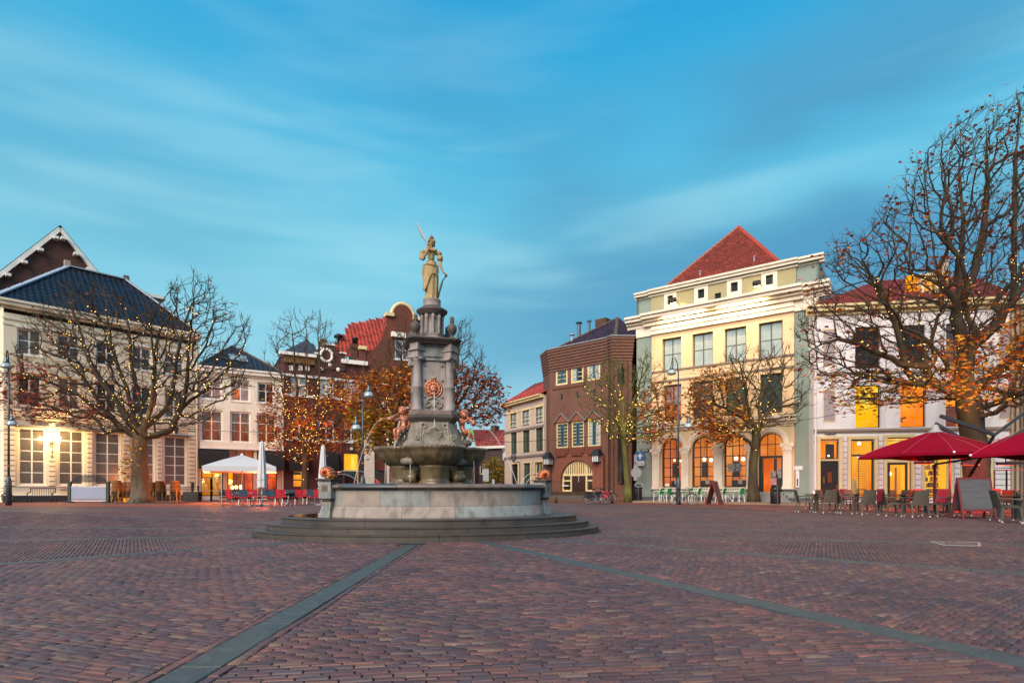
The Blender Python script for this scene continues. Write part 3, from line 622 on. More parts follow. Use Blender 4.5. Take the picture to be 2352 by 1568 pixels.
def jet(p, end, apex, r0, r1, label):
 """parabola from p to end rising by apex"""
 p, end = Vector(p), Vector(end); vz = math.sqrt(2 * 9.8 * max(apex, .0001)); Tt = (vz + math.sqrt(vz * vz + 2 * 9.8 * max(p.z - end.z, 0))) / 9.8
 v = ((end.x - p.x) / Tt, (end.y - p.y) / Tt, vz); pts = arc(p, v, Tt)
 o = MB().tube(pts, list(np.linspace(r0, r1, len(pts))), 7).build('water_jet', M_JET, smooth=True); o['label'] = label; o['category'] = 'water jet'; o['group'] = 'jets of the fountain'; return o
# ================================================================ figures on the fountain
def skin(name, pts, edges, m, parent, root=0, sub=2, **kw):
 """pts: list of (x, y, z, radius) or (x, y, z, rx, ry); one continuous skinned surface, baked to a mesh"""
 me = bpy.data.meshes.new(name); me.from_pydata([p[:3] for p in pts], edges, []); me.update()
 o = bpy.data.objects.new(name, me); COL.objects.link(o)
 md = o.modifiers.new('skin', 'SKIN'); md.use_smooth_shade = True
 sk = me.skin_vertices[0].data
 for i, p in enumerate(pts):
  sk[i].radius = (p[3], p[4] if len(p) > 4 else p[3]); sk[i].use_root = (i == root)
 s2 = o.modifiers.new('sub', 'SUBSURF'); s2.levels = sub; s2.render_levels = sub
 dg = bpy.context.evaluated_depsgraph_get(); ev = o.evaluated_get(dg)
 nm = bpy.data.meshes.new_from_object(ev); bpy.data.objects.remove(o)
 nm.materials.clear(); nm.materials.append(m)
 nm.polygons.foreach_set('use_smooth', [True] * len(nm.polygons))
 return link(name, nm, parent, **kw)
M_STAT = mat('sandstone_statue', '#b09a6c', '#7f6c48', rough=.75, scale=14, var=.6, bump=.3, bscale=60, dirt=('#5c4c30', 10, .55, (1, 1, .4)))
M_STATG = mat('gilded_detail', '#c7873a', '#7c3f20', rough=.4, scale=20, var=.6, metal=.5)
M_DKRED = mat('dark_red_enamel', '#7a2d20', rough=.4)
st = thing('crowned_statue', 'sandstone statue of a crowned woman holding up a palm branch on top of the column', 'statue', (wx(990, 12.87), 12.87, 5.24), math.radians(12))
U = .00232
def sx_(x): return (x - 695) * U
def sz_(y): return (800 - y) * U
secs = [(803, 62, 50, 698), (785, 66, 54, 698), (760, 60, 50, 702), (720, 60, 48, 702), (660, 66, 50, 696), (600, 72, 52, 690), (540, 74, 54, 688), (490, 74, 52, 685), (460, 64, 46, 690), (435, 48, 36, 698), (420, 45, 33, 700)]
vs = []; fs = []; N = 56
fine = []
for i in range(len(secs) - 1):
 for t in (0, .25, .5, .75): fine.append(tuple(secs[i][j] + (secs[i + 1][j] - secs[i][j]) * t for j in range(4)))
fine.append(secs[-1])
for (y, rx, ry, cx) in fine:
 for k in range(N):
  a = 2 * pi * k / N; f = min(1, max(0, (y - 440) / 120))
  fold = 1 + .075 * f * math.sin(a * 9 + y * .012) + .05 * f * math.sin(a * 17 - y * .02)
  vs.append((sx_(cx) + rx * U * fold * math.cos(a), ry * U * fold * math.sin(a), sz_(y)))
n = len(fine)
for i in range(n - 1):
 for k in range(N): fs.append((i * N + k, (i + 1) * N + k, (i + 1) * N + (k + 1) % N, i * N + (k + 1) % N))
fs.append(tuple(range(N))); fs.append(tuple((n - 1) * N + k for k in range(N - 1, -1, -1)))
MB().add(vs, fs).build('skirt', M_STAT, st, smooth=True)
dr = MB(); rows = []
for j in range(13):
 t = j / 12; row = []
 for k in range(22):
  s = k / 21; a = math.radians(200 + 150 * s)   # round the front
  ytop = 455 + 25 * math.sin(pi * s); ybot = 715 - 215 * s + 40 * math.sin(s * 9)
  y = ytop + (ybot - ytop) * t; rr = 1.05 + .035 * math.sin(s * 34 + t * 5) + .04 * t
  row.append((sx_(690) + 72 * U * rr * math.cos(a), 54 * U * rr * math.sin(a), sz_(y)))
 rows.append(row)
vs = [p for r in rows for p in r]
dr.add(vs, [(j * 22 + k, j * 22 + k + 1, (j + 1) * 22 + k + 1, (j + 1) * 22 + k) for j in range(12) for k in range(21)])
o = dr.build('overskirt', M_STAT, st, smooth=True); sm_ = o.modifiers.new('thick', 'SOLIDIFY'); sm_.thickness = .018; sm_.offset = 0
MB().tube([(sx_(625), -.06, sz_(480)), (sx_(650), -.12, sz_(462)), (sx_(690), -.14, sz_(470)), (sx_(730), -.12, sz_(475)), (sx_(750), -.06, sz_(450))], [.02, .028, .03, .026, .016], 8).build('sash', M_STAT, st, smooth=True)
P = [(sx_(700), 0, sz_(430), .085, .065), (sx_(698), 0, sz_(380), .105, .085), (sx_(696), -.005, sz_(345), .12, .09), (sx_(696), 0, sz_(318), .09, .06), (sx_(697), 0, sz_(290), .036), (sx_(698), -.005, sz_(262), .05),
  (sx_(625), 0, sz_(335), .055), (sx_(606), -.03, sz_(385), .045), (sx_(612), -.07, sz_(425), .036), (sx_(640), -.13, sz_(370), .030), (sx_(655), -.15, sz_(335), .024), (sx_(660), -.155, sz_(320), .026),
  (sx_(770), 0, sz_(335), .055), (sx_(778), -.01, sz_(390), .04), (sx_(785), -.02, sz_(440), .036), (sx_(800), -.04, sz_(500), .026), (sx_(812), -.05, sz_(525), .022), (sx_(830), -.05, sz_(538), .024)]
E_ = [(0, 1), (1, 2), (2, 3), (3, 4), (4, 5), (3, 6), (6, 7), (7, 8), (8, 9), (9, 10), (10, 11), (3, 12), (12, 13), (13, 14), (14, 15), (15, 16), (16, 17)]
skin('body', P, E_, M_STAT, st)
def fingers(mb, c, d, up, L, r):
 c, d, up = Vector(c), Vector(d).normalized(), Vector(up).normalized(); sd = d.cross(up).normalized()
 for k, (off, ln) in enumerate(((-.9, .85), (-.3, 1), (.3, .97), (.9, .78))):
  p0 = c + sd * off * r * 1.6; p1 = p0 + d * L * ln * .5; p2 = p1 + (d * .6 - up * .8).normalized() * L * ln * .4; p3 = p2 + (d * .1 - up).normalized() * L * ln * .28
  mb.tube([p0, p1, p2, p3], [r * .62, r * .56, r * .5, r * .4], 6)
 p0 = c - sd * r * 1.8; mb.tube([p0, p0 + d * L * .25 - sd * L * .3 - up * L * .1, p0 + d * L * .5 - sd * L * .22 - up * L * .35], [r * .7, r * .6, r * .45], 6); return mb
fingers(MB(), (sx_(660), -.16, sz_(325)), (.3, -.5, .6), (-.5, -.6, 0), .075, .018).build('hand', M_STAT, st, smooth=True)
fingers(MB(), (sx_(832), -.052, sz_(538)), (.8, -.2, -.3), (0, 0, 1), .07, .016).build('hand', M_STAT, st, smooth=True)
for cx_, c2 in ((618, 612), (772, 782)):
 MB().ball((sx_(cx_), 0, sz_(338)), .068, 12, 8, (1, 1, .85)).lathe([(.058, -.05), (.068, -.02), (.064, .04), (.05, .06)], 16, (sx_(c2), -.01, sz_(385)), mod=lambda a, z: 1 + .05 * math.sin(a * 9)).build('sleeve', M_STAT, st, smooth=True)
MB().tube([(sx_(650), -.07, sz_(318)), (sx_(680), -.105, sz_(330)), (sx_(700), -.115, sz_(335)), (sx_(720), -.105, sz_(330)), (sx_(745), -.07, sz_(312))], .02, 8).build('collar', M_STAT, st, smooth=True)
MB().ball((sx_(702), -.125, sz_(330)), .026, 10, 6, (1.2, .6, .8)).build('brooch', M_STATG, st, smooth=True)
for k in range(5): MB().ball((sx_(702), -.118 + .006 * k, sz_(352 + 14 * k)), .009, 6, 4).build('button', M_STAT, st, smooth=True)
hx, hz_ = sx_(700), sz_(243)
hd = MB().ball((hx, 0, hz_), .072, 20, 14, (.86, 1, 1.18)); hd.add([(hx - .010, -.070, hz_ - .008), (hx + .010, -.070, hz_ - .008), (hx, -.092, hz_ - .012), (hx, -.068, hz_ + .028), (hx, -.07, hz_ - .018)], [(0, 2, 3), (2, 1, 3), (0, 4, 2), (4, 1, 2)])
hd.ball((hx, -.062, hz_ - .066), .022, 8, 6, (1, .8, .8)); hd.ball((hx - .064, .005, hz_), .016, 8, 6, (.5, 1, 1.3)).ball((hx + .064, .005, hz_), .016, 8, 6, (.5, 1, 1.3))
hd.tube([(hx - .018, -.071, hz_ - .036), (hx, -.077, hz_ - .034), (hx + .018, -.071, hz_ - .036)], .006, 6)
hd.build('head', M_STAT, st, smooth=True)
ey = MB()
for s in (-1, 1): ey.ball((hx + s * .026, -.064, hz_ + .008), .010, 8, 6, (1.3, .7, .7)); ey.tube([(hx + s * .012, -.071, hz_ + .026), (hx + s * .028, -.071, hz_ + .031), (hx + s * .045, -.060, hz_ + .024)], .005, 5)
ey.build('eye', mat('shadow_stone', '#4b3d28', rough=.9), st, smooth=True)
hr = MB()
for k in range(15):
 a = pi * k / 14; hr.ball((hx + .068 * math.cos(a), -.035 + .02 * math.sin(a), hz_ + .045 + .045 * math.sin(a)), .024, 8, 6)
for k in range(8): hr.ball((hx + .066 * (1 if k % 2 else -1), .01 + .01 * k, hz_ + .03 - .018 * (k // 2)), .022, 8, 6)
hr.ball((hx, .045, hz_ + .02), .075, 12, 8); hr.build('hair', M_STAT, st, smooth=True)
MB().lathe([(.042, .0), (.052, .02), (.05, .035), (.038, .055), (.012, .07)], 16, (hx, 0, hz_ + .095), mod=lambda a, z: 1 + .06 * math.sin(a * 8)).build('crown', M_DKRED, st, smooth=True)
MB().lathe([(.05, 0), (.056, .008), (.05, .018)], 16, (hx, 0, hz_ + .09)).ball((hx, 0, hz_ + .175), .013, 8, 6).box(hx - .004, hx + .004, -.004, .004, hz_ + .18, hz_ + .215).box(hx - .014, hx + .014, -.004, .004, hz_ + .195, hz_ + .203).build('crown_band', M_STATG, st)
b0, b1 = Vector((sx_(668), -.17, sz_(345))), Vector((sx_(556), -.16, sz_(98)))
br = MB().tube([b0, b0.lerp(b1, .35) + Vector((.012, 0, 0)), b1], [.009, .008, .004], 6)
for k in range(9):
 t = .42 + .068 * k; p = b0.lerp(b1, t); d = (b1 - b0).normalized(); n = Vector((d.z, 0, -d.x))
 for s in (-1, 1):
  q = p + (d * .85 + n * s * .6).normalized() * .075 * (1 - .5 * (k / 9)); w_ = n.cross(d) * .01; md = p.lerp(q, .5) + d * .012
  br.add([p, md + w_ * .4 + d * .006 + n * s * .012, q, md - w_ * .4 - d * .004 - n * s * .012], [(0, 1, 2), (0, 2, 3)])
br.build('palm_branch', M_STATG, st)
rb = MB().tube([(sx_(838), -.05, sz_(548)), (sx_(828), -.05, sz_(575)), (sx_(805), -.05, sz_(610)), (sx_(790), -.05, sz_(660)), (sx_(775), -.05, sz_(720)), (sx_(765), -.05, sz_(790))], [.016, .012, .016, .026, .02, .006], 8)
rb.tube([(sx_(838) + .022 * math.cos(t) * (1 - t / 14), -.05, sz_(560) + .035 * math.sin(t) * (1 - t / 14)) for t in np.linspace(0, 9, 24)], .009, 6)
rb.build('shield_edge', mat('dark_bronze', '#4c3f33', '#2c241d', rough=.4, metal=.5, scale=14), st, smooth=True)
MB().box(sx_(640), sx_(764), -.11, .11, -.004, .02).build('foot_slab', M_STAT, st)

V_ = .6125 / 2.613 * 12.6 / FO                       # metres per pixel of the close-up they were measured in
def cherub(name, label, org, px0, P, E_, head, horn, hand_pts, look, rz):
 t = thing(name, label, 'cherub', org, rz)
 cv = lambda p: ((p[0] - px0[0]) * V_, p[2], (px0[1] - p[1]) * V_)
 skin('body', [(*cv(p), p[3] * V_) if len(p) == 4 else (*cv(p), p[3] * V_, p[4] * V_) for p in P], E_, M_TERRA, t)
 hx, hy, hz = cv(head); r = head[3] * V_
 h = MB().ball((hx, hy, hz), r, 18, 12, (.95, 1, 1.02)); L = Vector(look).normalized(); S = Vector((-L.y, L.x, 0))
 c = Vector((hx, hy, hz))
 h.ball(c + L * r * .93 - Vector((0, 0, r * .08)), r * .14, 8, 6); h.ball(c + L * r * .86 - Vector((0, 0, r * .42)), r * .16, 8, 6, (1, 1, .6))
 for s in (-1, 1): h.ball(c + L * r * .62 + S * s * r * .45 - Vector((0, 0, r * .32)), r * .34, 10, 7); h.ball(c + S * s * r * .93 - Vector((0, 0, r * .05)), r * .16, 8, 6, (.6, .6, 1))
 h.build('head', M_TERRA, t, smooth=True)
 e = MB()
 for s in (-1, 1): e.ball(c + L * r * .86 + S * s * r * .36 + Vector((0, 0, r * .12)), r * .10, 8, 6)
 e.build('eye', mat('dark_copper', '#5c3224', rough=.5), t, smooth=True)
 hb = MB(); rr = random.Random(len(name) + int(px0[0]))
 for k in range(46):
  a = rr.uniform(0, 2 * pi); b = rr.uniform(.05, 1.45); p = Vector((math.cos(a) * math.cos(b), math.sin(a) * math.cos(b), math.sin(b)))
  if p.dot(L) > .72 and b < .75: continue
  hb.ball(c + p * r * 1.0, r * .26, 7, 5)
 hb.build('hair', M_TERRA, t, smooth=True)
 A, Bq = Vector(cv(horn[0])), Vector(cv(horn[1]))
 MB().tube([A, A.lerp(Bq, .3), A.lerp(Bq, .6), A.lerp(Bq, .85), Bq, Bq + (Bq - A).normalized() * .008, A.lerp(Bq, .8)], [x * V_ for x in (8, 12, 18, 22, 32, 26, 12)], 14).build('shell_horn', M_TERRA, t, smooth=True)
 for hp, d in hand_pts: fingers(MB(), cv(hp), d, (0, 0, 1), .055, .012).build('hand', M_TERRA, t, smooth=True)
 ft = MB()
 return t, cv(horn[1])
P = [(436, 612, 0, 40, 36), (432, 575, 0, 33, 30), (430, 530, 0, 38, 30), (425, 500, 0, 30, 24), (418, 478, 0, 15),       # pelvis .. neck
  (467, 512, .02, 19), (482, 560, .03, 14), (462, 596, -.06, 11), (444, 600, -.09, 10),                                   # his left arm to the thigh
  (395, 510, -.06, 18), (366, 528, -.13, 13), (340, 520, -.17, 11), (328, 512, -.18, 10),                                 # other arm to the horn
  (395, 618, -.10, 26), (352, 622, -.19, 20), (362, 672, -.19, 15), (362, 704, -.18, 11), (350, 716, -.22, 10),           # leg
  (420, 628, -.14, 27), (396, 634, -.25, 20), (392, 682, -.24, 15), (388, 708, -.23, 11), (378, 720, -.27, 10)]
E_ = [(0, 1), (1, 2), (2, 3), (3, 4), (3, 5), (5, 6), (6, 7), (7, 8), (3, 9), (9, 10), (10, 11), (11, 12), (0, 13), (13, 14), (14, 15), (15, 16), (16, 17), (0, 18), (18, 19), (19, 20), (20, 21), (21, 22)]
zc = 12.45; o1 = (wx(928, zc), zc, wh(988, zc))
ch1, hp1 = cherub('cherub_statue', 'copper cherub blowing a horn to the left, seated on the left volute of the fountain', o1, (430, 620), P, E_, (418, 436, -.01, 40), ((388, 462, -.09), (306, 528, -.22)), [((332, 516, -.19), (-.8, -.3, -.3)), ((446, 600, -.10), (-.7, -.6, -.2))], (-.9, -.45, 0), 0)
P2 = [(1008, 640, 0, 42, 38), (1000, 595, 0, 34, 30), (998, 540, 0, 38, 30), (1002, 505, 0, 30, 24), (1010, 485, 0, 15),
   (972, 510, -.04, 19), (985, 548, -.12, 14), (1040, 528, -.18, 12), (1068, 505, -.20, 10),
   (1030, 512, .02, 17), (1062, 512, -.04, 13), (1090, 495, -.10, 11), (1104, 486, -.13, 10),
   (1045, 632, -.08, 27), (1080, 620, -.16, 20), (1078, 670, -.15, 15), (1074, 704, -.14, 11), (1084, 716, -.18, 10),
   (1040, 650, .04, 27), (1082, 640, .06, 20), (1100, 682, .06, 15), (1102, 712, .05, 11), (1116, 724, .03, 10)]
zc2 = 12.85; o2 = (wx((1350 + 1008 / 2.613) * .6125, zc2), zc2, wh((1380 + 640 / 2.613) * .6125, zc2))
ch2, hp2 = cherub('cherub_statue', 'copper cherub blowing a horn to the right, green leaf on his knee', o2, (1008, 640), P2, E_, (1020, 450, -.01, 42), ((1050, 478, -.08), (1128, 552, -.14)), [((1066, 508, -.21), (.7, -.3, .4)), ((1102, 488, -.14), (.7, -.3, .3))], (.85, -.5, -.1), 0)
lf = thing('stuck_leaf', 'fresh green leaf lying on the right cherub\'s knee', 'leaf', (o2[0] + 90 * V_, o2[1] - .2, o2[2] + 5 * V_))
MB().add([(-.03, 0, .06), (.02, -.01, .05), (.045, 0, -.01), (.03, .01, -.06), (-.01, 0, -.03)], [(0, 4, 3, 2, 1)]).build('leaf_blade', mat('fresh_green', '#4fae2e', rough=.5), lf)
zb3 = 13.35
ch3 = thing('cherub_statue', 'copper cherub mostly hidden behind the shaft, horn and hand showing at its left edge', 'cherub', (wx(950, zb3), zb3, wh(985, zb3)))
skin('body', [(.12, .1, .05, .1), (.12, .1, .25, .1), (.12, .1, .36, .08), (.12, .1, .42, .04), (.12, .1, .5, .085), (.04, .02, .36, .045), (.0, -.03, .45, .035), (-.035, -.05, .52, .03), (.03, -.1, .02, .06), (.03, -.12, -.15, .04)], [(0, 1), (1, 2), (2, 3), (3, 4), (2, 5), (5, 6), (6, 7), (0, 8), (8, 9)], M_TERRA, ch3)
MB().tube([(.03, -.02, .66), (-.01, -.03, .6), (-.055, -.05, .5)], [.015, .025, .055], 12).build('shell_horn', M_TERRA, ch3, smooth=True)
fingers(MB(), (-.035, -.06, .52), (-.5, -.7, .2), (0, 0, 1), .05, .012).build('hand', M_TERRA, ch3, smooth=True)
for nm, cen, zz in (('left', [(928, 1000, .13), (934, 1010, .17), (925, 1018, .13), (945, 1000, .20), (948, 1015, .22), (916, 1016, .08)], 12.62), ('right', [(1060, 1003, .12), (1054, 1012, .17), (1066, 1018, .13), (1043, 1002, .19), (1040, 1016, .22), (1076, 1018, .08)], 12.98)):
 mb = MB()
 for px, py, r in cen: mb.ball(wp(px, py, zz), r, 14, 10, (1, 1, .8))
 for k in range(9): px, py, r = cen[k % 6]; q = wp(px, py, zz); mb.tube([(q[0] + r * .7 * math.cos(k * 1.3) , q[1] - r * .9, q[2] + r * .5), (q[0] + r * .9 * math.cos(k * 1.3 + .5), q[1] - r, q[2] - r * .2)], [.03, .015], 6)
 mb.build('volute_seat', M_CARV, fountain, smooth=True, world=True)
W1 = Vector(o1) + Vector(hp1); W2 = Vector(o2) + Vector(hp2)
jet(W1, (W1.x - .72, W1.y - .25, .94), .03, .004, .007, 'thin arc of water from the left cherub\'s horn into the basin')
jet(W2, (W2.x + 1.0, W2.y + .15, .94), .004, .008, .008, 'long arc of water from the right cherub\'s horn down to the basin')
jet((wx(940, zb3), zb3 - .05, wh(955 - 18, zb3)), (wx(905, zb3), zb3, 1.9), .01, .018, .022, 'short thick jet falling behind the left cherub from the hidden one')
f0 = Matrix.Translation((fx, fy, 0)) @ Matrix.Rotation(FR, 4, 'Z')
jet(f0 @ Vector((0, -.40, 3.10)), f0 @ Vector((0, -.58, 1.84)), .005, .008, .012, 'straight fall of water from the lion mask into the front bowl')
s1 = M1 @ Vector((.25, 0, 1.30)); s2 = M2 @ Vector((-.25, 0, 1.30))
jet(s1, (s1.x + .85, s1.y + .5, .94), .05, .005, .006, 'upper jet of water from the left copper shell')
jet(s1 - Vector((.03, 0, .05)), (s1.x + .45, s1.y + .3, .94), .01, .005, .006, 'lower jet of water from the left copper shell')
jet(s2, (s2.x - .5, s2.y - .1, .94), .03, .005, .006, 'upper jet of water from the right copper shell')
jet(s2 - Vector((0, 0, .05)), (s2.x - .36, s2.y - .1, .94), .01, .005, .006, 'lower jet of water from the right copper shell')
for q, (dx, dy) in enumerate(((-.95, -.4), (-.35, -.75), (.35, -.7), (.95, -.2))):        # thin curtains running off the bowl rims
 jet((fx + dx, fy + dy, 1.84), (fx + dx * 1.03, fy + dy * 1.03, .94), .0005, .012, .006, ['water running off the rim of the left bowl', 'water dripping between left and front bowls', 'water dripping between front and right bowls', 'water running off the rim of the right bowl'][q])
# ================================================================ building kit
class Fac:
 """a street front: known at two measured columns by their distance; local x runs along it, y into the house, z up"""
 def __init__(s, x0, z0, x1, z1, u0=None):
  P0 = Vector((wx(x0, z0), z0)); P1 = Vector((wx(x1, z1), z1)); d = P1 - P0
  s.O = P0; s.L = d.length; s.d = d / s.L; s.n = Vector((-s.d.y, s.d.x)); s.ang = math.atan2(s.d.y, s.d.x)
 def solve(s, px, off=0.0):
  k = (px - CX) / FO; Q = s.O + s.n * off
  a, b, c, d_ = s.d.x, -k, s.d.y, -1.0
  det = a * d_ - b * c; u = (-Q.x * d_ + b * Q.y) / det; t = Q.y + u * s.d.y
  return u, t
 def u(s, px, off=0.0): return s.solve(px, off)[0]
 def h(s, px, py, off=0.0): return EH + (YH - py) * s.solve(px, off)[1] / FO
 def root(s, name, label, cat='building', group=None): return thing(name, label, cat, (s.O.x, s.O.y, 0), s.ang, group)
UNIT = {}
def unit(m):
 if m.name not in UNIT:
  UNIT[m.name] = MB().box(-.5, .5, -.5, .5, -.5, .5).mesh('pane', m)
 return UNIT[m.name]
def ubox(name, m, parent, x0, x1, y0, y1, z0, z1, **k):
 """box sharing one unit mesh"""
 o = link(name, unit(m), parent, loc=((x0 + x1) / 2, (y0 + y1) / 2, (z0 + z1) / 2), **k); o.scale = (abs(x1 - x0), abs(y1 - y0), abs(z1 - z0)); return o
def wall(par, u0, u1, z0, z1, holes, m, th=.28, name='wall', y=0.0, sides=True):
 """front with real openings: holes = (a, b, c, d[, 'arch']) ; arches spring half their width below d"""
 mb = MB(); us = sorted({u0, u1, *[h[0] for h in holes], *[h[1] for h in holes]}); zs = sorted({z0, z1, *[h[2] for h in holes], *[h[3] for h in holes]})
 for i in range(len(us) - 1):
  run = None
  for j in range(len(zs) - 1):
   cu, cz = (us[i] + us[i + 1]) / 2, (zs[j] + zs[j + 1]) / 2
   hit = any(h[0] < cu < h[1] and h[2] < cz < h[3] for h in holes)
   if not hit: mb.add([(us[i], y, zs[j]), (us[i + 1], y, zs[j]), (us[i + 1], y, zs[j + 1]), (us[i], y, zs[j + 1])], [(0, 1, 2, 3)])
 for h in holes:
  a, b, c, d = h[:4]; arch = len(h) > 4; r = (b - a) / 2; sp = d - r if arch else d
  mb.add([(a, y, c), (a, y + th, c), (a, y + th, sp), (a, y, sp)], [(0, 1, 2, 3)]); mb.add([(b, y, c), (b, y, sp), (b, y + th, sp), (b, y + th, c)], [(0, 1, 2, 3)])
  mb.add([(a, y, c), (b, y, c), (b, y + th, c), (a, y + th, c)], [(0, 1, 2, 3)])
  if not arch: mb.add([(a, y, d), (a, y + th, d), (b, y + th, d), (b, y, d)], [(0, 1, 2, 3)])
  else:
   n = 16; cx = (a + b) / 2; P = [(cx - r * math.cos(pi * k / n), sp + r * math.sin(pi * k / n)) for k in range(n + 1)]
   for k in range(n):
    (x0, z0_), (x1, z1_) = P[k], P[k + 1]
    mb.add([(x0, y, z0_), (x1, y, z1_), (x1, y, d), (x0, y, d)], [(0, 1, 2, 3)]); mb.add([(x0, y, z0_), (x0, y + th, z0_), (x1, y + th, z1_), (x1, y, z1_)], [(0, 1, 2, 3)])
 return mb.build(name, m, par)
def shell(par, u0, u1, z0, z1, depth, m, y=.0, name='side_wall'):
 """flanks and back of a house, and a floor slab that closes the inside"""
 mb = MB(); mb.add([(u0, y, z0), (u0, depth, z0), (u0, depth, z1), (u0, y, z1)], [(3, 2, 1, 0)]); mb.add([(u1, y, z0), (u1, depth, z0), (u1, depth, z1), (u1, y, z1)], [(0, 1, 2, 3)])
 mb.add([(u0, depth, z0), (u1, depth, z0), (u1, depth, z1), (u0, depth, z1)], [(3, 2, 1, 0)]); mb.add([(u0, y, z1), (u1, y, z1), (u1, depth, z1), (u0, depth, z1)], [(0, 1, 2, 3)])
 return mb.build(name, m, par)
def window(par, a, b, c, d, cols, rows, fm, gm, y=.14, fw=.07, mw=.035, arch=False, name='window', rowz=None, colx=None, back=None, litm=None, label=None, sill=None, fdep=.07, backy=.35):
 """frame with bars; every pane a child; optional lit or dim room wall behind"""
 fr = MB(); r = (b - a) / 2; sp = d - r if arch else d; y0, y1 = y, y + fdep
 fr.box(a, a + fw, y0, y1, c, sp).box(b - fw, b, y0, y1, c, sp).box(a + fw, b - fw, y0, y1, c, c + fw)
 if not arch: fr.box(a + fw, b - fw, y0, y1, d - fw, d)
 else:
  n = 16; cx = (a + b) / 2
  for k in range(n):
   t0, t1 = pi * k / n, pi * (k + 1) / n; P = []
   for rr in (r, r - fw):
    for t in (t0, t1): P.append((cx - rr * math.cos(t), sp + rr * math.sin(t)))
   vs = [(p[0], yy, p[1]) for yy in (y0, y1) for p in P]
   fr.add(vs, [(0, 1, 3, 2), (4, 6, 7, 5), (2, 3, 7, 6), (0, 4, 5, 1)])
 ia, ib, ic, id_ = a + fw, b - fw, c + fw, d - fw
 xs = [ia + (ib - ia) * k / cols for k in range(cols + 1)] if colx is None else [ia] + [ia + (ib - ia) * t for t in colx] + [ib]
 top = (sp if arch else id_)
 zs = [ic + (top - ic) * k / rows for k in range(rows + 1)] if rowz is None else [ic] + [ic + (top - ic) * t for t in rowz] + [top]
 ztop = lambda x: sp + math.sqrt(max((r - fw) ** 2 - (x - (a + b) / 2) ** 2, 0)) if arch else top
 for k, x in enumerate(xs[1:-1]):
  wv = mw * (1.6 if (cols == 2 or len(xs) == 3) else 1); fr.box(x - wv / 2, x + wv / 2, y0 + .01, y1 - .01, ic, ztop(x) + .002)
 for z in zs[1:-1] + ([sp] if arch else []): fr.box(ia, ib, y0 + .012, y1 - .012, z - mw / 2, z + mw / 2)
 f = fr.build(name, fm, par)
 if label: f['label'] = label
 if sill: MB().box(a - .08, b + .08, -.06, y0, c - .10, c - .002).build('sill', sill, f)
 for i in range(len(xs) - 1):
  for j in range(len(zs) - 1):
   g = litm(i, j) if litm else gm
   ubox('pane', g, f, xs[i] + mw / 2, xs[i + 1] - mw / 2, y + .03, y + .036, zs[j] + mw / 2, zs[j + 1] - mw / 2)
  if arch:
   n = 8; X = [xs[i] + mw / 2 + (xs[i + 1] - xs[i] - mw) * k / n for k in range(n + 1)]
   P = [(X[0], sp + mw / 2)] + [(X[-1], sp + mw / 2)] + [(x, max(ztop(x), sp + mw / 2 + .01)) for x in reversed(X)]
   MB().slab(P, y + .03, y + .036).build('pane', (litm(i, 99) if litm else gm), f)
 if back is not None:
  j = .02 + .05 * ((a * 7.3) % 1); k = backy * .62; ubox('room_wall', back, f, a - k, b + k, backy + j, backy + j + .01, c - .25, d + .35)
 return f
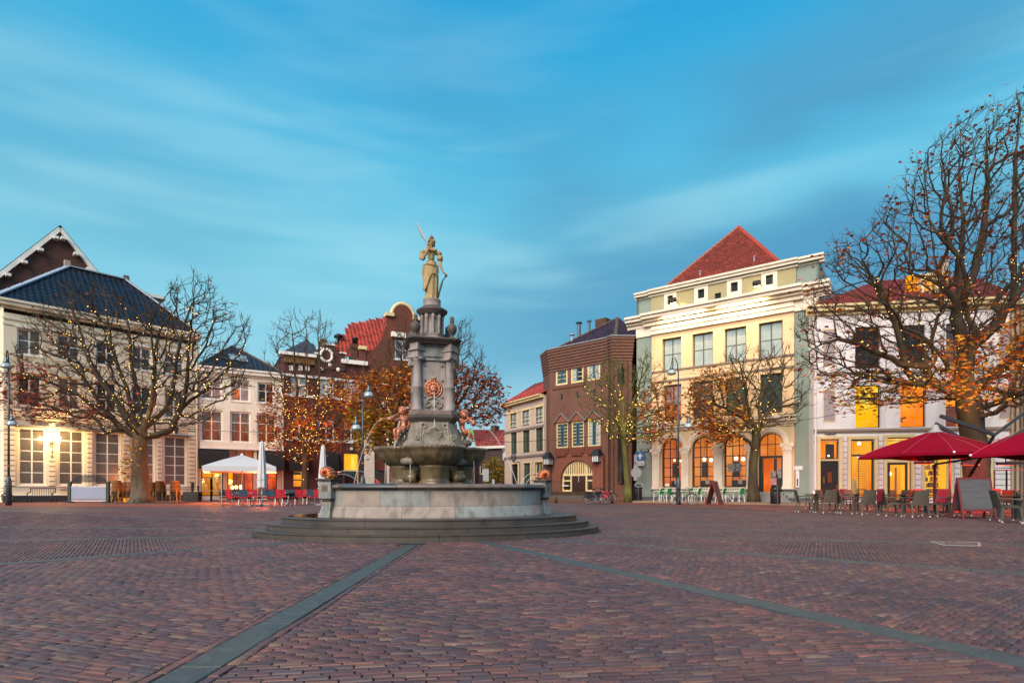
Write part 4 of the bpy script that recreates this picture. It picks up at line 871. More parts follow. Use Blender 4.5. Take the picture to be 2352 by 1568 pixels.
def tiles(par, poly, m, tw=.3, tl=.33, name='tile', wave=.035, single=300, under=None, seed=1, stag=False):
 """roof slope laid with single pantiles; poly = local 3-D outline whose first edge is the eave"""
 P = [Vector(p) for p in poly]; e = (P[1] - P[0]).normalized(); nrm = e.cross(P[2] - P[1]).normalized()
 if nrm.z < 0: nrm = -nrm
 s = nrm.cross(e)
 if s.z < 0: s = -s
 Q = [((p - P[0]).dot(e), (p - P[0]).dot(s)) for p in P]
 def inside(x, y):
  c = False; j = len(Q) - 1
  for i in range(len(Q)):
   if (Q[i][1] > y) != (Q[j][1] > y) and x < (Q[j][0] - Q[i][0]) * (y - Q[i][1]) / (Q[j][1] - Q[i][1]) + Q[i][0]: c = not c
   j = i
  return c
 if under is not None:
  MB().add(P, [tuple(range(len(P)))]).build('roof_deck', under, par)
 x0, x1 = min(q[0] for q in Q), max(q[0] for q in Q); y1 = max(q[1] for q in Q); rr = np.random.default_rng(seed)
 var = []
 for k in range(6):
  V = []; ns = 5
  for v, lift in ((0, .03), (tl * 1.08, .0)):
   for i in range(ns + 1):
    u = i / ns; V.append((tw * 1.04 * (u - .5), v - tl / 2, lift + wave * math.sin(u * 2 * pi) + wave))
  lip = [(x, y, z - .03) for x, y, z in V[:ns + 1]]
  F = [(i, i + 1, ns + 2 + i, ns + 1 + i) for i in range(ns)] + [(2 * ns + 2 + i, 2 * ns + 3 + i, i + 1, i) for i in range(ns)]
  me = bpy.data.meshes.new('tile'); me.from_pydata(V + lip, [], F); me.update(); me.materials.append(m)
  t = rr.uniform(.62, 1.25); tn = np.array([t, t * rr.uniform(.88, 1.05), t * rr.uniform(.85, 1.1)]); setcol(me, np.repeat(tn[None], len(F), 0)); var.append((me, V + lip, F, tn))
 R = Matrix((e, s, nrm)).transposed(); eu = R.to_euler()
 spots = []
 ny = int(y1 / tl) + 1
 for j in range(ny):
  for i in range(int((x1 - x0) / tw) + 1):
   x = x0 + (i + .5) * tw; y = (j + .5) * tl
   if inside(x, y): spots.append((x, y))
 G = pmat(par)
 def dist(q): return (G @ (P[0] + e * q[0] + s * q[1])).length
 spots.sort(key=dist)
 n = 0
 for q in spots[:single]:
  me = var[rr.integers(6)][0]; p = P[0] + e * q[0] + s * q[1] + nrm * rr.uniform(0, .008)
  o = link(name, me, par, loc=p); o.rotation_euler = eu
 if spots[single:]:
  VV = []; FF = []; CC = []
  for q in spots[single:]:
   _, V, F, tn = var[rr.integers(6)]; b = len(VV); p = P[0] + e * q[0] + s * q[1] + nrm * rr.uniform(0, .008)
   VV += [tuple(p + e * v[0] + s * v[1] + nrm * v[2]) for v in V]; FF += [tuple(b + i for i in f) for f in F]; CC += [tn] * len(F)
  me = bpy.data.meshes.new('tiles'); me.from_pydata(VV, [], FF); me.update(); me.materials.append(m); setcol(me, CC); link('tiling', me, par, kind='stuff')
def ridge(par, a, b, m, r=.13, n=None, name='ridge_tile'):
 a, b = Vector(a), Vector(b); L = (b - a).length; n = n or max(2, int(L / .42)); d = (b - a) / n
 if n > 40: n = 40; d = (b - a) / n
 for k in range(n):
  MB().tube([a + d * (k + .02), a + d * (k + .98)], [r * 1.06, r * .96], 8).build(name, m, par)
def pipe(par, u, y, z0, z1, m, r=.05, name='downpipe'):
 return MB().tube([(u, y, z0), (u, y, z1)], r, 8).build(name, m, par)

M_WHITE = mat('white_paint', '#eeebe2', '#dedbd0', rough=.45, scale=3, var=.4)
M_CREAMP = mat('cream_paint', '#dccb9a', '#c9b684', rough=.5, scale=3, var=.4)
M_DKFRAME = mat('dark_frame', '#2c2f2c', rough=.4); M_BROWNF = mat('brown_frame', '#3a2a22', rough=.4); M_BLUEF = mat('blue_frame', '#2f5c72', rough=.4)
M_GCURT = mat('curtained_glass', '#756d64', '#383330', rough=.2, scale=1.0, var=.9, coat=.12, stretch=(14, 14, .25), spec=.6, detail=2)
M_GDARK = mat('dark_glass', '#33302e', '#171514', rough=.08, scale=.7, var=.8, coat=.15, spec=.4)
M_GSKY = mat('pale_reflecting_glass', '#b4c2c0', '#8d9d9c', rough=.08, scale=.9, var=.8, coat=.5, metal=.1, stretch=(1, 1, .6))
M_GGREEN = mat('green_grey_glass', '#46605c', '#24302f', rough=.06, scale=1.2, var=.9, coat=.6, stretch=(2.2, 2.2, .4))
M_GPURP = mat('dull_blind_glass', '#5d5054', '#3b3438', rough=.12, scale=1.2, var=.8, coat=.5)
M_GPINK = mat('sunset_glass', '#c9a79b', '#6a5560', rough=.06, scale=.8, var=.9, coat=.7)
M_CLEAR = glassmat('clear_glass')
E_ORANGE = emat('lit_room_orange', '#b04a14', '#ff8a2e', 1.0, 1.6, (1, 1, 1), c3='#ffb35c')
E_AMBER = emat('lit_room_amber', '#d86400', '#ffa008', 1.25, 1.6, (1, 1, .7), c3='#ffd84a')
E_YELLOW = emat('lit_room_yellow', '#f48c00', '#ffb400', 1.3, 1.3, (1, 1, .6), c3='#ffe66a')
E_DEEPOR = emat('lit_room_deep_orange', '#e86000', '#ff8200', 1.2, 1.0, c3='#ffae20')
E_RED = emat('lit_room_red', '#7a1a0a', '#f0501a', 1.3, 2.0, c3='#ff9a30')
E_DIM = emat('dim_room', '#40200f', '#b04a1a', 1.0, 1.4, c3='#b0571f')
E_SALMON = emat('sunset_reflection_pane', '#5a3626', '#e0764a', .9, 1.2, c3='#ff9c5c')  # glowing panes imitate a sunset reflection in the glass, no lit room behind
E_BULB = emat('bulb_light', '#ffdf9c', '#fff1c8', 14.0, 1)
E_WARM = emat('lamp_glow', '#ffb84a', '#ffe09a', 6.0, 1)

# ================================================================ A: long cream house at the left
A = Fac(73, 41.5, 430, 49.2)
M_A = mat('cream_plaster', '#e9dfc6', '#dccfb2', rough=.8, scale=1.2, var=.5, bump=.15, bscale=12, dirt=('#a8987a', .8, .5))
M_AB = mat('cream_boarding', '#eae0c8', '#ddd0b4', rough=.75, scale=1.5, var=.4, dirt=('#a89a7e', 1.2, .4))
M_PLTH = mat('dark_plinth', '#33373c', '#25282c', rough=.7, scale=2)
a0, a1 = A.u(8), A.u(455)
ra = A.root('cream_house', 'long cream three-storey house with hipped black tile roof behind the big left tree')
def sh(f, off=0):
 return f
HT = A.h(73, 699)                                    # top of the cornice
g0, g1 = A.h(73, 1114), A.h(73, 981)                 # ground-floor windows
m0, m1 = A.h(73, 932.7), A.h(73, 856)
t0, t1 = A.h(73, 816.5), A.h(73, 756)
upx = [(39, 96), (132.5, 184), (220, 269), (302, 347.5), (377.5, 422.5)]; gpx = [(41, 106), (133, 194), (217, 277.5), (302, 356), (376, 429)]
holes = []
U_A = [(A.u(a), A.u(b)) for a, b in upx]; G_A = [(A.u(a), A.u(b)) for a, b in gpx]
for a, b in U_A: holes += [(a, b, m0, m1), (a, b, t0, t1)]
for a, b in G_A: holes.append((a, b, g0, g1))
pz = A.h(73, 1137.5)
wall(ra, a0, a1, pz, HT - .9, holes, M_A)
shell(ra, a0, a1, 0, HT - .2, 12, M_A)
MB().box(a0 - .03, a1, -.06, .3, -.02, pz).build('plinth', M_PLTH, ra)
MB().box(a0 - .04, a1, -.09, 0, pz, pz + .06).build('plinth_ledge', M_WHITE, ra)
for (z0, z1, y0) in ((HT - .16, HT, -.62), (HT - .42, HT - .17, -.50), (HT - .62, HT - .43, -.18), (HT - 1.35, HT - 1.22, -.10), (HT - 1.75, HT - 1.62, -.06)):
 MB().box(a0 - (-y0) * .8, a1 + .1, y0, .02, z0, z1).build('cornice', M_AB, ra)
sb = A.h(73, 938)
MB().box(a0 - .06, a1, -.07, 0, sb - .12, sb).build('string_course', M_AB, ra)
for i, (a, b) in enumerate(U_A):
 window(ra, a, b, m0, m1, 2, 2, M_WHITE, [M_GDARK, M_GCURT, M_GDARK, M_GDARK, M_GCURT][i], fw=.13, mw=.07, rowz=[.42], sill=M_WHITE)
 window(ra, a, b, t0, t1, 2, 2, M_WHITE, [M_GCURT, M_GPURP, M_GDARK, M_GPURP, M_GCURT][i], fw=.13, mw=.07, rowz=[.55], sill=M_WHITE)
 for z in (m1, t1): MB().box(a - .08, b + .08, -.09, 0, z, z + .14).build('lintel', M_WHITE, ra)
for i, (a, b) in enumerate(G_A):
 window(ra, a, b, g0, g1, 2, 5, M_WHITE, M_GCURT, fw=.14, mw=.055, rowz=[.2, .41, .60, .82], sill=M_WHITE)
 MB().box(a - .22, b + .22, -.32, 0, g1 + .06, g1 + .14).box(a - .14, b + .14, -.2, 0, g1 - .05, g1 + .05).build('hood', mat('zinc_hood', '#8f8d8c', rough=.5), ra)
 if i in (0, 1, 4):                               # small dark lantern-shaped sirens above the hoods
  MB().lathe([(.10, 0), (.14, .35), (.20, .48), (.20, .52), (.05, .56)], 8, ((a + b) / 2, -.25, g1 + .2)).build('wall_lantern', mat('dark_green_iron', '#22302f', rough=.5), ra)
edges = [a0 + .02] + [v for p in G_A for v in (p[0] - .16, p[1] + .16)] + [a1 - .25]
M_COURSE = M_AB
for k in range(0, len(edges), 2):
 e0, e1 = edges[k], edges[k + 1]; nz = 13; MB().box(e0 + .01, e1 - .01, -.02, -.002, g0 - .1, sb - .15).build('joint_bed', mat('joint_shadow', '#8f8168', rough=.9), ra)
 for j in range(nz):
  zz0 = g0 - .1 + (g1 + .55 - g0) * j / nz; MB().box(e0, e1, -.09, 0, zz0 + .07, zz0 + (g1 + .55 - g0) / nz).build('facing_board', M_COURSE, ra)
for j in range(4):                                   # long courses above the hoods
 zz0 = g1 + .5 + (sb - .14 - g1 - .5) * j / 4; MB().box(a0 + .02, a1 - .25, -.08, 0, zz0 + .07, zz0 + (sb - .14 - g1 - .5) / 4).build('facing_board', M_COURSE, ra)
pipe(ra, a1 - .12, -.08, pz, HT - .5, M_AB, .06)
oR = 5.0
hR = (A.h(156.6, 614.7, oR) + A.h(290.6, 643.7, oR)) / 2
rL, rR = (A.u(156.6, oR), oR, hR), (A.u(290.6, oR), oR, hR)
eL, eR = (a0 - .45, -.35, HT + .02), (a1 + .1, -.35, HT + .02)
M_TBLK = mat('black_glazed_tile', '#20262e', '#14181f', rough=.42, scale=6, var=.6, spec=.4, attr='tone')
M_DECK = mat('roof_deck', '#16191d', rough=.9)
M_LEAD = mat('lead_flashing', '#9aa6b6', '#7f8b9b', rough=.5, scale=3)
tiles(ra, [eL, eR, rR, rL], M_TBLK, .40, .40, under=M_DECK, seed=4)
bk = [(eR[0], 12, HT), (eL[0], 12, HT)]
MB().add([eL, rL, bk[1]], [(2, 1, 0)]).add([eR, bk[0], rR], [(0, 1, 2)]).add([bk[1], bk[0], rR, rL], [(3, 2, 1, 0)]).build('roof', M_DECK, ra)
for p, q in ((eL, rL), (rL, rR), (rR, eR)):
 MB().bar(Vector(p) + Vector((0, 0, .1)), Vector(q) + Vector((0, 0, .1)), .42, .10).build('flashing', M_LEAD, ra)
MB().box(rL[0] - .25, rL[0] + .15, oR - .1, oR + .3, hR, hR + .55).build('chimney', mat('pale_chimney', '#a89c8c', rough=.8), ra)
MB().box(rR[0] - .2, rR[0] + .2, oR - .1, oR + .3, hR, hR + .45).build('chimney', mat('grey_chimney', '#6f6c68', rough=.8), ra)
lx = A.u(118.7); lz = A.h(118.7, 1004)
lamp = thing('wall_lamp', 'two bright bare bulbs over a black star bracket on the long cream house', 'lamp', tuple(pmat(ra) @ Vector((lx, 0, lz))), A.ang)
bl = MB().bar((-.42, -.35, 0), (.42, -.35, 0), .03); bl.bar((0, -.2, -.1), (0, -.2, -1.6), .05)
for a in (0, pi / 4, pi / 2, 3 * pi / 4): bl.bar((-.5 * math.cos(a), -.18, -.45 - .35 * math.sin(a)), (.5 * math.cos(a), -.18, -.45 + .35 * math.sin(a)), .03)
bl.bar((0, 0, 0), (0, -.36, 0), .04); bl.build('bracket', mat('black_iron', '#23262a', rough=.6), lamp)
for s in (-1, 1):
 MB().ball((s * .4, -.36, .0), .10, 10, 8).build('bulb', E_BULB, lamp, smooth=True)
 l = bpy.data.lights.new('bulb_light', 'POINT'); l.energy = 230; l.color = (1, .62, .25); l.shadow_soft_size = .12; lo = bpy.data.objects.new('bulb_light', l); COL.objects.link(lo); lo.parent = lamp; lo.location = (s * .4, -.85, -.05)
M_BRK_D = brickmat('brick_dark_red', '#6f3f33', '#55302a', '#4a3f38', .21, .062)
og = 13.0
rg = A.root('gabled_brick_house', 'dark red brick gable with white barge boards rising behind the long cream house')
gp_, gl, gr = (A.u(137, og), A.h(137, 531, og)), (A.u(-120, og), A.h(-120, 728, og)), (A.u(226, og), A.h(226, 640, og))
MB().slab([(gl[0], 0), (gr[0] + 1.5, 0), (gr[0] + 1.5, gr[1] - 2), (gr[0], gr[1]), gp_, gl], og, og + 9).build('wall', M_BRK_D, rg)
for p, q in ((gl, gp_), (gp_, (gr[0] + 1.6, gr[1] - 1.9))):
 MB().bar((p[0], og - .2, p[1] + .15), (q[0], og - .2, q[1] + .15), .30, .34).build('barge_board', M_WHITE, rg)
 MB().bar((p[0], og + 4.5, p[1] + .42), (q[0], og + 4.5, q[1] + .42), 9.6, .12).build('roof', M_DECK, rg)
for px, py in ((28, 705 - 80), (70, 594), (110, 563), (152, 549 + 3), (192, 584), (224, 618)):
 pass
for t in (.35, .5, .65, .8, .95):
 x, z = gl[0] + (gp_[0] - gl[0]) * t, gl[1] + (gp_[1] - gl[1]) * t; MB().box(x - .14, x + .22, og - .75, og, z - .52, z - .28).build('rafter_end', M_WHITE, rg)
for t in (.08, .4, .72, 1.0):
 x, z = gp_[0] + (gr[0] - gp_[0]) * t, gp_[1] + (gr[1] - gp_[1]) * t; MB().box(x - .22, x + .14, og - .75, og, z - .58, z - .34).build('rafter_end', M_WHITE, rg)
window(rg, A.u(104, og), A.u(130, og), A.h(115, 650, og), A.h(115, 629, og), 2, 1, M_WHITE, mat('red_curtain_glass', '#7a2a22', '#3b1512', rough=.1, coat=.5), y=og - .1, fw=.12)
re = A.root('flat_roofed_house', 'white overhanging flat eave showing behind the right end of the black hipped roof')
oe = 9.0
e0, e1, ez = A.u(335, oe), A.u(377, oe), A.h(350, 680, oe)
MB().box(e0 - 2, e1, oe - .6, oe + 3, ez - .25, ez + .05).build('eave', M_WHITE, re); MB().box(e0 - 2, e1 - 1.0, oe, oe + 3, 0, ez - .25).build('wall', M_BRK_D, re)

# ================================================================ B: narrow cream house with the cafe
B_ = Fac(455, 50.0, 650, 53.6)
rb_ = B_.root('cream_cafe_house', 'cream house with black pyramid roof above a red-lit cafe front')
M_B = mat('pale_cream_plaster', '#efe9d8', '#e2dac6', rough=.8, scale=1.2, var=.5, bump=.12, bscale=14, dirt=('#a99f88', .9, .5))
b0, b1 = B_.u(456), B_.u(651); HB = B_.h(552, 849)
uw = [(B_.u(a), B_.u(b)) for a, b in ((464, 509), (530.6, 574), (591.6, 630))]
mw_ = [(B_.u(a), B_.u(b)) for a, b in ((459.5, 512), (528, 576), (590, 634))]
bt0, bt1 = B_.h(552, 921.5), B_.h(552, 873); bm0, bm1 = B_.h(552, 1016), B_.h(552, 945)
bs0, bs1 = B_.h(552, 1030), B_.h(552, 1018)
bsh = [(B_.u(462), B_.u(513), .35, B_.h(552, 1078)), (B_.u(522), B_.u(583), .02, B_.h(552, 1030)), (B_.u(591), B_.u(637), .35, B_.h(552, 1078))]
wall(rb_, b0, b1, 0, HB - .5, [(a, b, bt0, bt1) for a, b in uw] + [(a, b, bm0, bm1) for a, b in mw_] + bsh, M_B)
shell(rb_, b0, b1, 0, HB, 9, M_B)
for z0, z1, y0 in ((HB - .15, HB, -.5), (HB - .45, HB - .16, -.38), (HB - .62, HB - .46, -.12)): MB().box(b0, b1, y0, .02, z0, z1).build('cornice', M_WHITE, rb_)
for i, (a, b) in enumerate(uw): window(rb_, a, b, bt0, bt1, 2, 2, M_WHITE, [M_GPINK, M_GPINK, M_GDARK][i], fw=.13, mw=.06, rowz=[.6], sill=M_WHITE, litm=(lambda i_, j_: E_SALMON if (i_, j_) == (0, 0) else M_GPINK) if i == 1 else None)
def drape(par, a, b, c, d, y):
 for s in (0, 1):
  pts = []; w_ = (b - a) * .46
  for k in range(9):
   t = k / 8; x = w_ * (1 - .95 * t) if True else 0; pts.append((t, max(x, .05)))
  mb = MB(); vs = []
  for t, x in pts:
   z = d - (d - c) * t
   for q in range(7):
    xx = x * q / 6; vs.append(((a + xx) if s == 0 else (b - xx), y + .03 * math.sin(q * 2.2), z))
  mb.add(vs, [(r * 7 + q, r * 7 + q + 1, (r + 1) * 7 + q + 1, (r + 1) * 7 + q) for r in range(8) for q in range(6)])
  mb.build('curtain', mat('lace_curtain', '#c7b6a8', '#a08a80', rough=.9, scale=3), par, smooth=True)
for i, (a, b) in enumerate(mw_):
 window(rb_, a, b, bm0, bm1, 2, 3, M_WHITE, M_CLEAR, fw=.15, mw=.06, rowz=[.34, .66], sill=M_WHITE, back=[E_DIM, E_DIM, E_DIM][i], backy=.6)
 drape(rb_, a + .15, b - .15, bm0 + .15, bm1 - .1, .32)
MB().box(b0 + .1, b1, -.16, 0, bs0, bs1 + .05).build('fascia', M_B, rb_); MB().box(b0 + .1, b1, -.26, 0, bs0 - .1, bs0).build('fascia_ledge', M_WHITE, rb_)
M_BLKAWN = mat('black_awning_cloth', '#17161a', '#0f0e11', rough=.8, scale=2)
def awning(par, a, b, z0, z1, out, lab=None, m=None):
 n = 8; P = [(-out * math.sin(t * pi / 2 / n), z1 - (z1 - z0) * (1 - math.cos(t * pi / 2 / n))) for t in range(n + 1)]
 mb = MB(); mb.add([(a, y, z) for y, z in P] + [(b, y, z) for y, z in P], [(i, n + 1 + i, n + 2 + i, i + 1) for i in range(n)])
 mb.add([(a, 0, z0)] + [(a, y, z) for y, z in P], [tuple(range(n + 2))]); mb.add([(b, 0, z0)] + [(b, y, z) for y, z in P], [tuple(range(n + 1, -1, -1))])
 return mb.build('awning', m or M_BLKAWN, par)
awning(rb_, B_.u(456.5), B_.u(526), B_.h(490, 1076), bs0 - .1, .8); awning(rb_, B_.u(590), B_.u(651), B_.h(620, 1080), bs0 - .1, .8)
M_PINKP = mat('pinkish_pillar', '#c99a86', '#b58573', rough=.6, scale=2)
for a in (513, 583.5, 637): MB().box(B_.u(a), B_.u(a + 9), -.12, .0, 0, B_.h(552, 1074)).build('pillar', M_PINKP, rb_)
for (a, b, c, d), em in zip(bsh, (E_AMBER, E_DIM, E_RED)):
 window(rb_, a, b, c, d, 3 if em is E_DIM else 2, 2, M_BROWNF, M_CLEAR, fw=.1, mw=.05, rowz=[.72], back=em, backy=1.4, name='shop_window')
for px, py, r in ((556, 1118, .16), (545, 1118, .14), (536, 1119, .13), (476, 1082, .28), (500, 1092, .16)):
 MB().ball((B_.u(px), 1.0, B_.h(px, py)), r, 10, 7, (1, 1, 1.3 if r < .2 else .5)).build('table_lamp', E_WARM, rb_, smooth=True)
tb = B_.u(455), B_.u(611)
apx = (B_.u(534.4, 4.5), 4.5, B_.h(534.4, 795.3, 4.5)); eB0, eB1 = (b0 + .05, -.3, HB + .02), (B_.u(650), -.3, HB + .02)
tiles(rb_, [eB0, eB1, apx], mat('slate_blue_tile', '#2f353c', '#1f2329', rough=.5, scale=5, var=.6, attr='tone'), .42, .42, under=M_DECK, seed=8)
MB().add([eB0, (b0, 9, HB), apx], [(0, 1, 2)]).add([eB1, (b1, 9, HB), apx], [(2, 1, 0)]).add([(b0, 9, HB), (b1, 9, HB), apx], [(0, 1, 2)]).build('roof', M_DECK, rb_)
for e in (eB0, eB1): ridge(rb_, e, apx, mat('mossy_ridge', '#5f5448', '#453d35', rough=.8), .14)
sk = Vector(eB0).lerp(Vector(eB1), .52).lerp(Vector(apx), .42); e_ = (Vector(apx) - Vector(eB0).lerp(Vector(eB1), .5)).normalized()
for dx in (-.1,):
 c = sk + Vector((dx, -.12, .12)); up = e_ * .75; rt_ = Vector((.75, 0, 0))
 MB().add([c - rt_ - up, c + rt_ - up, c + rt_ + up, c - rt_ + up], [(0, 1, 2, 3)]).build('skylight', M_GSKY, rb_)

# ================================================================ C: red brick house with white trim and stepped gable
C_ = Fac(652, 53.7, 848, 57.8)
rc = C_.root('red_brick_house', 'dark red brick house with white trim and small stepped gable behind the orange tree')
M_BRK_R = brickmat('brick_purple_red', '#6a3330', '#512624', '#40302c', .21, .062)
c0, c1 = C_.u(652), C_.u(836); HC = C_.h(690, 818)
cu = [(668, 707), (731, 768), (790, 824)]; ct0, ct1, cm0, cm1 = C_.h(745, 914), C_.h(745, 868), C_.h(745, 1010), C_.h(745, 963)
Uc = [(C_.u(a), C_.u(b)) for a, b in cu]
shp = [(C_.u(672), C_.u(696), C_.h(684, 1119), C_.h(684, 1080)), (C_.u(746), C_.u(768), C_.h(757, 1119), C_.h(757, 1080)), (C_.u(789), C_.u(824), .1, C_.h(806, 1040))]
wall(rc, c0, c1, 0, HC, [(a, b, ct0, ct1) for a, b in Uc] + [(a, b, cm0, cm1) for a, b in Uc] + shp, M_BRK_R)
shell(rc, c0, c1, 0, HC, 10, M_BRK_R)
for a, b in Uc:
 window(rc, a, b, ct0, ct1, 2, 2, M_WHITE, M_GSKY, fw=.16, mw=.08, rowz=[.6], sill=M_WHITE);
 window(rc, a, b, cm0, cm1, 2, 2, M_WHITE, M_GDARK, fw=.16, mw=.08, rowz=[.6], sill=M_WHITE, back=None, litm=(lambda i, j: E_RED if j == 1 else M_GDARK))
for py in (871, 916, 1015): MB().box(c0, c1, -.08, 0, C_.h(745, py), C_.h(745, py) + .22).build('string_course', M_WHITE, rc)
MB().box(C_.u(641), C_.u(724), -.7, .1, HC - .1, HC + .18).build('cornice', M_WHITE, rc); MB().box(C_.u(652), C_.u(722), -.4, .0, HC - .75, HC - .15).build('frieze', mat('ochre_frieze', '#8a6238', rough=.8), rc)
for px in (668, 690, 706): MB().obox((C_.u(px), -.06, C_.h(px, 845)), (.35, .08, .5)).build('white_block', M_WHITE, rc)
gx0, gx1, gz = C_.u(723), C_.u(778), C_.h(750, 793)
st_ = [(gx0, HC - 1), (gx1 + .6, HC - 1), (gx1 + .6, C_.h(778, 812)), (gx1, C_.h(778, 812)), (gx1, C_.h(778, 802)), (gx1 - .5, C_.h(770, 802)), (gx1 - .5, gz), (gx0 + .9, gz), (gx0 + .9, C_.h(735, 802)), (gx0 + .3, C_.h(730, 802)), (gx0 + .3, C_.h(727, 814)), (gx0, C_.h(727, 814))]
MB().slab(st_, -.15, .3).build('stepped_gable', M_BRK_R, rc)
for (x0, x1, z) in ((gx1, gx1 + .7, C_.h(778, 812)), (gx0 + .8, gx1 - .4, gz), (gx0 - .1, gx0 + .3, C_.h(727, 814)), (gx0 + .2, gx0 + .9, C_.h(735, 802))): MB().box(x0, x1, -.3, .35, z, z + .14).build('coping', M_WHITE, rc)
cxr, czr = C_.u(749), C_.h(749, 817)
MB().tube([(cxr + .55 * math.cos(t), -.2, czr + .6 * math.sin(t)) for t in np.linspace(0, 2 * pi, 25)[:-1]], .14, 8, closed=True).build('stone_ring', M_WHITE, rc, smooth=True)
for px, py in ((738, 848), (757, 838), (776, 849)): MB().ball((C_.u(px), -.12, C_.h(px, py)), .22, 8, 6, (1, .5, 1)).build('stone_boss', M_WHITE, rc, smooth=True)
MB().box(C_.u(743), C_.u(756), 1.2, 1.9, HC, C_.h(750, 782, 1.5)).build('chimney', mat('sooty_brick', '#57412f', '#3a2c22', rough=.9), rc)
sap = (C_.u(706, 5), 5, C_.h(706, 779, 5)); s0, s1 = (C_.u(650), -.4, HC + .2), (C_.u(738), -.4, HC + .2)
tiles(rc, [s0, s1, sap], mat('grey_slate', '#4a4f5a', '#363b45', rough=.45, scale=5, var=.6, attr='tone'), .38, .36, wave=.006, under=M_DECK, seed=5, single=120)
MB().add([s0, (s0[0], 10, HC), sap], [(0, 1, 2)]).add([s1, (s1[0], 10, HC), sap], [(2, 1, 0)]).build('roof', M_DECK, rc)
MB().lathe([(.12, 0), (.05, .3), (.1, .5), (.02, .9)], 8, sap).build('finial', M_LEAD, rc)
for a, b in ((663, 707), (735, 775)): awning(rc, C_.u(a), C_.u(b), C_.h(a, 1082), C_.h(a, 1036), .7)
for (a, b, c, d), em in zip(shp, (E_AMBER, E_AMBER, E_YELLOW)):
 f = window(rc, a, b, c, d, 1, 2, M_BROWNF if em is E_AMBER else M_CREAMP, M_CLEAR, fw=.10, mw=.06, rowz=[.45] if em is E_AMBER else [.62], back=em, backy=.6, name='shop_window', litm=None)
 if em is E_YELLOW: ubox('door_panel', M_GDARK, f, a + .1, b - .1, .3, .33, c, c + (d - c) * .60)
 else:
  bt = MB()
  for k in range(9): x = a + .15 + (b - a - .3) * k / 8; bt.lathe([(.045, 0), (.045, .2), (.015, .26), (.015, .34)], 6, (x, .5, c + (d - c) * (.78)))
  bt.build('bottles', mat('bottle_glass', '#3a1a08', rough=.2), rc, kind='stuff'); MB().box(a, b, .4, .58, c + (d - c) * .76, c + (d - c) * .78).box(a, b, .4, .58, c + (d - c) * .42, c + (d - c) * .45).build('shelf', M_BROWNF, rc)
MB().box(c0, c1, -.14, 0, 0, .4).build('plinth', M_PLTH, rc)
MB().box(C_.u(804), C_.u(810), -.12, 0, C_.h(806, 1033), C_.h(806, 1027)).build('keystone', M_WHITE, rc)

# ================================================================ D: big brick house with curved gable and red roof
D_ = Fac(836, 57.6, 1010, 61.6)
rd = D_.root('curved_gable_house', 'large red brick house with round-topped gable and steep orange tile roof')
M_BRK_O = brickmat('brick_orange_red', '#86432f', '#6a3226', '#4a362e', .21, .062)
d0, d1 = D_.u(836), D_.u(1008)
hS, hS2, hT = D_.h(886, 716), D_.h(952, 731), D_.h(925, 699)
gw = [(906.6, 944, 826, 781), (855, 893.5, 880, 833), (907.5, 946, 884, 840), (870, 893, 940, 912), (908, 946, 938, 895)]
H = [(D_.u(a), D_.u(b), D_.h((a + b) / 2, c), D_.h((a + b) / 2, d)) for a, b, c, d in gw]
H[2] = (H[0][0], H[0][1], H[1][2], H[1][3]); H[4] = (H[0][0], H[0][1], H[3][2], H[3][3])
hE = D_.h(852, 806); hw_ = D_.h(836, 836)
wall(rd, d0, d1, 0, hw_, [h for h in H if h[3] < hw_] + [(D_.u(860), D_.u(888), .3, D_.h(870, 1080))], M_BRK_O)
gcx = (D_.u(899.5) + D_.u(952)) / 2; gr_ = (D_.u(952) - D_.u(899.5)) / 2; hA = D_.h(925, 731)
wall(rd, D_.u(887), d1 - .0, hw_, hA, [H[0]], M_BRK_O, name='gable_wall')
sw = [(D_.u(887), hw_), (D_.u(887), D_.h(887, 745)), (D_.u(880), D_.h(880, 770)), (D_.u(870), D_.h(870, 790)), (D_.u(856), D_.h(856, 803)), (D_.u(841), D_.h(841, 806)), (D_.u(841), hw_)]
MB().slab(list(reversed(sw)), 0, .35).build('gable_shoulder', M_BRK_O, rd)
arcp = [(gcx + gr_ * math.cos(t), hA + (hT - hA) * math.sin(t)) for t in np.linspace(0, pi, 19)]
MB().slab(arcp, 0, .4).build('gable_top', M_BRK_O, rd)
MB().tube([(x, .15, z + .1) for x, z in arcp], .22, 6).build('gable_coping', M_CREAMP, rd, smooth=True)
for (x0, x1, z) in ((D_.u(885.5), gcx - gr_ + .2, hA), (gcx + gr_ - .2, gcx + gr_ + 1.2, hA), (D_.u(824), D_.u(841), D_.h(832, 803))): MB().box(x0, x1, -.3, .6, z, z + .35).build('coping', M_CREAMP, rd)
MB().box(D_.u(826), D_.u(840), -.1, .7, hw_ - 1, D_.h(832, 803)).build('pier', M_BRK_O, rd)
MB().box(D_.u(782), D_.u(842), -.5, .1, D_.h(812, 838), D_.h(812, 829)).build('cornice', M_WHITE, rd)
for h in H: window(rd, *h, 2, 2, M_WHITE, M_GPURP if h is not H[1] else M_GDARK, fw=.15, mw=.07, rowz=[.5], sill=M_WHITE)
MB().obox((D_.u(914), -.2, D_.h(914, 770)), (1.5, .4, .5)).build('white_block', M_WHITE, rd)
MB().box(D_.u(836), D_.u(859), -.18, 0, 0, D_.h(848, 985)).build('shop_pilaster', M_B, rd); MB().box(D_.u(888), D_.u(893), -.18, 0, 0, D_.h(890, 985)).build('shop_pilaster', M_B, rd)
window(rd, D_.u(860), D_.u(888), .3, D_.h(870, 1080), 2, 2, M_BROWNF, M_GDARK, fw=.1, rowz=[.7], name='shop_window')
MB().box(D_.u(861.5), D_.u(869), .10, .12, D_.h(865, 1085), D_.h(865, 1066)).build('poster', mat('teal_poster', '#2f8f8c', rough=.6), rd)
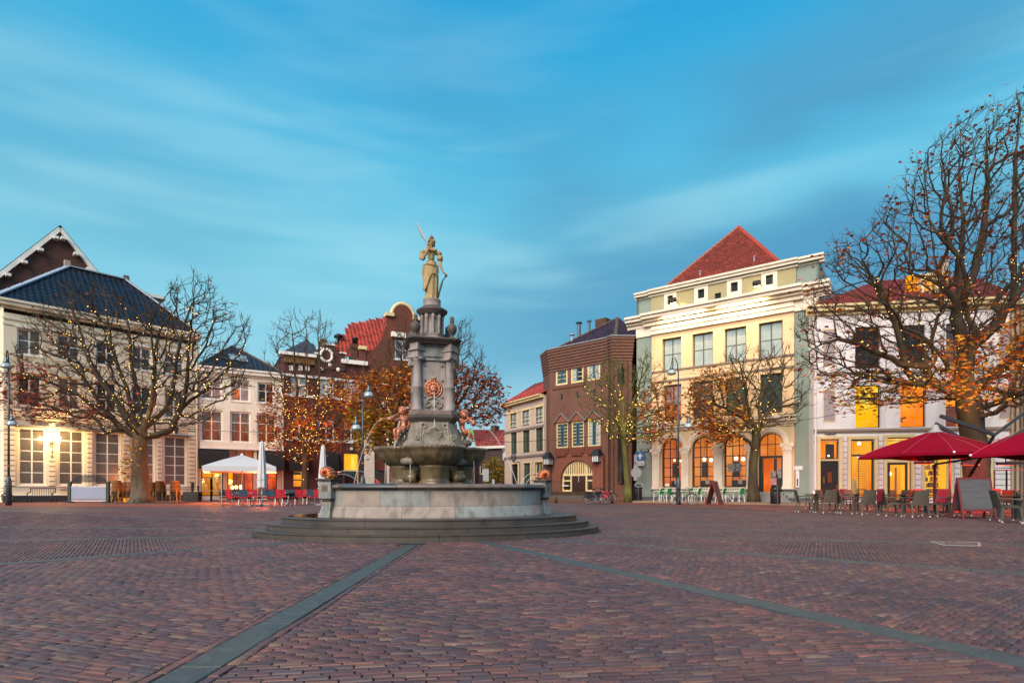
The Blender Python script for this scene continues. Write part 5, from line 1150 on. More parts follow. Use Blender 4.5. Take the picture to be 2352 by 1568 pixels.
q0, q1 = (D_.u(772, 1), 1.0, D_.h(772, 824, 1)), (D_.u(862, 1), 1.0, D_.h(862, 815, 1));
def dp(px, py, off): return (D_.u(px, off), off, D_.h(px, py, off))
r0, r1 = dp(783, 790, 6), dp(887, 728, 6)
M_TRED = mat('orange_pantile', '#b4462f', '#8d3222', rough=.6, scale=5, var=.6, attr='tone')
tiles(rd, [dp(766, 815, .8), dp(868, 828, .8), dp(889, 727, 6), dp(792, 783, 6)], M_TRED, .42, .40, under=mat('red_deck', '#6a2418', rough=.9), seed=6)
MB().slab([(D_.u(772), hw_ - 3), (D_.u(862), hw_ - 3), (D_.u(862), hw_), (D_.u(772), hw_)], .9, 8).build('wall', M_BRK_O, rd)
MB().box(D_.u(808), D_.u(823), .3, 1.3, hw_ - .5, D_.h(815, 792, .8)).box(D_.u(807), D_.u(824), .2, 1.4, D_.h(815, 803, .8), D_.h(815, 801, .8)).build('chimney', mat('chimney_brick', '#5b3c33', '#42291f', rough=.9, scale=6), rd)
MB().lathe([(.28, 0), (.28, .5), (.36, .55), (.36, .7), (.2, .72)], 12, (D_.u(815.5, .8), .8, D_.h(815, 792, .8))).build('chimney_pot', M_TRED, rd, smooth=True)
MB().box(D_.u(769, 2), D_.u(784, 2), 2, 2.8, D_.h(775, 815, 2), D_.h(775, 786, 2)).build('chimney', mat('chimney_brick', '#5b3c33'), rd)
MB().lathe([(.15, 0), (.12, .45), (.5, .5), (.45, .7), (.2, .85)], 12, (D_.u(778, 2.4), 2.4, D_.h(778, 786, 2.4))).build('chimney_pot', M_TRED, rd, smooth=True)
MB().box(d0, d1, .3, 9, 0, hw_ - .1).build('rear_wall', M_BRK_O, rd)
# ================================================================ E: low houses far down the side street
E1 = Fac(1040, 84, 1170, 80)
re1 = E1.root('red_roofed_house', 'small dark brick house with red tile roof far down the street right of the fountain')
M_BRK_P = brickmat('brick_purple', '#5f4b4c', '#4d3d40', '#3f3536', .21, .062)
u0, u1 = E1.u(1099), E1.u(1172); hg = E1.h(1130, 1029)
wn = [(E1.u(1101), E1.u(1114), E1.h(1107, 1089), E1.h(1107, 1068)), (E1.u(1153.5), E1.u(1161), E1.h(1157, 1056), E1.h(1157, 1038))]
wall(re1, u0, u1, 0, hg, wn, M_BRK_P); shell(re1, u0, u1, 0, hg, 8, M_BRK_P)
for w4 in wn: window(re1, *w4, 2, 1, M_WHITE, M_GDARK, fw=.14, mw=.08)
MB().box(u0 - .2, u1 + .2, -.4, 0, hg - .05, hg + .35).build('gutter', M_WHITE, re1)
MB().box(E1.u(1079), u0, -1.5, 8, 0, E1.h(1090, 1040)).build('side_wing', brickmat('brick_plain_red', '#84443a', '#6d372f', '#4f3a34', .21, .062), re1)
MB().box(E1.u(1086), E1.u(1089), -1.62, -1.5, .1, 2.8).box(E1.u(1093), E1.u(1096), -1.62, -1.5, .1, 4.2).build('door_frame', M_CREAMP, re1)
tr = [(u0 - .2, -.4, hg + .3), (u1 + .2, -.4, hg + .3), (u1 + .2, 4, E1.h(1158, 989, 4)), (E1.u(1086, 4), 4, E1.h(1090, 986, 4))]
tiles(re1, tr, mat('red_concrete_tile', '#a24434', '#7f3328', rough=.7, scale=5, var=.5, attr='tone'), .6, .50, wave=.04, under=mat('red_deck', '#6a2418', rough=.9), seed=9, single=150)
MB().box(E1.u(1079), u0, -1.2, 8, E1.h(1090, 1040), E1.h(1090, 1028)).build('wing_roof', mat('red_deck', '#6a2418', rough=.9), re1)
MB().box(E1.u(1104), E1.u(1114), 3.2, 4.6, hg + 1, E1.h(1109, 979, 4)).build('chimney', mat('sooty_brick', '#57412f'), re1)
# ================================================================ F: grey-beige narrow house
F_ = Fac(1158, 59.0, 1248, 52.3)
rf = F_.root('beige_corner_house', 'narrow grey-beige three-storey house between the side street and the brick block')
M_F = mat('taupe_plaster', '#b9ada2', '#a89c92', rough=.85, scale=1.5, var=.4, bump=.1)
M_STRG = mat('grey_string_course', '#77726e', '#686461', rough=.8)
f0, f1 = F_.u(1159), F_.u(1249.5); HF = F_.h(1200, 918)
tw = [(1172.5, 1187), (1200, 1216.5), (1230.5, 1247)]; mwx = [(1173, 1187.5), (1201, 1217), (1231, 1247.5)]; gwx = [(1175, 1189.5), (1203, 1218), (1229, 1246)]
zt0, zt1, zm0, zm1, zg0, zg1 = F_.h(1208, 977), F_.h(1208, 940), F_.h(1208, 1039), F_.h(1208, 988), .4, F_.h(1208, 1063)
hs = [(F_.u(a), F_.u(b), zt0, zt1) for a, b in tw] + [(F_.u(a), F_.u(b), zm0, zm1) for a, b in mwx] + [(F_.u(a), F_.u(b), zg0, zg1) for a, b in gwx]
wall(rf, f0, f1, 0, HF - .3, hs, M_F, th=.22); shell(rf, f0, f1, 0, HF - .1, 10, M_F)
for i, h in enumerate(hs):
 window(rf, *h, 2, 3 if i < 3 else 2, M_DKFRAME if i != 8 else M_CREAMP, [M_GSKY, M_GGREEN, M_GGREEN][i // 3] if i != 6 else M_GDARK, y=.12, fw=.07, mw=.05, rowz=([.33, .55] if i < 3 else [.68]))
 MB().box(h[0] - .14, h[0], -.03, .1, h[2], h[3] + .12).box(h[1], h[1] + .14, -.03, .1, h[2], h[3] + .12).box(h[0] - .14, h[1] + .14, -.05, .1, h[3], h[3] + .14).build('surround', M_CREAMP, rf)
 if i < 3:
  for t in (.12, .38): MB().tube([(h[0], .05, h[2] + (h[3] - h[2]) * t), (h[1], .05, h[2] + (h[3] - h[2]) * t)], .025, 6).build('guard_rail', M_WHITE, rf)
for py in (982.5, 1045): MB().box(f0, f1, -.1, .0, F_.h(1208, py) - .2, F_.h(1208, py)).build('string_course', M_STRG, rf)
for z0, z1, y0 in ((HF - .12, HF, -.55), (HF - .32, HF - .13, -.4), (HF - 1.1, HF - 1.0, -.06)): MB().box(f0 - .3, f1, y0, .02, z0, z1).build('cornice', M_CREAMP, rf)
tiles(rf, [(F_.u(1160), -.3, HF), (f1, -.3, HF), (f1, 4, F_.h(1249, 878, 4)), (F_.u(1228, 4), 4, F_.h(1234, 879, 4))], M_TRED, .42, .42, under=mat('red_deck', '#6a2418'), seed=12, single=160)
MB().add([(f0, -.3, HF), (f0, 10, HF), (F_.u(1228, 4), 4, F_.h(1234, 879, 4))], [(0, 1, 2)]).build('roof', M_TRED, rf)
lt = thing('lantern', 'old-fashioned black bracket lantern in front of the narrow grey-beige house', 'lantern', (wx(1184, 50), 50, 0))
lxx = wx(1184, 50)
def lp(px, py): return (wx(px, 50) - lxx, 0, wh(py, 50))
MB().tube([lp(1194, 1112), lp(1194, 1066), lp(1192, 1061), lp(1188, 1060), lp(1184, 1064)], .035, 6).tube([(lp(1189, 1064)[0] + .12 * math.cos(t), 0, lp(1189, 1064)[2] + .12 * math.sin(t)) for t in np.linspace(0, 5, 12)], .02, 6).build('bracket', mat('black_iron', '#23262a'), lt)
MB().lathe([(.03, 0), (.12, .12), (.14, .16), (.24, .55), (.27, .58), (.2, .7), (.08, .82), (.04, .88), (.06, .95), (0, 1.02)], 6, lp(1180, 1063)).build('lantern_head', mat('smoky_lantern_glass', '#6b7072', '#3a3d40', rough=.15, coat=.5), lt)

# ================================================================ G: brick building with arched door
G1 = Fac(1262, 51.3, 1397, 47.2)
M_BRK_G = brickmat('brick_rust', '#7c5142', '#654236', '#584a42', .22, .06)
rgb = G1.root('brick_tower_house', 'rust brick block with stepped brick bands at the top, arched doorway and dark hipped roof')
k0, k1 = 0.0, G1.L; HG = G1.h(1330, 791.5)
gt = [(1276, 1303.5), (1311, 1340), (1348.5, 1378.5)]; gtz = (G1.h(1325, 878.5), G1.h(1325, 831)); gm = [(1277.5, 1304.5), (1312.7, 1341), (1349.6, 1379)]; gmz = (G1.h(1326, 1026), G1.h(1326, 967.5))
sl_ = [(1287, 1293), (1323, 1329), (1360.5, 1367)]; slz = (G1.h(1326, 915), G1.h(1326, 899))
dcx = (G1.u(1288) + G1.u(1364)) / 2; dr_ = (G1.u(1364) - G1.u(1288)) / 2; dz1 = G1.h(1326, 1057); dz0 = .75
holes = [(G1.u(a), G1.u(b), *gtz) for a, b in gt] + [(G1.u(a), G1.u(b), *gmz) for a, b in gm] + [(G1.u(a), G1.u(b), *slz) for a, b in sl_] + [(dcx - dr_, dcx + dr_, dz0, max(dz1, dz0 + dr_ + .3), 'arch')]
HB0 = G1.h(1397, 832)                                # bottom of the stepped bands
wall(rgb, k0, k1, 0, HB0, holes, M_BRK_G, th=.4)
def pl(px, z): x = wx(px, z); v = Vector((x, z)) - G1.O; return (v.dot(G1.d), v.dot(G1.n))
LC = pl(1247.5, 53.3); R1 = (k1, 0); R2 = pl(1405, 46.6); R3 = pl(1451, 46.6); R4 = pl(1462, 48.4)
out = [LC, (0, 0), R1, R2, R3, R4, (R4[0] + 3, 12), (LC[0], 12)]
def skirt(pts, z0, z1, name, m, off=0.0, par=rgb, lo=0):
 P = [Vector(p) for p in pts]; mb = MB(); Q = []
 for i, p in enumerate(P):
  t = (P[min(i + 1, len(P) - 1)] - P[max(i - 1, 0)]).normalized(); Q.append(p + Vector((t.y, -t.x)) * off)
 n = len(P); inn = [p + Vector((0, .25)) for p in Q]
 vs = [(q.x, q.y, z) for z in (z0, z1) for q in Q] + [(q.x, q.y, z) for z in (z0, z1) for q in inn]
 mb.add(vs, [(i, i + 1, n + i + 1, n + i) for i in range(n - 1)] + [(n + i, n + i + 1, 3 * n + i + 1, 3 * n + i) for i in range(n - 1)] + [(i + 1, i, 2 * n + i, 2 * n + i + 1) for i in range(n - 1)] + [(0, n, 3 * n, 2 * n), (2 * n - 1, n - 1, 3 * n - 1, 4 * n - 1)])
 return mb.build(name, m, par)
skirt([LC, (0, 0)], 0, HB0, 'corner_wall', M_BRK_G); skirt([R1, R2, R3, R4, (R4[0] + 3, 12)], 0, HB0, 'bay_wall', M_BRK_G)
skirt([(R4[0] + 3, 12), (LC[0], 12), LC], 0, HG, 'side_wall', M_BRK_G)
front = [LC, (0, 0), R1, R2, R3, R4, (R4[0] + 1.5, 5)]
NBn = 8
for j in range(NBn):                                 # stepped bands of brick
 z0 = HB0 + (HG - HB0) * j / NBn; z1 = HB0 + (HG - HB0) * (j + 1) / NBn
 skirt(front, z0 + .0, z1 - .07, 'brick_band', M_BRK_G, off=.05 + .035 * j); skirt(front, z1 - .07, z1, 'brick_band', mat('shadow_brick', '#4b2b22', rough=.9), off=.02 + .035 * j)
skirt(front, HG, HG + .09, 'coping', mat('lead_coping', '#8c8f96', rough=.5), off=.34)
for px in (1397.5, 1411): MB().tube([(pl(px, 46.7)[0], pl(px, 46.7)[1] - .3, HB0 - .2), (pl(px, 46.7)[0], pl(px, 46.7)[1] - .35, HG)], .03, 6).build('lightning_rod', M_BRK_G, rgb)
for a, b in gt:
 w4 = (G1.u(a), G1.u(b), *gtz); f = window(rgb, *w4, 2, 4, M_CREAMP, [M_GGREEN, M_GSKY, M_GSKY][gt.index((a, b))], fw=.17, mw=.05, y=.05, litm=(lambda i, j: M_GDARK if i == 1 else M_GSKY) if (a, b) == gt[1] else None)
 MB().box((w4[0] + w4[1]) / 2 - .09, (w4[0] + w4[1]) / 2 + .09, .04, .13, w4[2] + .17, w4[3] - .17).build('mullion', M_BLUEF, f)
for a, b in gm:
 w4 = (G1.u(a), G1.u(b), *gmz); f = window(rgb, *w4, 2, 7, M_CREAMP, M_GGREEN if (a, b) != gm[2] else M_GSKY, fw=.10, mw=.05, y=.05)
 MB().box((w4[0] + w4[1]) / 2 - .16, (w4[0] + w4[1]) / 2 + .16, .03, .13, w4[2] + .1, w4[3] - .1).build('mullion', M_BLUEF, f)
 for t in range(12): ubox('rivet', M_GDARK, f, (w4[0] + w4[1]) / 2 - .04, (w4[0] + w4[1]) / 2 + .04, .015, .03, w4[2] + .25 + t * (w4[3] - w4[2] - .5) / 12, w4[2] + .37 + t * (w4[3] - w4[2] - .5) / 12)
 cx = (w4[0] + w4[1]) / 2; hwid = (w4[1] - w4[0]) / 2 + .12
 MB().slab([(cx - hwid, w4[3] + .04), (cx + hwid, w4[3] + .04), (cx, w4[3] + .72)], -.10, .0).build('brick_hood', mat('red_rubbed_brick', '#825040', '#6c4236', rough=.85, scale=9), rgb)
 for s in (-1, 1): MB().bar((cx + s * (hwid + .08), -.12, w4[3] + .0), (cx, -.12, w4[3] + .80), .22, .07).build('hood_coping', mat('grey_tile', '#7f7f80', rough=.7), rgb)
 MB().box(w4[0] - .1, w4[1] + .1, -.12, 0, w4[2] - .55, w4[2] - .05).box(w4[0] + .12, w4[1] - .12, -.18, -.1, w4[2] - .75, w4[2] - .3).build('corbelled_sill', mat('dark_rubbed_brick', '#6b3a2d', '#532b22', rough=.85, scale=9), rgb)
for a, b in sl_: window(rgb, G1.u(a), G1.u(b), *slz, 1, 1, mat('grey_stone_trim', '#6f6a66'), M_GDARK, fw=.05, y=.05)
MB().box(G1.u(1270), G1.u(1345), -.07, 0, gtz[0] - .35, gtz[0] - .22).build('sill_band', mat('dark_rubbed_brick', '#6b3a2d'), rgb)
n = 30; ring = MB(); zsp = max(dz1, dz0 + dr_ + .3) - dr_
for k in range(n):
 t0_, t1_ = pi * k / n + .012, pi * (k + 1) / n - .012
 for (ra_, rb2) in ((dr_ + .03, dr_ + .45), (dr_ + .47, dr_ + .95)):
  P = [(dcx - ra_ * math.cos(t0_), zsp + ra_ * math.sin(t0_)), (dcx - ra_ * math.cos(t1_), zsp + ra_ * math.sin(t1_)), (dcx - rb2 * math.cos(t1_), zsp + rb2 * math.sin(t1_)), (dcx - rb2 * math.cos(t0_), zsp + rb2 * math.sin(t0_))]
  MB().slab(P[::-1], -.03, .02).build('brick', mat('red_rubbed_brick', '#93503d'), rgb)
fz = zsp + dr_ * .33
f = window(rgb, dcx - dr_, dcx + dr_, dz0, zsp + dr_, 3, 1, M_CREAMP, M_GDARK, y=.24, fw=.15, mw=.12, arch=True, name='fan_window', colx=[.27, .76])
for k in range(13):
 x = dcx - dr_ + .35 + k * (2 * dr_ - .7) / 12; zt = zsp + math.sqrt(max(dr_ ** 2 - (x - dcx) ** 2, 0)) - .08
 if zt > fz + .1: MB().box(x - .06, x + .06, .18, .26, fz, zt).build('fan_bar', M_CREAMP, f)
MB().box(dcx - dr_ * .93, dcx + dr_ * .93, .14, .26, fz - .16, fz).build('transom', M_CREAMP, f)
xa, xb = dcx - dr_ * .40, dcx + dr_ * .52
dd = MB().box(xa, xb, .16, .20, .45, fz - .16).build('door', mat('black_door', '#141312', rough=.35, coat=.3), rgb)
MB().box((xa + xb) / 2 - .03, (xa + xb) / 2 + .03, .10, .16, 1.6, 2.1).box((xa + xb) / 2 - .02, (xa + xb) / 2 + .02, .14, .16, 3.1, 3.25).build('handle', mat('worn_metal', '#b9bcc0', rough=.3, metal=.8), dd)
for x in (xa, xb): MB().box(x - .07, x + .07, .10, .26, .45, fz).build('door_post', M_CREAMP, rgb)
MB().box(xa - .25, xa - .95, .05, .20, 1.22, 1.30).build('white_sticker', M_WHITE, rgb)
MB().box(k0 - .2, k1 + .3, -.08, .02, 0, .75).build('stained_plinth', mat('mossy_brick', '#4a382c', '#2f261e', rough=.9, scale=2, var=.9), rgb)
for j in range(3): MB().box(dcx - dr_ - .4 - .3 * j, dcx + dr_ + .3 + .3 * j, -1.2 + .0 - .34 * j, 0 - .005 * j, 0, .42 - .14 * j).build('door_step', mat('door_step_stone', '#5c564c', '#45403a', rough=.7), rgb)
MB().box(G1.u(1366), G1.u(1390), -.35, 0, 0, G1.h(1378, 1046)).box(G1.u(1371), G1.u(1374), -.40, -.3, .5, G1.h(1378, 1050)).box(G1.u(1381), G1.u(1384), -.40, -.3, .5, G1.h(1378, 1050)).build('brick_pier', mat('red_rubbed_brick', '#93503d'), rgb)
MB().box(G1.u(1250), G1.u(1267), -.25, 0, 0, G1.h(1258, 1062)).build('brick_pier', M_BRK_G, rgb)
bx = lambda px: pl(px, 46.55)
for px, wd in ((1422, .3),): MB().box(bx(px)[0] - wd, bx(px)[0] + wd, bx(px)[1] - .04, bx(px)[1] + .3, wh(1110, 46.5), wh(965, 46.5)).box(bx(px)[0] - wd, bx(px)[0] + wd, bx(px)[1] - .04, bx(px)[1] + .3, wh(877, 46.5), wh(845, 46.5)).build('slot_window', M_GDARK, rgb)
for px in (1396, 1408, 1440): MB().box(bx(px)[0] - .06, bx(px)[0] + .06, bx(px)[1] - .10, bx(px)[1] + .1, .7, HB0 - .1).build('brick_rib', M_BRK_G, rgb)
oG = 5.5; pk = (G1.u(1418, oG), oG, G1.h(1418, 731, oG)); lf_ = (LC[0] + .6, 1.2, HG + .1)
fr_ = (k1 + .4, .5, HG + .05); rr_ = (R4[0] + 1.2, 3.6, HG + .05)
M_TBRN = mat('brown_black_pantile', '#42272b', '#231820', rough=.4, scale=5, var=.7, attr='tone')
tiles(rgb, [(LC[0] + .9, .4, HG - .1), fr_, pk], M_TBRN, .36, .38, under=M_DECK, seed=15)
tiles(rgb, [fr_, rr_, pk], M_TBRN, .36, .38, under=M_DECK, seed=16, single=60)
MB().add([(LC[0] + .9, .4, HG - .1), pk, (LC[0], 12, HG)], [(0, 1, 2)]).add([rr_, (LC[0], 12, HG), pk], [(0, 1, 2)]).build('roof', M_DECK, rgb)
ridge(rgb, fr_, pk, mat('mossy_ridge', '#5f5448', '#453d35'), .17); ridge(rgb, (LC[0] + .9, .4, HG - .1), pk, mat('mossy_ridge', '#5f5448'), .12)
def flue(px, py0, py1, off, r, m):
 x = G1.u(px, off); z0, z1 = G1.h(px, py0, off) - .8, G1.h(px, py1, off)
 MB().lathe([(r, z0), (r, z1 - .25), (r * .9, z1 - .22), (r * .9, z1 - .1), (r * 2.0, z1 - .1), (r * 1.6, z1), (0, z1 + .02)], 12, (x, off, 0)).build('flue_pipe', m, rgb)
M_ZINC = mat('zinc_pipe', '#5d6a74', '#46525c', rough=.35, metal=.4)
flue(1314, 787, 767, 2.2, .14, M_LEAD); flue(1330, 762, 740, 3.6, .17, M_ZINC); flue(1353.5, 750, 736, 4.6, .12, M_ZINC)
MB().box(G1.u(1371, 5), G1.u(1395, 5), 4.7, 5.8, G1.h(1383, 749, 5), G1.h(1383, 733, 5)).build('chimney', mat('sooty_brick', '#57412f'), rgb)
def big_lantern(label, px, py0, py1, off, wd):
 x, z0, z1 = G1.u(px, off), G1.h(px, py1, off), G1.h(px, py0, off); t = thing('wall_lantern', label, 'lantern', tuple(pmat(rgb) @ Vector((x, off, z0))), G1.ang, 'lanterns beside the arched door')
 H_ = z1 - z0; hb = H_ * .50
 MB().add([(-wd * 1.25, -wd * 1.25, hb), (wd * 1.25, -wd * 1.25, hb), (wd * 1.25, wd * 1.25, hb), (-wd * 1.25, wd * 1.25, hb), (-wd * .5, -wd * .5, H_), (wd * .5, -wd * .5, H_), (wd * .5, wd * .5, H_), (-wd * .5, wd * .5, H_)], [(3, 2, 1, 0), (4, 5, 6, 7), (0, 1, 5, 4), (1, 2, 6, 5), (2, 3, 7, 6), (3, 0, 4, 7)]).build('lantern_hood', mat('black_lantern_metal', '#1d2129', rough=.5), t)
 MB().box(-wd * .85, wd * .85, -wd * .85, wd * .85, 0, hb).build('lantern_glass', mat('milk_glass', '#cfd6da', '#aab3b8', rough=.3), t)
 fb_ = MB()
 for k in range(4):
  q = -wd * .9 + k * wd * .6; fb_.box(q - .02, q + .02, -wd * .93, -wd * .86, 0, hb); fb_.box(-wd * .93, -wd * .86, q - .02, q + .02, 0, hb); fb_.box(wd * .86, wd * .93, q - .02, q + .02, 0, hb)
 fb_.box(-wd * .95, wd * .95, -wd * .95, wd * .95, -.05, 0); fb_.box(-wd * .5, -wd * .4, -wd * .9, -wd * .8, -.5, 0); fb_.box(wd * .4, wd * .5, -wd * .9, -wd * .8, -.5, 0); fb_.build('lantern_frame', mat('black_lantern_metal', '#1d2129'), t)
big_lantern('square black lantern with milk glass left of the arched brick doorway', 1259, 1038.5, 1066, -.45, .34)
big_lantern('square black lantern with milk glass on the brick pier right of the arched doorway', 1371.5, 1031, 1060, -.45, .36)

# ================================================================ H: tall cream and green house
H_ = Fac(1460, 46.5, 1880, 38.6)
rh = H_.root('tall_cream_green_house', 'tall cream house with grey-green edges, arched ground windows and red pyramid roof')
M_HC = mat('butter_cream_plaster', '#e8c99e', '#dcbc8e', rough=.8, scale=1.0, var=.5, bump=.08, dirt=('#b59f78', .8, .4))
M_HG = mat('grey_green_plaster', '#84958c', '#76877f', rough=.8, scale=1.0, var=.5, bump=.1, dirt=('#6a7a73', .8, .25))
M_HO = mat('olive_plaster', '#a39c76', '#978f6b', rough=.8, scale=1.0, var=.4)
M_HS = mat('stone_beige_plaster', '#cbbb98', '#bcad8a', rough=.8, scale=1.0, var=.5, dirt=('#94866a', .9, .4))
M_HW = mat('cornice_white', '#e6dccb', '#d6cbb8', rough=.6, scale=2, var=.5, dirt=('#a89c86', 1.5, .35))
M_TAUPE = mat('taupe_band', '#87786c', rough=.8)
e0, e1 = H_.u(1461), H_.u(1880); b0_, b1_ = H_.u(1496.7), H_.u(1824.3)
top = H_.h(1670, 622.5)                              # parapet top (line 1460,672 .. 1880,580)
top = (H_.h(1456.7, 674.5) + H_.h(1882, 577.3)) / 2
c2z = (H_.h(1442.7, 735.4) + H_.h(1890, 647.6)) / 2   # main cornice top
frz = (H_.h(1461, 777.6) + H_.h(1823, 714)) / 2       # bottom of the frieze
s1z = (H_.h(1496.7, 853.8) + H_.h(1824.6, 811.6)) / 2; s2z = (H_.h(1496.7, 877) + H_.h(1824.6, 838.5)) / 2
s3z = (H_.h(1496.7, 975.5) + H_.h(1829, 948)) / 2; s3b = (H_.h(1496.7, 990) + H_.h(1829, 971)) / 2
X3 = [(1521, 1564.5), (1590, 1637.5), (1664, 1714), (1742.5, 1797.5)]
X2 = [(1525, 1565), (1591.8, 1638), (1666.6, 1713.5), (1745.9, 1797)]
X1 = [(1520.5, 1567), (1589.6, 1638.3), (1663, 1714), (1742.5, 1798)]
av = lambda L: sum(L) / len(L)
Z3 = (av([H_.h(1543, 846.7), H_.h(1613, 839.7), H_.h(1689, 830), H_.h(1770, 819.8)]), av([H_.h(1543, 776), H_.h(1613, 763.5), H_.h(1689, 751), H_.h(1770, 738)]))
Z2 = (av([H_.h(1545, 968), H_.h(1690, 954), H_.h(1771, 945)]), av([H_.h(1545, 885), H_.h(1690, 866), H_.h(1771, 856)]))
Z1t = av([H_.h(1543.5, 1008.4), H_.h(1614, 1002), H_.h(1688, 997), H_.h(1770, 992)]); Z1b = H_.h(1614, 1118.5)
U3 = [(H_.u(a), H_.u(b)) for a, b in X3]; U2 = [(H_.u(a), H_.u(b)) for a, b in X2]; U1 = [(H_.u(a), H_.u(b)) for a, b in X1]
wall(rh, b0_, b1_, s3z, frz, [(a, b, *Z3) for a, b in U3] + [(a, b, *Z2) for a, b in U2], M_HC, th=.35)
zdoor = .75
pz1 = H_.h(1614, 1122.8)
wall(rh, b0_, b1_, pz1, s3b, [(a, b, Z1b, Z1t, 'arch') for a, b in U1[:3]] + [(*U1[3], pz1, Z1t, 'arch')], M_HS, th=.35, name='arcade_wall')
wall(rh, b0_, b1_, -.02, pz1, [(*U1[3], zdoor, pz1)], M_HG, th=.35, name='plinth', y=-.06)
MB().box(b0_, U1[3][0], -.10, -.0, pz1 - .18, pz1).build('plinth_ledge', mat('dark_green_ledge', '#55625f', rough=.7), rh); MB().box(U1[3][1], b1_, -.10, -.0, pz1 - .18, pz1).build('plinth_ledge', mat('dark_green_ledge', '#55625f'), rh)
for a, b in ((e0, b0_), (b1_, e1)):
 MB().box(a, b, .12, .6, -.02, frz).build('side_strip', M_HG, rh)
shell(rh, e0, e1, 0, top - .4, 11, M_HG, y=.1)
for a, b in ((e0, U1[3][0]), (U1[3][1], e1)): MB().box(a + .01, b - .01, -.10, .05, -.02, .35).build('footing', mat('slate_footing', '#4c5660', rough=.8), rh)
for z in (s1z, s2z): MB().box(b0_, b1_, -.08, 0, z - .14, z).build('string_course', M_TAUPE, rh)
for z0, z1, y0 in ((s3z - .22, s3z, -.42), (s3z - .42, s3z - .23, -.28), (s3b, s3z - .43, -.08)): MB().box(b0_ - .1, b1_ + .15, y0, 0, z0, z1).build('cornice', M_HW, rh)
MB().box(e0 - .02, e1 + .02, -.0, .5, frz, c2z - .9).build('frieze', M_HW, rh); MB().box(b0_, b1_, -.14, 0, frz, c2z - .9).build('frieze', M_HW, rh)
for k, zz0 in enumerate((frz + .02, frz + .35, frz + .75)): MB().box(b0_ - .02, b1_ + .02, -.18 - .03 * k, -.13, zz0, zz0 + .12).build('moulding', M_HW, rh)
for z0, z1, y0 in ((c2z - .18, c2z, -.95), (c2z - .42, c2z - .19, -.80), (c2z - .62, c2z - .43, -.5), (c2z - .9, c2z - .63, -.3)):
 MB().box(b0_ - .6, b1_ + .6, y0, 0, z0, z1).build('cornice', M_HW, rh); MB().box(e0 - .75, b0_ - .61, y0 + .25, 0.3, z0, z1 - .0).build('cornice', M_HW, rh); MB().box(b1_ + .61, e1 + .75, y0 + .25, .3, z0, z1).build('cornice', M_HW, rh)
AT = [(1525.8, 1554, 709.7, 672), (1595, 1626.6, 694, 656), (1670, 1704, 679.7, 639), (1749.6, 1785.5, 658, 621.8)]
oa = .35
at = [(H_.u(a, oa), H_.u(b, oa), H_.h((a + b) / 2, c, oa), H_.h((a + b) / 2, d, oa)) for a, b, c, d in AT]
zb_, zt_ = av([a[2] for a in at]), av([a[3] for a in at]); at = [(a[0], a[1], zb_, zt_) for a in at]
sm4 = (H_.u(1641.5, oa), H_.u(1656, oa), H_.h(1648, 689, oa), H_.h(1648, 673, oa))
wall(rh, b0_ - .2, b1_ + .05, c2z, top - .5, [(a + .28, b - .28, c + .28, d - .28) for a, b, c, d in at] + [sm4], M_HO, y=oa, name='attic_wall')
for a, b, c, d in at:
 MB().box(a, b, oa - .06, oa + .02, c, c + .28).box(a, b, oa - .06, oa + .02, d - .28, d).box(a, a + .28, oa - .06, oa + .02, c + .28, d - .28).box(b - .28, b, oa - .06, oa + .02, c + .28, d - .28).build('window_surround', M_HW, rh)
 window(rh, a + .28, b - .28, c + .28, d - .28, 1, 1, M_BROWNF, M_GDARK, y=oa + .18, fw=.06, name='attic_window')
window(rh, *sm4, 1, 1, M_BROWNF, M_GDARK, y=oa + .15, fw=.05, name='attic_window')
for a, b in ((e0, b0_ - .2), (b1_ + .05, e1)): MB().box(a, b, oa + .12, oa + .5, c2z, top - .5).build('attic_side', M_HG, rh)
for z0, z1, y0 in ((top - .14, top, oa - .45), (top - .34, top - .15, oa - .32), (top - .52, top - .35, oa - .14)):
 MB().box(b0_ - .35, b1_ + .2, y0, oa + .4, z0, z1).build('parapet_cornice', M_HW, rh); MB().box(e0 - .25, b0_ - .36, y0 + .16, oa + .5, z0, z1 - .0).build('parapet_cornice', M_HW, rh); MB().box(b1_ + .21, e1 + .3, y0 + .16, oa + .5, z0, z1).build('parapet_cornice', M_HW, rh)
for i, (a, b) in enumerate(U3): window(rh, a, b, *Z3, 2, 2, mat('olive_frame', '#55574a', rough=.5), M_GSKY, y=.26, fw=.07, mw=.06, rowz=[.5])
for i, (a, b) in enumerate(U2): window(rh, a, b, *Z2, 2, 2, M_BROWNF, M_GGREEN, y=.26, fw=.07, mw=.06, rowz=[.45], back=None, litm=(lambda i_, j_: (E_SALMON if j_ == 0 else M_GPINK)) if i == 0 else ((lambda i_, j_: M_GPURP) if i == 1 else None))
M_BLACKF = mat('black_iron_frame', '#15120f', rough=.5)
E_HALL = emat('cafe_hall_light', '#b8501c', '#ff8a34', .95, 1.1, (1, 1, .8), c3='#ffa85c'); E_HALL2 = emat('cafe_hall_light_deep', '#7a2c10', '#f4702a', .95, .9, (1, 1, .7), c3='#ff9a4c')
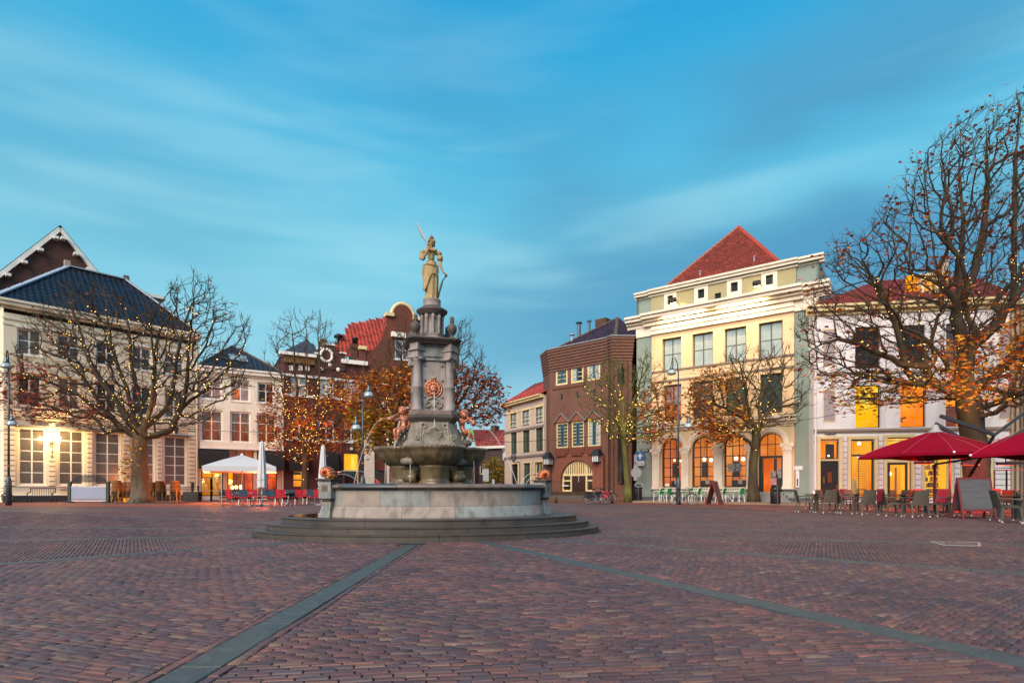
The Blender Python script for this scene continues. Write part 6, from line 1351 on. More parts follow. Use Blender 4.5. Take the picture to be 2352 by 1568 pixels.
for i, (a, b) in enumerate(U1[:3]):
 f = window(rh, a, b, Z1b, Z1t, 3, 4, M_BLACKF, M_CLEAR, y=.26, fw=.09, mw=.06, arch=True, back=(E_HALL if i else E_HALL2), backy=2.4, name='arched_window')
 MB().box(a + .05, b - .05, 1.9, 2.1, Z1b - .2, Z1b + .55).build('counter', mat('dark_interior_wood', '#3a1a10', rough=.6), f)
 MB().box(a + .1, a + .6, 2.0, 2.05, Z1b + .8, Z1b + 2.0).box(b - .5, b - .15, 2.0, 2.05, Z1b + .9, Z1b + 1.9).build('picture', mat('dark_picture', '#5d2b17', rough=.5), f)
 for t in (.3, .62): MB().tube([((a + b) / 2 + (t - .45) * 1.6, 1.2, Z1t), ((a + b) / 2 + (t - .45) * 1.6, 1.2, Z1b + 2.35 - .2 * t)], .012, 5).build('lamp_cord', M_DKFRAME, f)
 for t in (.3, .62): MB().ball(((a + b) / 2 + (t - .45) * 1.6, 1.2, Z1b + 2.25 - .2 * t), .12 if i else .08, 10, 8).build('pendant_lamp', E_BULB if i else E_WARM, f, smooth=True)
 sg = (MB().box(a + .95, a + 1.25, .255, .262, Z1b + .25, Z1b + .62)).build('sticker', mat('paper_notice', '#b8a79a', '#4b4440', rough=.6, scale=22, var=.9), f)
 if i == 0: MB().box(a + .16, a + .5, .255, .262, Z1b + .1, Z1b + .3).build('sticker', M_WHITE, f)
 if i == 2: MB().box(a + .2, a + .72, .255, .262, Z1b + 1.15, Z1b + 1.75).box(a + .78, a + 1.2, .255, .262, Z1b + 1.2, Z1b + 1.75).build('poster', mat('photo_poster', '#a4a8aa', '#1d2226', rough=.5, scale=9, var=1), f)
 bx_ = MB()
 for k in range(13): x = a + .05 + (b - a - .1) * k / 12; bx_.box(x - .012, x + .012, -.12, -.1, Z1b - .22, Z1b - .03)
 bx_.box(a, b, -.12, -.10, Z1b - .25, Z1b - .22).box(a, b, -.12, -.10, Z1b - .05, Z1b - .03); bx_.build('sill_guard', M_WHITE, rh)
a, b = U1[3]; f = window(rh, a, b, Z1b + 2.2, Z1t, 3, 1, M_DKFRAME, M_CLEAR, y=.26, fw=.06, mw=.05, arch=True, back=E_HALL, backy=2.2, name='fan_window')
ubox('room_wall', E_HALL2, f, a - 1.2, b + 1.2, 2.2, 2.22, zdoor, Z1b + 2.2)
dz = Z1b + 2.2
MB().box(a, a + .12, .24, .34, zdoor, dz).box(a + .12, b - .1, .24, .34, dz - .12, dz).box(b - .14, b, .24, .34, zdoor, dz).box(a + (b - a) * .66, a + (b - a) * .72, .24, .34, zdoor, dz - .12).build('door_frame', M_DKFRAME, rh)
dd = MB().box(a + .14, a + .28, -.05, .24, zdoor, dz - .15).box(a + (b - a) * .60, a + (b - a) * .65, .3, .9, zdoor, dz - .15).build('door', mat('black_door', '#141312'), rh)
ubox('pane', M_CLEAR, dd, a + (b - a) * .72, b - .14, .28, .29, zdoor + .1, dz - .12)
MB().box(a + .75, a + 1.15, .2, .22, zdoor + .5, zdoor + 1.0).build('poster', mat('pink_poster', '#d8aab0', '#6b2a34', rough=.6, scale=14, var=.9), dd); MB().box(a + .75, a + 1.1, .2, .22, zdoor + 1.05, zdoor + 1.5).box(a + 1.25, a + 1.5, .26, .27, zdoor + 1.0, zdoor + 1.7).build('poster', mat('photo_poster', '#a4a8aa', '#1d2226'), dd)
MB().box(a + .5, a + 1.5, 1.7, 1.8, zdoor, zdoor + 1.3).build('counter', mat('dark_interior_wood', '#3a1a10'), rh)
for j in range(4): MB().box(a - .25 - .28 * j, b + .1 + .22 * j, -.45 - .32 * j, -.06 + .001 * j, 0, zdoor - .165 * (j + .4)).build('door_step', mat('grey_step', '#7b7f80', '#62686a', rough=.6), rh)
PP = [(1500, 1516), (1565.8, 1582.8), (1640.5, 1659.8), (1716, 1734), (1799, 1819.5)]
zsp = Z1t - (U1[1][1] - U1[1][0]) / 2
for px0, px1 in PP:
 a, b = H_.u(px0), H_.u(px1); w_ = b - a; cz = zsp - .62
 MB().box(a, b, -.16, 0, pz1 + .28, cz).build('pilaster', M_HW, rh); MB().box(a - .07, b + .07, -.22, 0, pz1 + .0, pz1 + .14).box(a - .04, b + .04, -.19, 0, pz1 + .15, pz1 + .27).build('pilaster_base', M_HW, rh)
 cp = MB().add([(a, -.17, cz), (b, -.17, cz), (b, 0, cz), (a, 0, cz), (a - .1, -.27, zsp - .08), (b + .1, -.27, zsp - .08), (b + .1, 0, zsp - .08), (a - .1, 0, zsp - .08)], [(3, 2, 1, 0), (4, 5, 6, 7), (0, 1, 5, 4), (1, 2, 6, 5), (2, 3, 7, 6), (3, 0, 4, 7)])
 cp.box(a - .14, b + .14, -.29, 0, zsp - .08, zsp).box(a - .02, b + .02, -.2, 0, cz - .08, cz - .02)
 for s in (a - .06, b + .06): cp.tube([(s, -.31, zsp - .16), (s, -.1, zsp - .16)], .10, 10)
 for k in range(5): cp.ball((a + w_ * (k + .5) / 5, -.22, cz + .16 + .1 * (k % 2)), .07, 6, 5, (.8, .5, 1.5))
 cp.build('capital', M_HW, rh)
for a, b in U1:
 cx, r = (a + b) / 2, (b - a) / 2
 for (ra_, rb2, y0) in ((r + .10, r + .24, -.07), (r + .245, r + .40, -.12)):
  mb = MB(); n = 20
  for k in range(n):
   ts = (pi * k / n, pi * (k + 1) / n); P = [(cx - rr * math.cos(t), Z1t - r + rr * math.sin(t)) for rr in (ra_, rb2) for t in ts]
   vs = [(p[0], yy, p[1]) for yy in (y0, 0) for p in P]; mb.add(vs, [(0, 1, 3, 2), (0, 4, 5, 1), (2, 3, 7, 6)])
  mb.build('archivolt', M_HW, rh)
pipe(rh, b0_ - .12, -.02, .3, s3z, mat('grey_downpipe', '#8d999c', rough=.4), .07); pipe(rh, e1 - .05, -.02, .1, c2z - 1, mat('grey_downpipe', '#8d999c'), .07)
M_LAMPB = mat('lamp_housing', '#2b2521', rough=.5)
def flood(label, px, py, aim, e):
 off = -1.1; x, z = H_.u(px, off), H_.h(px, py, off); t = thing('floodlight', label, 'floodlight', tuple(pmat(rh) @ Vector((x, off, z))), H_.ang, 'floodlights on the tall cream house')
 MB().obox((0, 0, .05), (.5, .28, .26), rx=-.5).build('housing', M_LAMPB, t); MB().bar((.2, .1, 0), (.55, 1.3, -.55), .05).build('bracket', mat('black_iron', '#23262a'), t)
 MB().obox((0, .06, -.10), (.42, .2, .01), rx=-.5).build('lens', E_BULB, t)
 for (dy, dz, en) in ((.9, -.52, e * .45), (.75, -.75, e * .3)):
  l = bpy.data.lights.new('flood', 'SPOT'); l.energy = en; l.color = (1, .62, .24); l.spot_size = math.radians(95); l.spot_blend = .9; l.shadow_soft_size = .15
  lo = bpy.data.objects.new('flood_beam', l); COL.objects.link(lo); lo.parent = t; lo.location = (0, .25, -.14); lo.rotation_euler = Vector((0, dy, dz)).to_track_quat('-Z', 'Y').to_euler()
flood('small floodlight in front of the leftmost attic window of the tall cream house', 1545, 691, None, 3200)
flood('small floodlight left of the rightmost attic window of the tall cream house', 1738, 652, None, 4200)
for px in (1545, 1680):  # two added lamps, source unseen, put under the cornice to light the frieze
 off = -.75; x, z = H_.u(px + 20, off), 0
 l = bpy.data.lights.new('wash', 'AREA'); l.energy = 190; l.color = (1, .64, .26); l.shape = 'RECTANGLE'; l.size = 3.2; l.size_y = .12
 t = thing('added_strip_lamp', ('left' if px < 1600 else 'right') + ' added unseen strip lamp lighting the frieze of the tall cream house', 'lamp', tuple(pmat(rh) @ Vector((x, off, c2z - .50))), H_.ang)
 MB().box(-1.6, 1.6, -.03, .03, -.01, .05).build('added_lamp_body', M_HW, t); lo = bpy.data.objects.new('wash', l); COL.objects.link(lo); lo.parent = t; lo.location = (0, 0, -.03); lo.rotation_euler = Vector((0, .62, -.8)).to_track_quat('-Z', 'Y').to_euler()
oH = 6.0; apH = (H_.u(1695.7, oH), oH, H_.h(1695.7, 522, oH)); lH, rH = (H_.u(1507, 1.2), 1.2, top - .1), (H_.u(1803, 1.2), 1.2, top - .1)
M_TRR = mat('old_red_pantile', '#963a26', '#56251c', rough=.7, scale=3, var=.9, attr='tone')
tiles(rh, [lH, rH, apH], M_TRR, .28, .32, under=mat('red_deck', '#6a2418'), seed=20)
MB().add([lH, apH, (lH[0], 11, top)], [(0, 1, 2)]).add([rH, (rH[0], 11, top), apH], [(0, 1, 2)]).add([(lH[0], 11, top), (rH[0], 11, top), apH], [(2, 1, 0)]).build('roof', M_TRR, rh)
ridge(rh, lH, apH, mat('pale_ridge_mortar', '#a06a55', '#8d4a38', rough=.8), .13); ridge(rh, rH, apH, mat('red_ridge', '#b04a36', rough=.6), .17)
for t1, t2 in ((.30, .18), (.82, .22)):
 p = Vector(lH).lerp(Vector(rH), t1).lerp(Vector(apH), t2); MB().lathe([(.05, 0), (.05, .35), (.09, .36), (.09, .42)], 8, tuple(p)).build('vent_pipe', M_LEAD, rh)
def text(body, parent, loc, size, m, name='lettering', rx=pi / 2, rz=0):
 c = bpy.data.curves.new(name, 'FONT'); c.body = body; c.size = size; c.align_x = 'CENTER'; c.align_y = 'CENTER'; c.extrude = .002; c.resolution_u = 2; c.materials.append(m)
 tmp = bpy.data.objects.new('t', c); COL.objects.link(tmp); dg = bpy.context.evaluated_depsgraph_get(); me = bpy.data.meshes.new_from_object(tmp.evaluated_get(dg)); bpy.data.objects.remove(tmp)
 o = link(name, me, parent, loc=loc); o.rotation_euler = (rx, 0, rz); return o
M_SIGNB = mat('sign_blue', '#1660a8', '#12559a', rough=.35); M_SIGNW = mat('sign_white', '#dfe4e6', rough=.4); M_SIGND = mat('sign_dark', '#14181f', rough=.4)
sg = thing('one_way_sign', 'blue square sign with white up arrow above a small white bicycle plate', 'sign', tuple(pmat(rh) @ Vector((H_.u(1473), -.25, 0))), H_.ang + .35)
zc_ = H_.h(1473, 1047.5, -.25); S_ = .34
MB().box(-S_, S_, -.02, .02, zc_ - S_ * 1.05, zc_ + S_ * 1.05).build('plate', M_SIGNB, sg); mb = MB()
for q in (((-S_ * .93, -S_ * .90), (-1, 1)), ((S_ * .90, S_ * .93), (-1, 1))): mb.box(q[0][0], q[0][1], -.026, -.021, zc_ - S_ * .96, zc_ + S_ * .96)
mb.box(-S_ * .93, S_ * .93, -.026, -.021, zc_ + S_ * .95, zc_ + S_ * .98).box(-S_ * .93, S_ * .93, -.026, -.021, zc_ - S_ * .98, zc_ - S_ * .95).build('border', mat('sign_light_blue', '#3f9ad6'), sg)
MB().slab([(-.06, zc_ - .23), (.06, zc_ - .23), (.06, zc_ - .01), (.22, zc_ - .01), (0, zc_ + .25), (-.22, zc_ - .01), (-.06, zc_ - .01)], -.03, -.021).build('arrow', M_SIGNW, sg)
MB().box(-S_, S_, -.02, .02, zc_ - S_ * 1.05 - .40, zc_ - S_ * 1.05 - .02).build('sub_plate', M_SIGNW, sg); zq = zc_ - S_ * 1.05 - .22
text('uitgezonderd', sg, (0, -.028, zq + .12), .10, M_SIGND)
bk = MB()
for ox in (-.17, .17):
 for wx_ in (-.07, .07): bk.tube([(ox + wx_ + .045 * math.cos(t), -.026, zq - .08 + .045 * math.sin(t)) for t in np.linspace(0, 2 * pi, 13)[:-1]], .012, 4, closed=True)
 bk.bar((ox - .07, -.026, zq - .08), (ox - .02, -.026, zq + .01), .012).bar((ox - .02, -.026, zq + .01), (ox + .05, -.026, zq + .01), .012).bar((ox + .07, -.026, zq - .08), (ox + .05, -.026, zq + .03), .012).bar((ox - .02, -.026, zq + .01), (ox, -.026, zq - .08), .012)
bk.build('bicycle_symbols', M_SIGND, sg); MB().bar((0, 0, zc_), (0, .3, zc_), .06).build('bracket', M_DKFRAME, sg)
pn = thing('street_name_plate', 'tiny dark street name plate above the blue one-way sign', 'sign', tuple(pmat(rh) @ Vector((H_.u(1481), .08, H_.h(1481, 1034)))), H_.ang)
MB().box(-.38, .38, -.03, 0, -.11, .11).build('plate', M_SIGND, pn); text('BRINK', pn, (0, -.034, 0), .2, M_SIGNW)
vs_ = thing('side_street_signs', 'grey-backed traffic signs seen edge-on beside the brick bay, left of the blue one-way sign', 'sign', (wx(1461, 45.2), 45.2, 0))
def vp(px, py): return (wx(px, 45.2) - wx(1461, 45.2), wh(py, 45.2))
MB().tube([(0, 0, 0), (0, 0, vp(0, 1036)[1])], .04, 6).build('pole', M_ZINC, vs_)
for (x0, x1, y0, y1) in ((1456, 1463, 1043, 1062), (1455.5, 1463, 1064, 1075), (1455.5, 1463, 1095, 1103)): q0, q1 = vp(x0, y1), vp(x1, y0); MB().box(q0[0], q1[0], -.04, 0, q0[1], q1[1]).build('plate', mat('sign_back_grey', '#a3b0b4', rough=.4), vs_)
MB().lathe([(0, 0), (.42, 0), (.42, .03), (0, .03)], 24, (0, 0, 0)).build('round_plate', mat('sign_back_grey', '#a3b0b4'), vs_, loc=(vp(1461, 0)[0], -.02, vp(0, 1085)[1])).rotation_euler.x = pi / 2
tl = thing('wall_thermometer', 'white T-shaped board on the green strip right of the cafe door', 'sign', tuple(pmat(rh) @ Vector((H_.u(1831.5), .10, 0))), H_.ang)
z0 = H_.h(1831, 1079); MB().box(-.32, .32, -.06, 0, z0, z0 + .28).build('board', M_SIGNW, tl); MB().box(-.11, .11, -.06, 0, z0 - 1.2, z0 - .02).build('board', M_SIGNW, tl); MB().box(-.04, .04, -.07, -.06, z0 - 1.1, z0 - .6).build('slot', M_SIGND, tl)

# ================================================================ I: white house with yellow-lit windows
I_ = Fac(1862, 38.2, 2352, 36.3)
ri = I_.root('white_house', 'white two-storey house with glowing yellow windows and red roof behind the big right tree')
M_IW = mat('white_plaster', '#e6e3e4', '#d8d4d8', rough=.8, scale=1.0, var=.5, bump=.08, dirt=('#9d9790', .8, .45))
M_IN = mat('niche_mauve', '#a89ca0', rough=.85)
i0, i1 = I_.u(1869), I_.u(2322); zt = (I_.h(1870, 706) + I_.h(2340, 684)) / 2
XU = [(1964, 2021), (2064, 2125), (2173, 2232)]; XM = [(1964, 2021.5), (2067, 2125.5), (2171, 2232)]
zu = (I_.h(2000, 846), I_.h(2000, 750)); zm = (I_.h(2000, 982), I_.h(2000, 884)); zs = (I_.h(1880, 987) + I_.h(2160, 985)) / 2
gx = [(1954.5, 2008, .35, I_.h(1980, 1008)), (2124, 2181, .35, I_.h(2150, 1004)), (2214, 2272, .35, I_.h(2240, 1003))]
gxu = [(I_.u(a), I_.u(b), c, gx[0][3]) for a, b, c, d in gx]
d1 = (I_.u(1884), I_.u(1926.5), .02, I_.h(1905, 1008)); d2 = (I_.u(2037), I_.u(2092), .02, I_.h(2065, 1004))
niche = [(I_.u(1892), I_.u(1917), zm[0] + .5, zm[1] - .3), (I_.u(2296), I_.u(2318), zm[0] + .5, zm[1] - .3), (I_.u(1892), I_.u(1917), zu[0] + .3, zu[1] - .1), (I_.u(2296), I_.u(2318), zu[0] + .3, zu[1] - .1)]
wall(ri, i0, i1, -.02, zt - .4, [(I_.u(a), I_.u(b), *zu) for a, b in XU] + [(I_.u(a), I_.u(b), *zm) for a, b in XM] + gxu + [d1, d2], M_IW)
shell(ri, i0, i1, 0, zt - .2, 10, M_IW)
for a, b, c, d in niche: MB().box(a, b, -.03, 0, c, d).build('blind_panel', M_IN, ri); MB().box(a - .06, b + .06, -.02, 0, c - .08, d + .08).build('panel_surround', M_CREAMP, ri)
for z0, z1, y0 in ((zt - .14, zt, -.6), (zt - .38, zt - .15, -.45), (zt - .6, zt - .39, -.15)): MB().box(i0 - .5, i1 + .2, y0, 0, z0, z1).build('cornice', M_CREAMP, ri)
MB().box(i0, i1, -.14, 0, zs - .1, zs + .06).box(i0, i1, -.07, 0, zs - .2, zs - .11).build('string_course', mat('brown_string', '#a08c80', rough=.7), ri)
MB().box(i0, i1, -.04, 0, zs - .78, zs - .72).build('string_course', mat('brown_string', '#a08c80'), ri); MB().box(i0, i1, -.09, 0, zu[0] - .35, zu[0] - .2).build('string_course', mat('brown_string', '#a08c80'), ri)
for i, (a, b) in enumerate(XU): window(ri, I_.u(a), I_.u(b), *zu, 2, 3, M_DKFRAME, [M_GDARK, M_GDARK, M_GPURP][i], y=.12, fw=.07, mw=.05, rowz=[.3, .66])
for i, (a, b) in enumerate(XM):
 a, b = I_.u(a), I_.u(b); f = window(ri, a, b, *zm, 1, 2, M_DKFRAME, M_CLEAR, y=.12, fw=.06, mw=.16, rowz=[.70], back=[E_YELLOW, E_DEEPOR, E_DEEPOR][i], backy=1.5)
 MB().box(a - .16, a, -.05, .1, zm[0] - .1, zm[1] + .1).build('surround', M_IW, ri); MB().box(b, b + .16, -.05, .1, zm[0] - .1, zm[1] + .1).build('surround', M_IW, ri)
 if i == 2: MB().box(a + .75, b - .2, 1.3, 1.4, zm[0], zm[0] + 1.5).build('cabinet', mat('orange_brown_wood', '#8a3d10'), f)
 if i == 1: MB().bar((a + .1, .9, zm[0] + .5), (a + .8, .9, zm[0] + .75), .10).bar((a + .1, .9, zm[0] + .75), (a + .6, .9, zm[0] + .45), .08).build('lamp_arm', mat('orange_brown_wood', '#8a3d10'), f)
M_BOOKS = [mat('book_a', '#c98f30', rough=.8), mat('book_b', '#8c4a18', rough=.8), mat('book_c', '#e0c070', rough=.8), mat('book_d', '#5f2d12', rough=.8)]
M_SHELF = mat('golden_shelf', '#b8741c', rough=.7)
for i, (a, b, c, d) in enumerate(gxu):
 f = window(ri, a, b, c, d, 1, 2, M_CREAMP if i else M_DKFRAME, M_CLEAR, y=.12, fw=.10, mw=.12, rowz=[.74], back=E_YELLOW if i else E_AMBER, backy=1.3, name='shop_window')
 MB().box(a - .22, a, -.06, .1, c, d + .1).box(b, b + .22, -.06, .1, c, d + .1).box(a - .22, b + .22, -.08, .1, d, d + .2).build('surround', M_CREAMP, ri)
 l = bpy.data.lights.new('shop_light', 'POINT'); l.energy = 60; l.color = (1, .66, .2); l.shadow_soft_size = .2; lo = bpy.data.objects.new('shop_light', l); COL.objects.link(lo); lo.parent = f; lo.location = ((a + b) / 2, .5, d - .5); MB().ball((0, 0, 0), .12, 8, 6).build('ceiling_lamp', E_WARM, f, loc=((a + b) / 2, .5, d - .25))
 if i >= 1:
  rb9 = random.Random(i)
  for j in range(6):
   z = c + .35 + j * .40; MB().box(a + .15, b - .1, .85, 1.1, z - .03, z).build('shelf', M_SHELF, f)
   for s in range(4):
    mb = MB(); x = a + .18
    while x < b - .2:
     w_ = rb9.uniform(.03, .06);
     if rb9.random() < .25: mb.box(x, x + w_ * .9, .86, 1.0, z, z + rb9.uniform(.22, .33))
     x += w_
    if mb.v: mb.build('books', M_BOOKS[s], f, kind='stuff')
 else:
  for j in range(15): MB().box(a + .45, b - .35, .4, .43, c + .2 + j * .16, c + .22 + j * .16).build('blind_slat', M_SHELF, f)
  MB().bar((b - .8, .38, c + .1), (b - .8, .38, d - .9), .04).build('blind_cord', M_SHELF, f); MB().ball((a + .35, .5, c + .7), .22, 8, 6, (1, .6, 3)).build('draped_bust', mat('cream_cloth', '#f0d890'), f, smooth=True)
  MB().box(a + .3, b - .3, .5, .9, c + .55, c + .62).build('display_table', M_SHELF, f)
a, b, c, d = d1; zz1 = I_.h(1905, 1054)
f = window(ri, a, b, zz1, d, 1, 1, M_BROWNF, M_CLEAR, y=.12, fw=.06, back=E_DEEPOR, backy=.7, name='transom'); MB().box(a + .55, b - .1, .5, .6, zz1, d - .3).build('interior_partition', mat('dark_interior_wood', '#3a1a10'), f); MB().ball(((a + b) / 2 + .1, .4, zz1 + .25), .06, 8, 6).build('lamp', E_WARM, f)
dd = MB().box(a, b, .10, .16, .1, zz1 - .10).build('door', mat('black_door', '#141312'), ri); MB().box(a, b, .06, .16, zz1 - .1, zz1).build('transom_bar', M_CREAMP, ri)
MB().box(a + .5, a + .75, .085, .098, 1.4, 2.1).build('door_window', mat('amber_glass', '#7a3c14', rough=.2), dd); MB().box(a + .22, a + .3, .085, .098, 1.35, 1.75).box(b - .12, b - .06, .05, .1, 1.0, 1.25).build('letter_plate', mat('brass', '#a8803c', rough=.3, metal=.8), dd)
for (x0, x1, zz0, zz2) in ((a + .15, a + .6, .3, 1.1), (a + .75, b - .15, .3, 1.1)): MB().box(x0, x1, .09, .099, zz0, zz2).build('door_panel', mat('black_panel', '#1b1918'), dd)
MB().box(a - .22, a, -.06, .1, 0, d + .1).box(b, b + .22, -.06, .1, 0, d + .1).box(a - .22, b + .22, -.08, .1, d, d + .2).build('surround', M_CREAMP, ri)
a, b, c, d = d2; zz1 = I_.h(2065, 1054)
f = window(ri, a, b, zz1, d, 1, 1, M_CREAMP, M_CLEAR, y=.12, fw=.08, back=E_YELLOW, backy=.9, name='transom'); MB().box(a, b, .05, .18, zz1 - .22, zz1).build('transom_bar', M_CREAMP, ri)
window(ri, a + .12, b - .12, .05, zz1 - .22, 1, 1, M_DKFRAME, M_CLEAR, y=.14, fw=.14, back=E_AMBER, backy=1.6, name='glazed_door')
MB().ball((a + .55, 1.0, 2.0), .16, 10, 7, (1.4, 1, 1)).build('lamp_shade', E_WARM, f); MB().box(b - .5, b - .42, .9, 1.0, .1, 2.4).box(a + .4, b - .4, 1.1, 1.3, .1, .9).build('shop_fitting', M_SHELF, f)
MB().box(a - .22, a, -.06, .1, 0, d + .1).box(b, b + .22, -.06, .1, 0, d + .1).box(a - .22, b + .22, -.08, .1, d, d + .2).build('surround', M_CREAMP, ri)
ed = [i0 + .05, d1[0] - .26, d1[1] + .26, gxu[0][0] - .26, gxu[0][1] + .26, d2[0] - .26, d2[1] + .26, gxu[1][0] - .26, gxu[1][1] + .26, gxu[2][0] - .26, gxu[2][1] + .26, i1 - .05]
for k in range(0, len(ed), 2):
 MB().box(ed[k] + .01, ed[k + 1] - .01, -.02, -.002, .45, gx[0][3] + .2).build('joint_bed', mat('joint_grey', '#8f8a88', rough=.9), ri)
 for j in range(11):
  z0 = .45 + (gx[0][3] + .2 - .45) * j / 11
  if ed[k + 1] - ed[k] > .15: MB().box(ed[k], ed[k + 1], -.08, 0, z0 + .05, z0 + (gx[0][3] + .2 - .45) / 11).build('facing_stone', M_IW, ri)
MB().box(i0, i1, -.06, -.0, -.02, .33).build('plinth', mat('grey_plinth', '#8f8a86', rough=.8), ri) if False else None
ps = thing('street_name_plate', 'dark street name plate with white capitals on the white house above the black door', 'sign', tuple(pmat(ri) @ Vector((I_.u(1906), -.10, I_.h(1906, 994)))), I_.ang)
MB().box(-.34, .34, -.02, 0, -.075, .075).build('plate', M_SIGND, ps); text('KERKSTRAAT', ps, (0, -.024, 0), .105, M_SIGNW)
pipe(ri, i0 + .08, -.12, .0, zt - .5, M_IW, .06)
oI = 4.5
iL, iR = (i0 - .3, -.4, zt), (i1 + .2, -.4, zt); jL, jR = (I_.u(2013, oI), oI, I_.h(2013, 640.7, oI)), (I_.u(2225, oI), oI, I_.h(2225, 640, oI))
jz = (jL[2] + jR[2]) / 2; jL, jR = (jL[0], oI, jz), (jR[0], oI, jz)
tiles(ri, [iL, iR, jR, jL], mat('dark_red_pantile', '#84362c', '#55241f', rough=.6, scale=4, var=.7, attr='tone'), .32, .34, under=mat('red_deck', '#6a2418'), seed=22, single=200)
MB().add([iL, jL, (i0, 10, zt)], [(0, 1, 2)]).add([iR, (i1, 10, zt), jR], [(0, 1, 2)]).add([(i0, 10, zt), (i1, 10, zt), jR, jL], [(0, 3, 2, 1)]).build('roof', mat('red_deck', '#6a2418'), ri)
xa, xb = I_.u(2112, 1.2), I_.u(2152, 1.2); za = zt + .2
window(ri, xa + .1, xb - .1, za, I_.h(2130, 640, 1.2), 2, 2, M_CREAMP, M_CLEAR, y=1.0, fw=.1, back=E_AMBER, backy=1.4, name='dormer_window')
MB().box(xa, xa + .1, 1.0, 3.5, za, I_.h(2130, 636, 1.2)).box(xb - .1, xb, 1.0, 3.5, za, I_.h(2130, 636, 1.2)).box(xa - .15, xb + .15, .85, 3.6, I_.h(2130, 636, 1.2), I_.h(2130, 636, 1.2) + .12).build('dormer', M_CREAMP, ri)
MB().box(I_.u(2160, 3), I_.u(2175, 3), 2.8, 3.6, zt + 1, jz + .8).build('chimney', mat('pale_chimney', '#a89c8c'), ri)
J_ = Fac(2324, 36.2, 2700, 34)
rj = J_.root('beige_edge_house', 'plain beige house front with upright pipes at the far right edge of the picture')
M_J = mat('beige_render', '#b9a48f', '#a8947f', rough=.8, scale=1.5)
wall(rj, 0, J_.L, 0, J_.h(2340, 690), [(1.6, 3.0, 1.0, 3.4), (1.6, 3.0, 5.2, 7.6), (1.6, 3.0, 9, 11)], M_J); shell(rj, 0, J_.L, 0, J_.h(2340, 690), 8, M_J)
for z in ((1.0, 3.4), (5.2, 7.6), (9, 11)): window(rj, 1.6, 3.0, *z, 2, 2, M_WHITE, M_GDARK, fw=.1)
for x in (.15, .42, .6): pipe(rj, x, -.12, 0, J_.h(2340, 700), mat('brown_pipe', '#5d4238', rough=.5), .04)
MB().box(-.3, .6, -.25, -.05, J_.h(2330, 1062), J_.h(2330, 1062) + .1).build('pipe_clamp', mat('brown_pipe', '#5d4238'), rj)
MB().box(0, J_.L, -.3, 0, J_.h(2340, 690) - .3, J_.h(2340, 690)).build('cornice', M_CREAMP, rj)
# ================================================================ trees
def pip(x, y, poly):
 c = False; j = len(poly) - 1
 for i in range(len(poly)):
  if (poly[i][1] > y) != (poly[j][1] > y) and x < (poly[j][0] - poly[i][0]) * (y - poly[i][1]) / (poly[j][1] - poly[i][1]) + poly[i][0]: c = not c
  j = i
 return c
def sample(poly, n, rg, grid=True):
 x0, x1 = min(p[0] for p in poly), max(p[0] for p in poly); y0, y1 = min(p[1] for p in poly), max(p[1] for p in poly); out = []
 while len(out) < n:
  x, y = rg.uniform(x0, x1), rg.uniform(y0, y1)
  if pip(x, y, poly): out.append((x, y))
 return out
def barkmat(name, c1, c2, moss=None):
 return mat(name, c1, c2, rough=.85, scale=5, var=.9, bump=1.0, bscale=9, stretch=(1, 1, .35), dirt=(moss, 1.6, .75, (1, 1, .6)) if moss else None, detail=6)
def leafmat():
 m = bpy.data.materials.new('autumn_leaf'); m.use_nodes = True; T = NT(m.node_tree)
 out = T.n('ShaderNodeOutputMaterial'); p = T.n('ShaderNodeBsdfPrincipled'); a = T.n('ShaderNodeAttribute', attribute_name='tone')
 T.l(a, 0, p, 'Base Color'); p.inputs['Roughness'].default_value = .55
 tr = T.n('ShaderNodeBsdfTranslucent'); T.l(a, 0, tr, 0); mx = T.n('ShaderNodeMixShader'); mx.inputs[0].default_value = .35; T.l(p, 0, mx, 1); T.l(tr, 0, mx, 2); T.l(mx, 0, out, 0); return m
M_LEAF = leafmat()
def leaves(name, pts, cols, size, rg, parent, per=5, spread=.22, world=True, palm=True, flat_=False):
 """clusters of drooping leaflets (5-fingered on chestnut twigs) round the given points"""
 V = []; F = []; C = []; cols = [np.array(lin(c)) for c in cols]
 for p in pts:
  for q in range(per):
   c = np.array(p) + rg.normal(0, spread, 3); a = rg.uniform(0, 2 * pi); s = size * rg.uniform(.6, 1.3); col = cols[rg.integers(len(cols))] * rg.uniform(.7, 1.25)
   if palm:
    d0 = np.array([math.cos(a), math.sin(a), -rg.uniform(.1, .9)]); d0 /= np.linalg.norm(d0); sd = np.cross(d0, [0, 0, 1]); sd /= (np.linalg.norm(sd) + 1e-9); up = np.cross(sd, d0)
    for ang in (-.75, 0, .75):
     d = d0 * math.cos(ang) + sd * math.sin(ang); e = np.cross(d, up); L = s * (1 if ang == 0 else .8); b = len(V); w_ = L * .27
     V += [c, c + d * L * .6 + e * w_ - up * L * .05, c + d * L - up * L * .22, c + d * L * .6 - e * w_ - up * L * .05]; F.append((b, b + 1, b + 2, b + 3)); C.append(col * rg.uniform(.85, 1.15))
   else:
    d = rg.normal(0, 1, 3); d[2] *= .1 if flat_ else .7; d /= np.linalg.norm(d); e = np.cross(d, [0, 0, 1] if flat_ else rg.normal(0, 1, 3)); e /= np.linalg.norm(e); b = len(V)
    V += [c - d * s * .5, c + e * s * .32, c + d * s * .5, c - e * s * .32]; F.append((b, b + 1, b + 2, b + 3)); C.append(col)
 me = fastmesh(name, V, F, M_LEAF); setcol(me, np.clip(C, 0, 1)); return link(name, me, parent, world, kind='stuff')
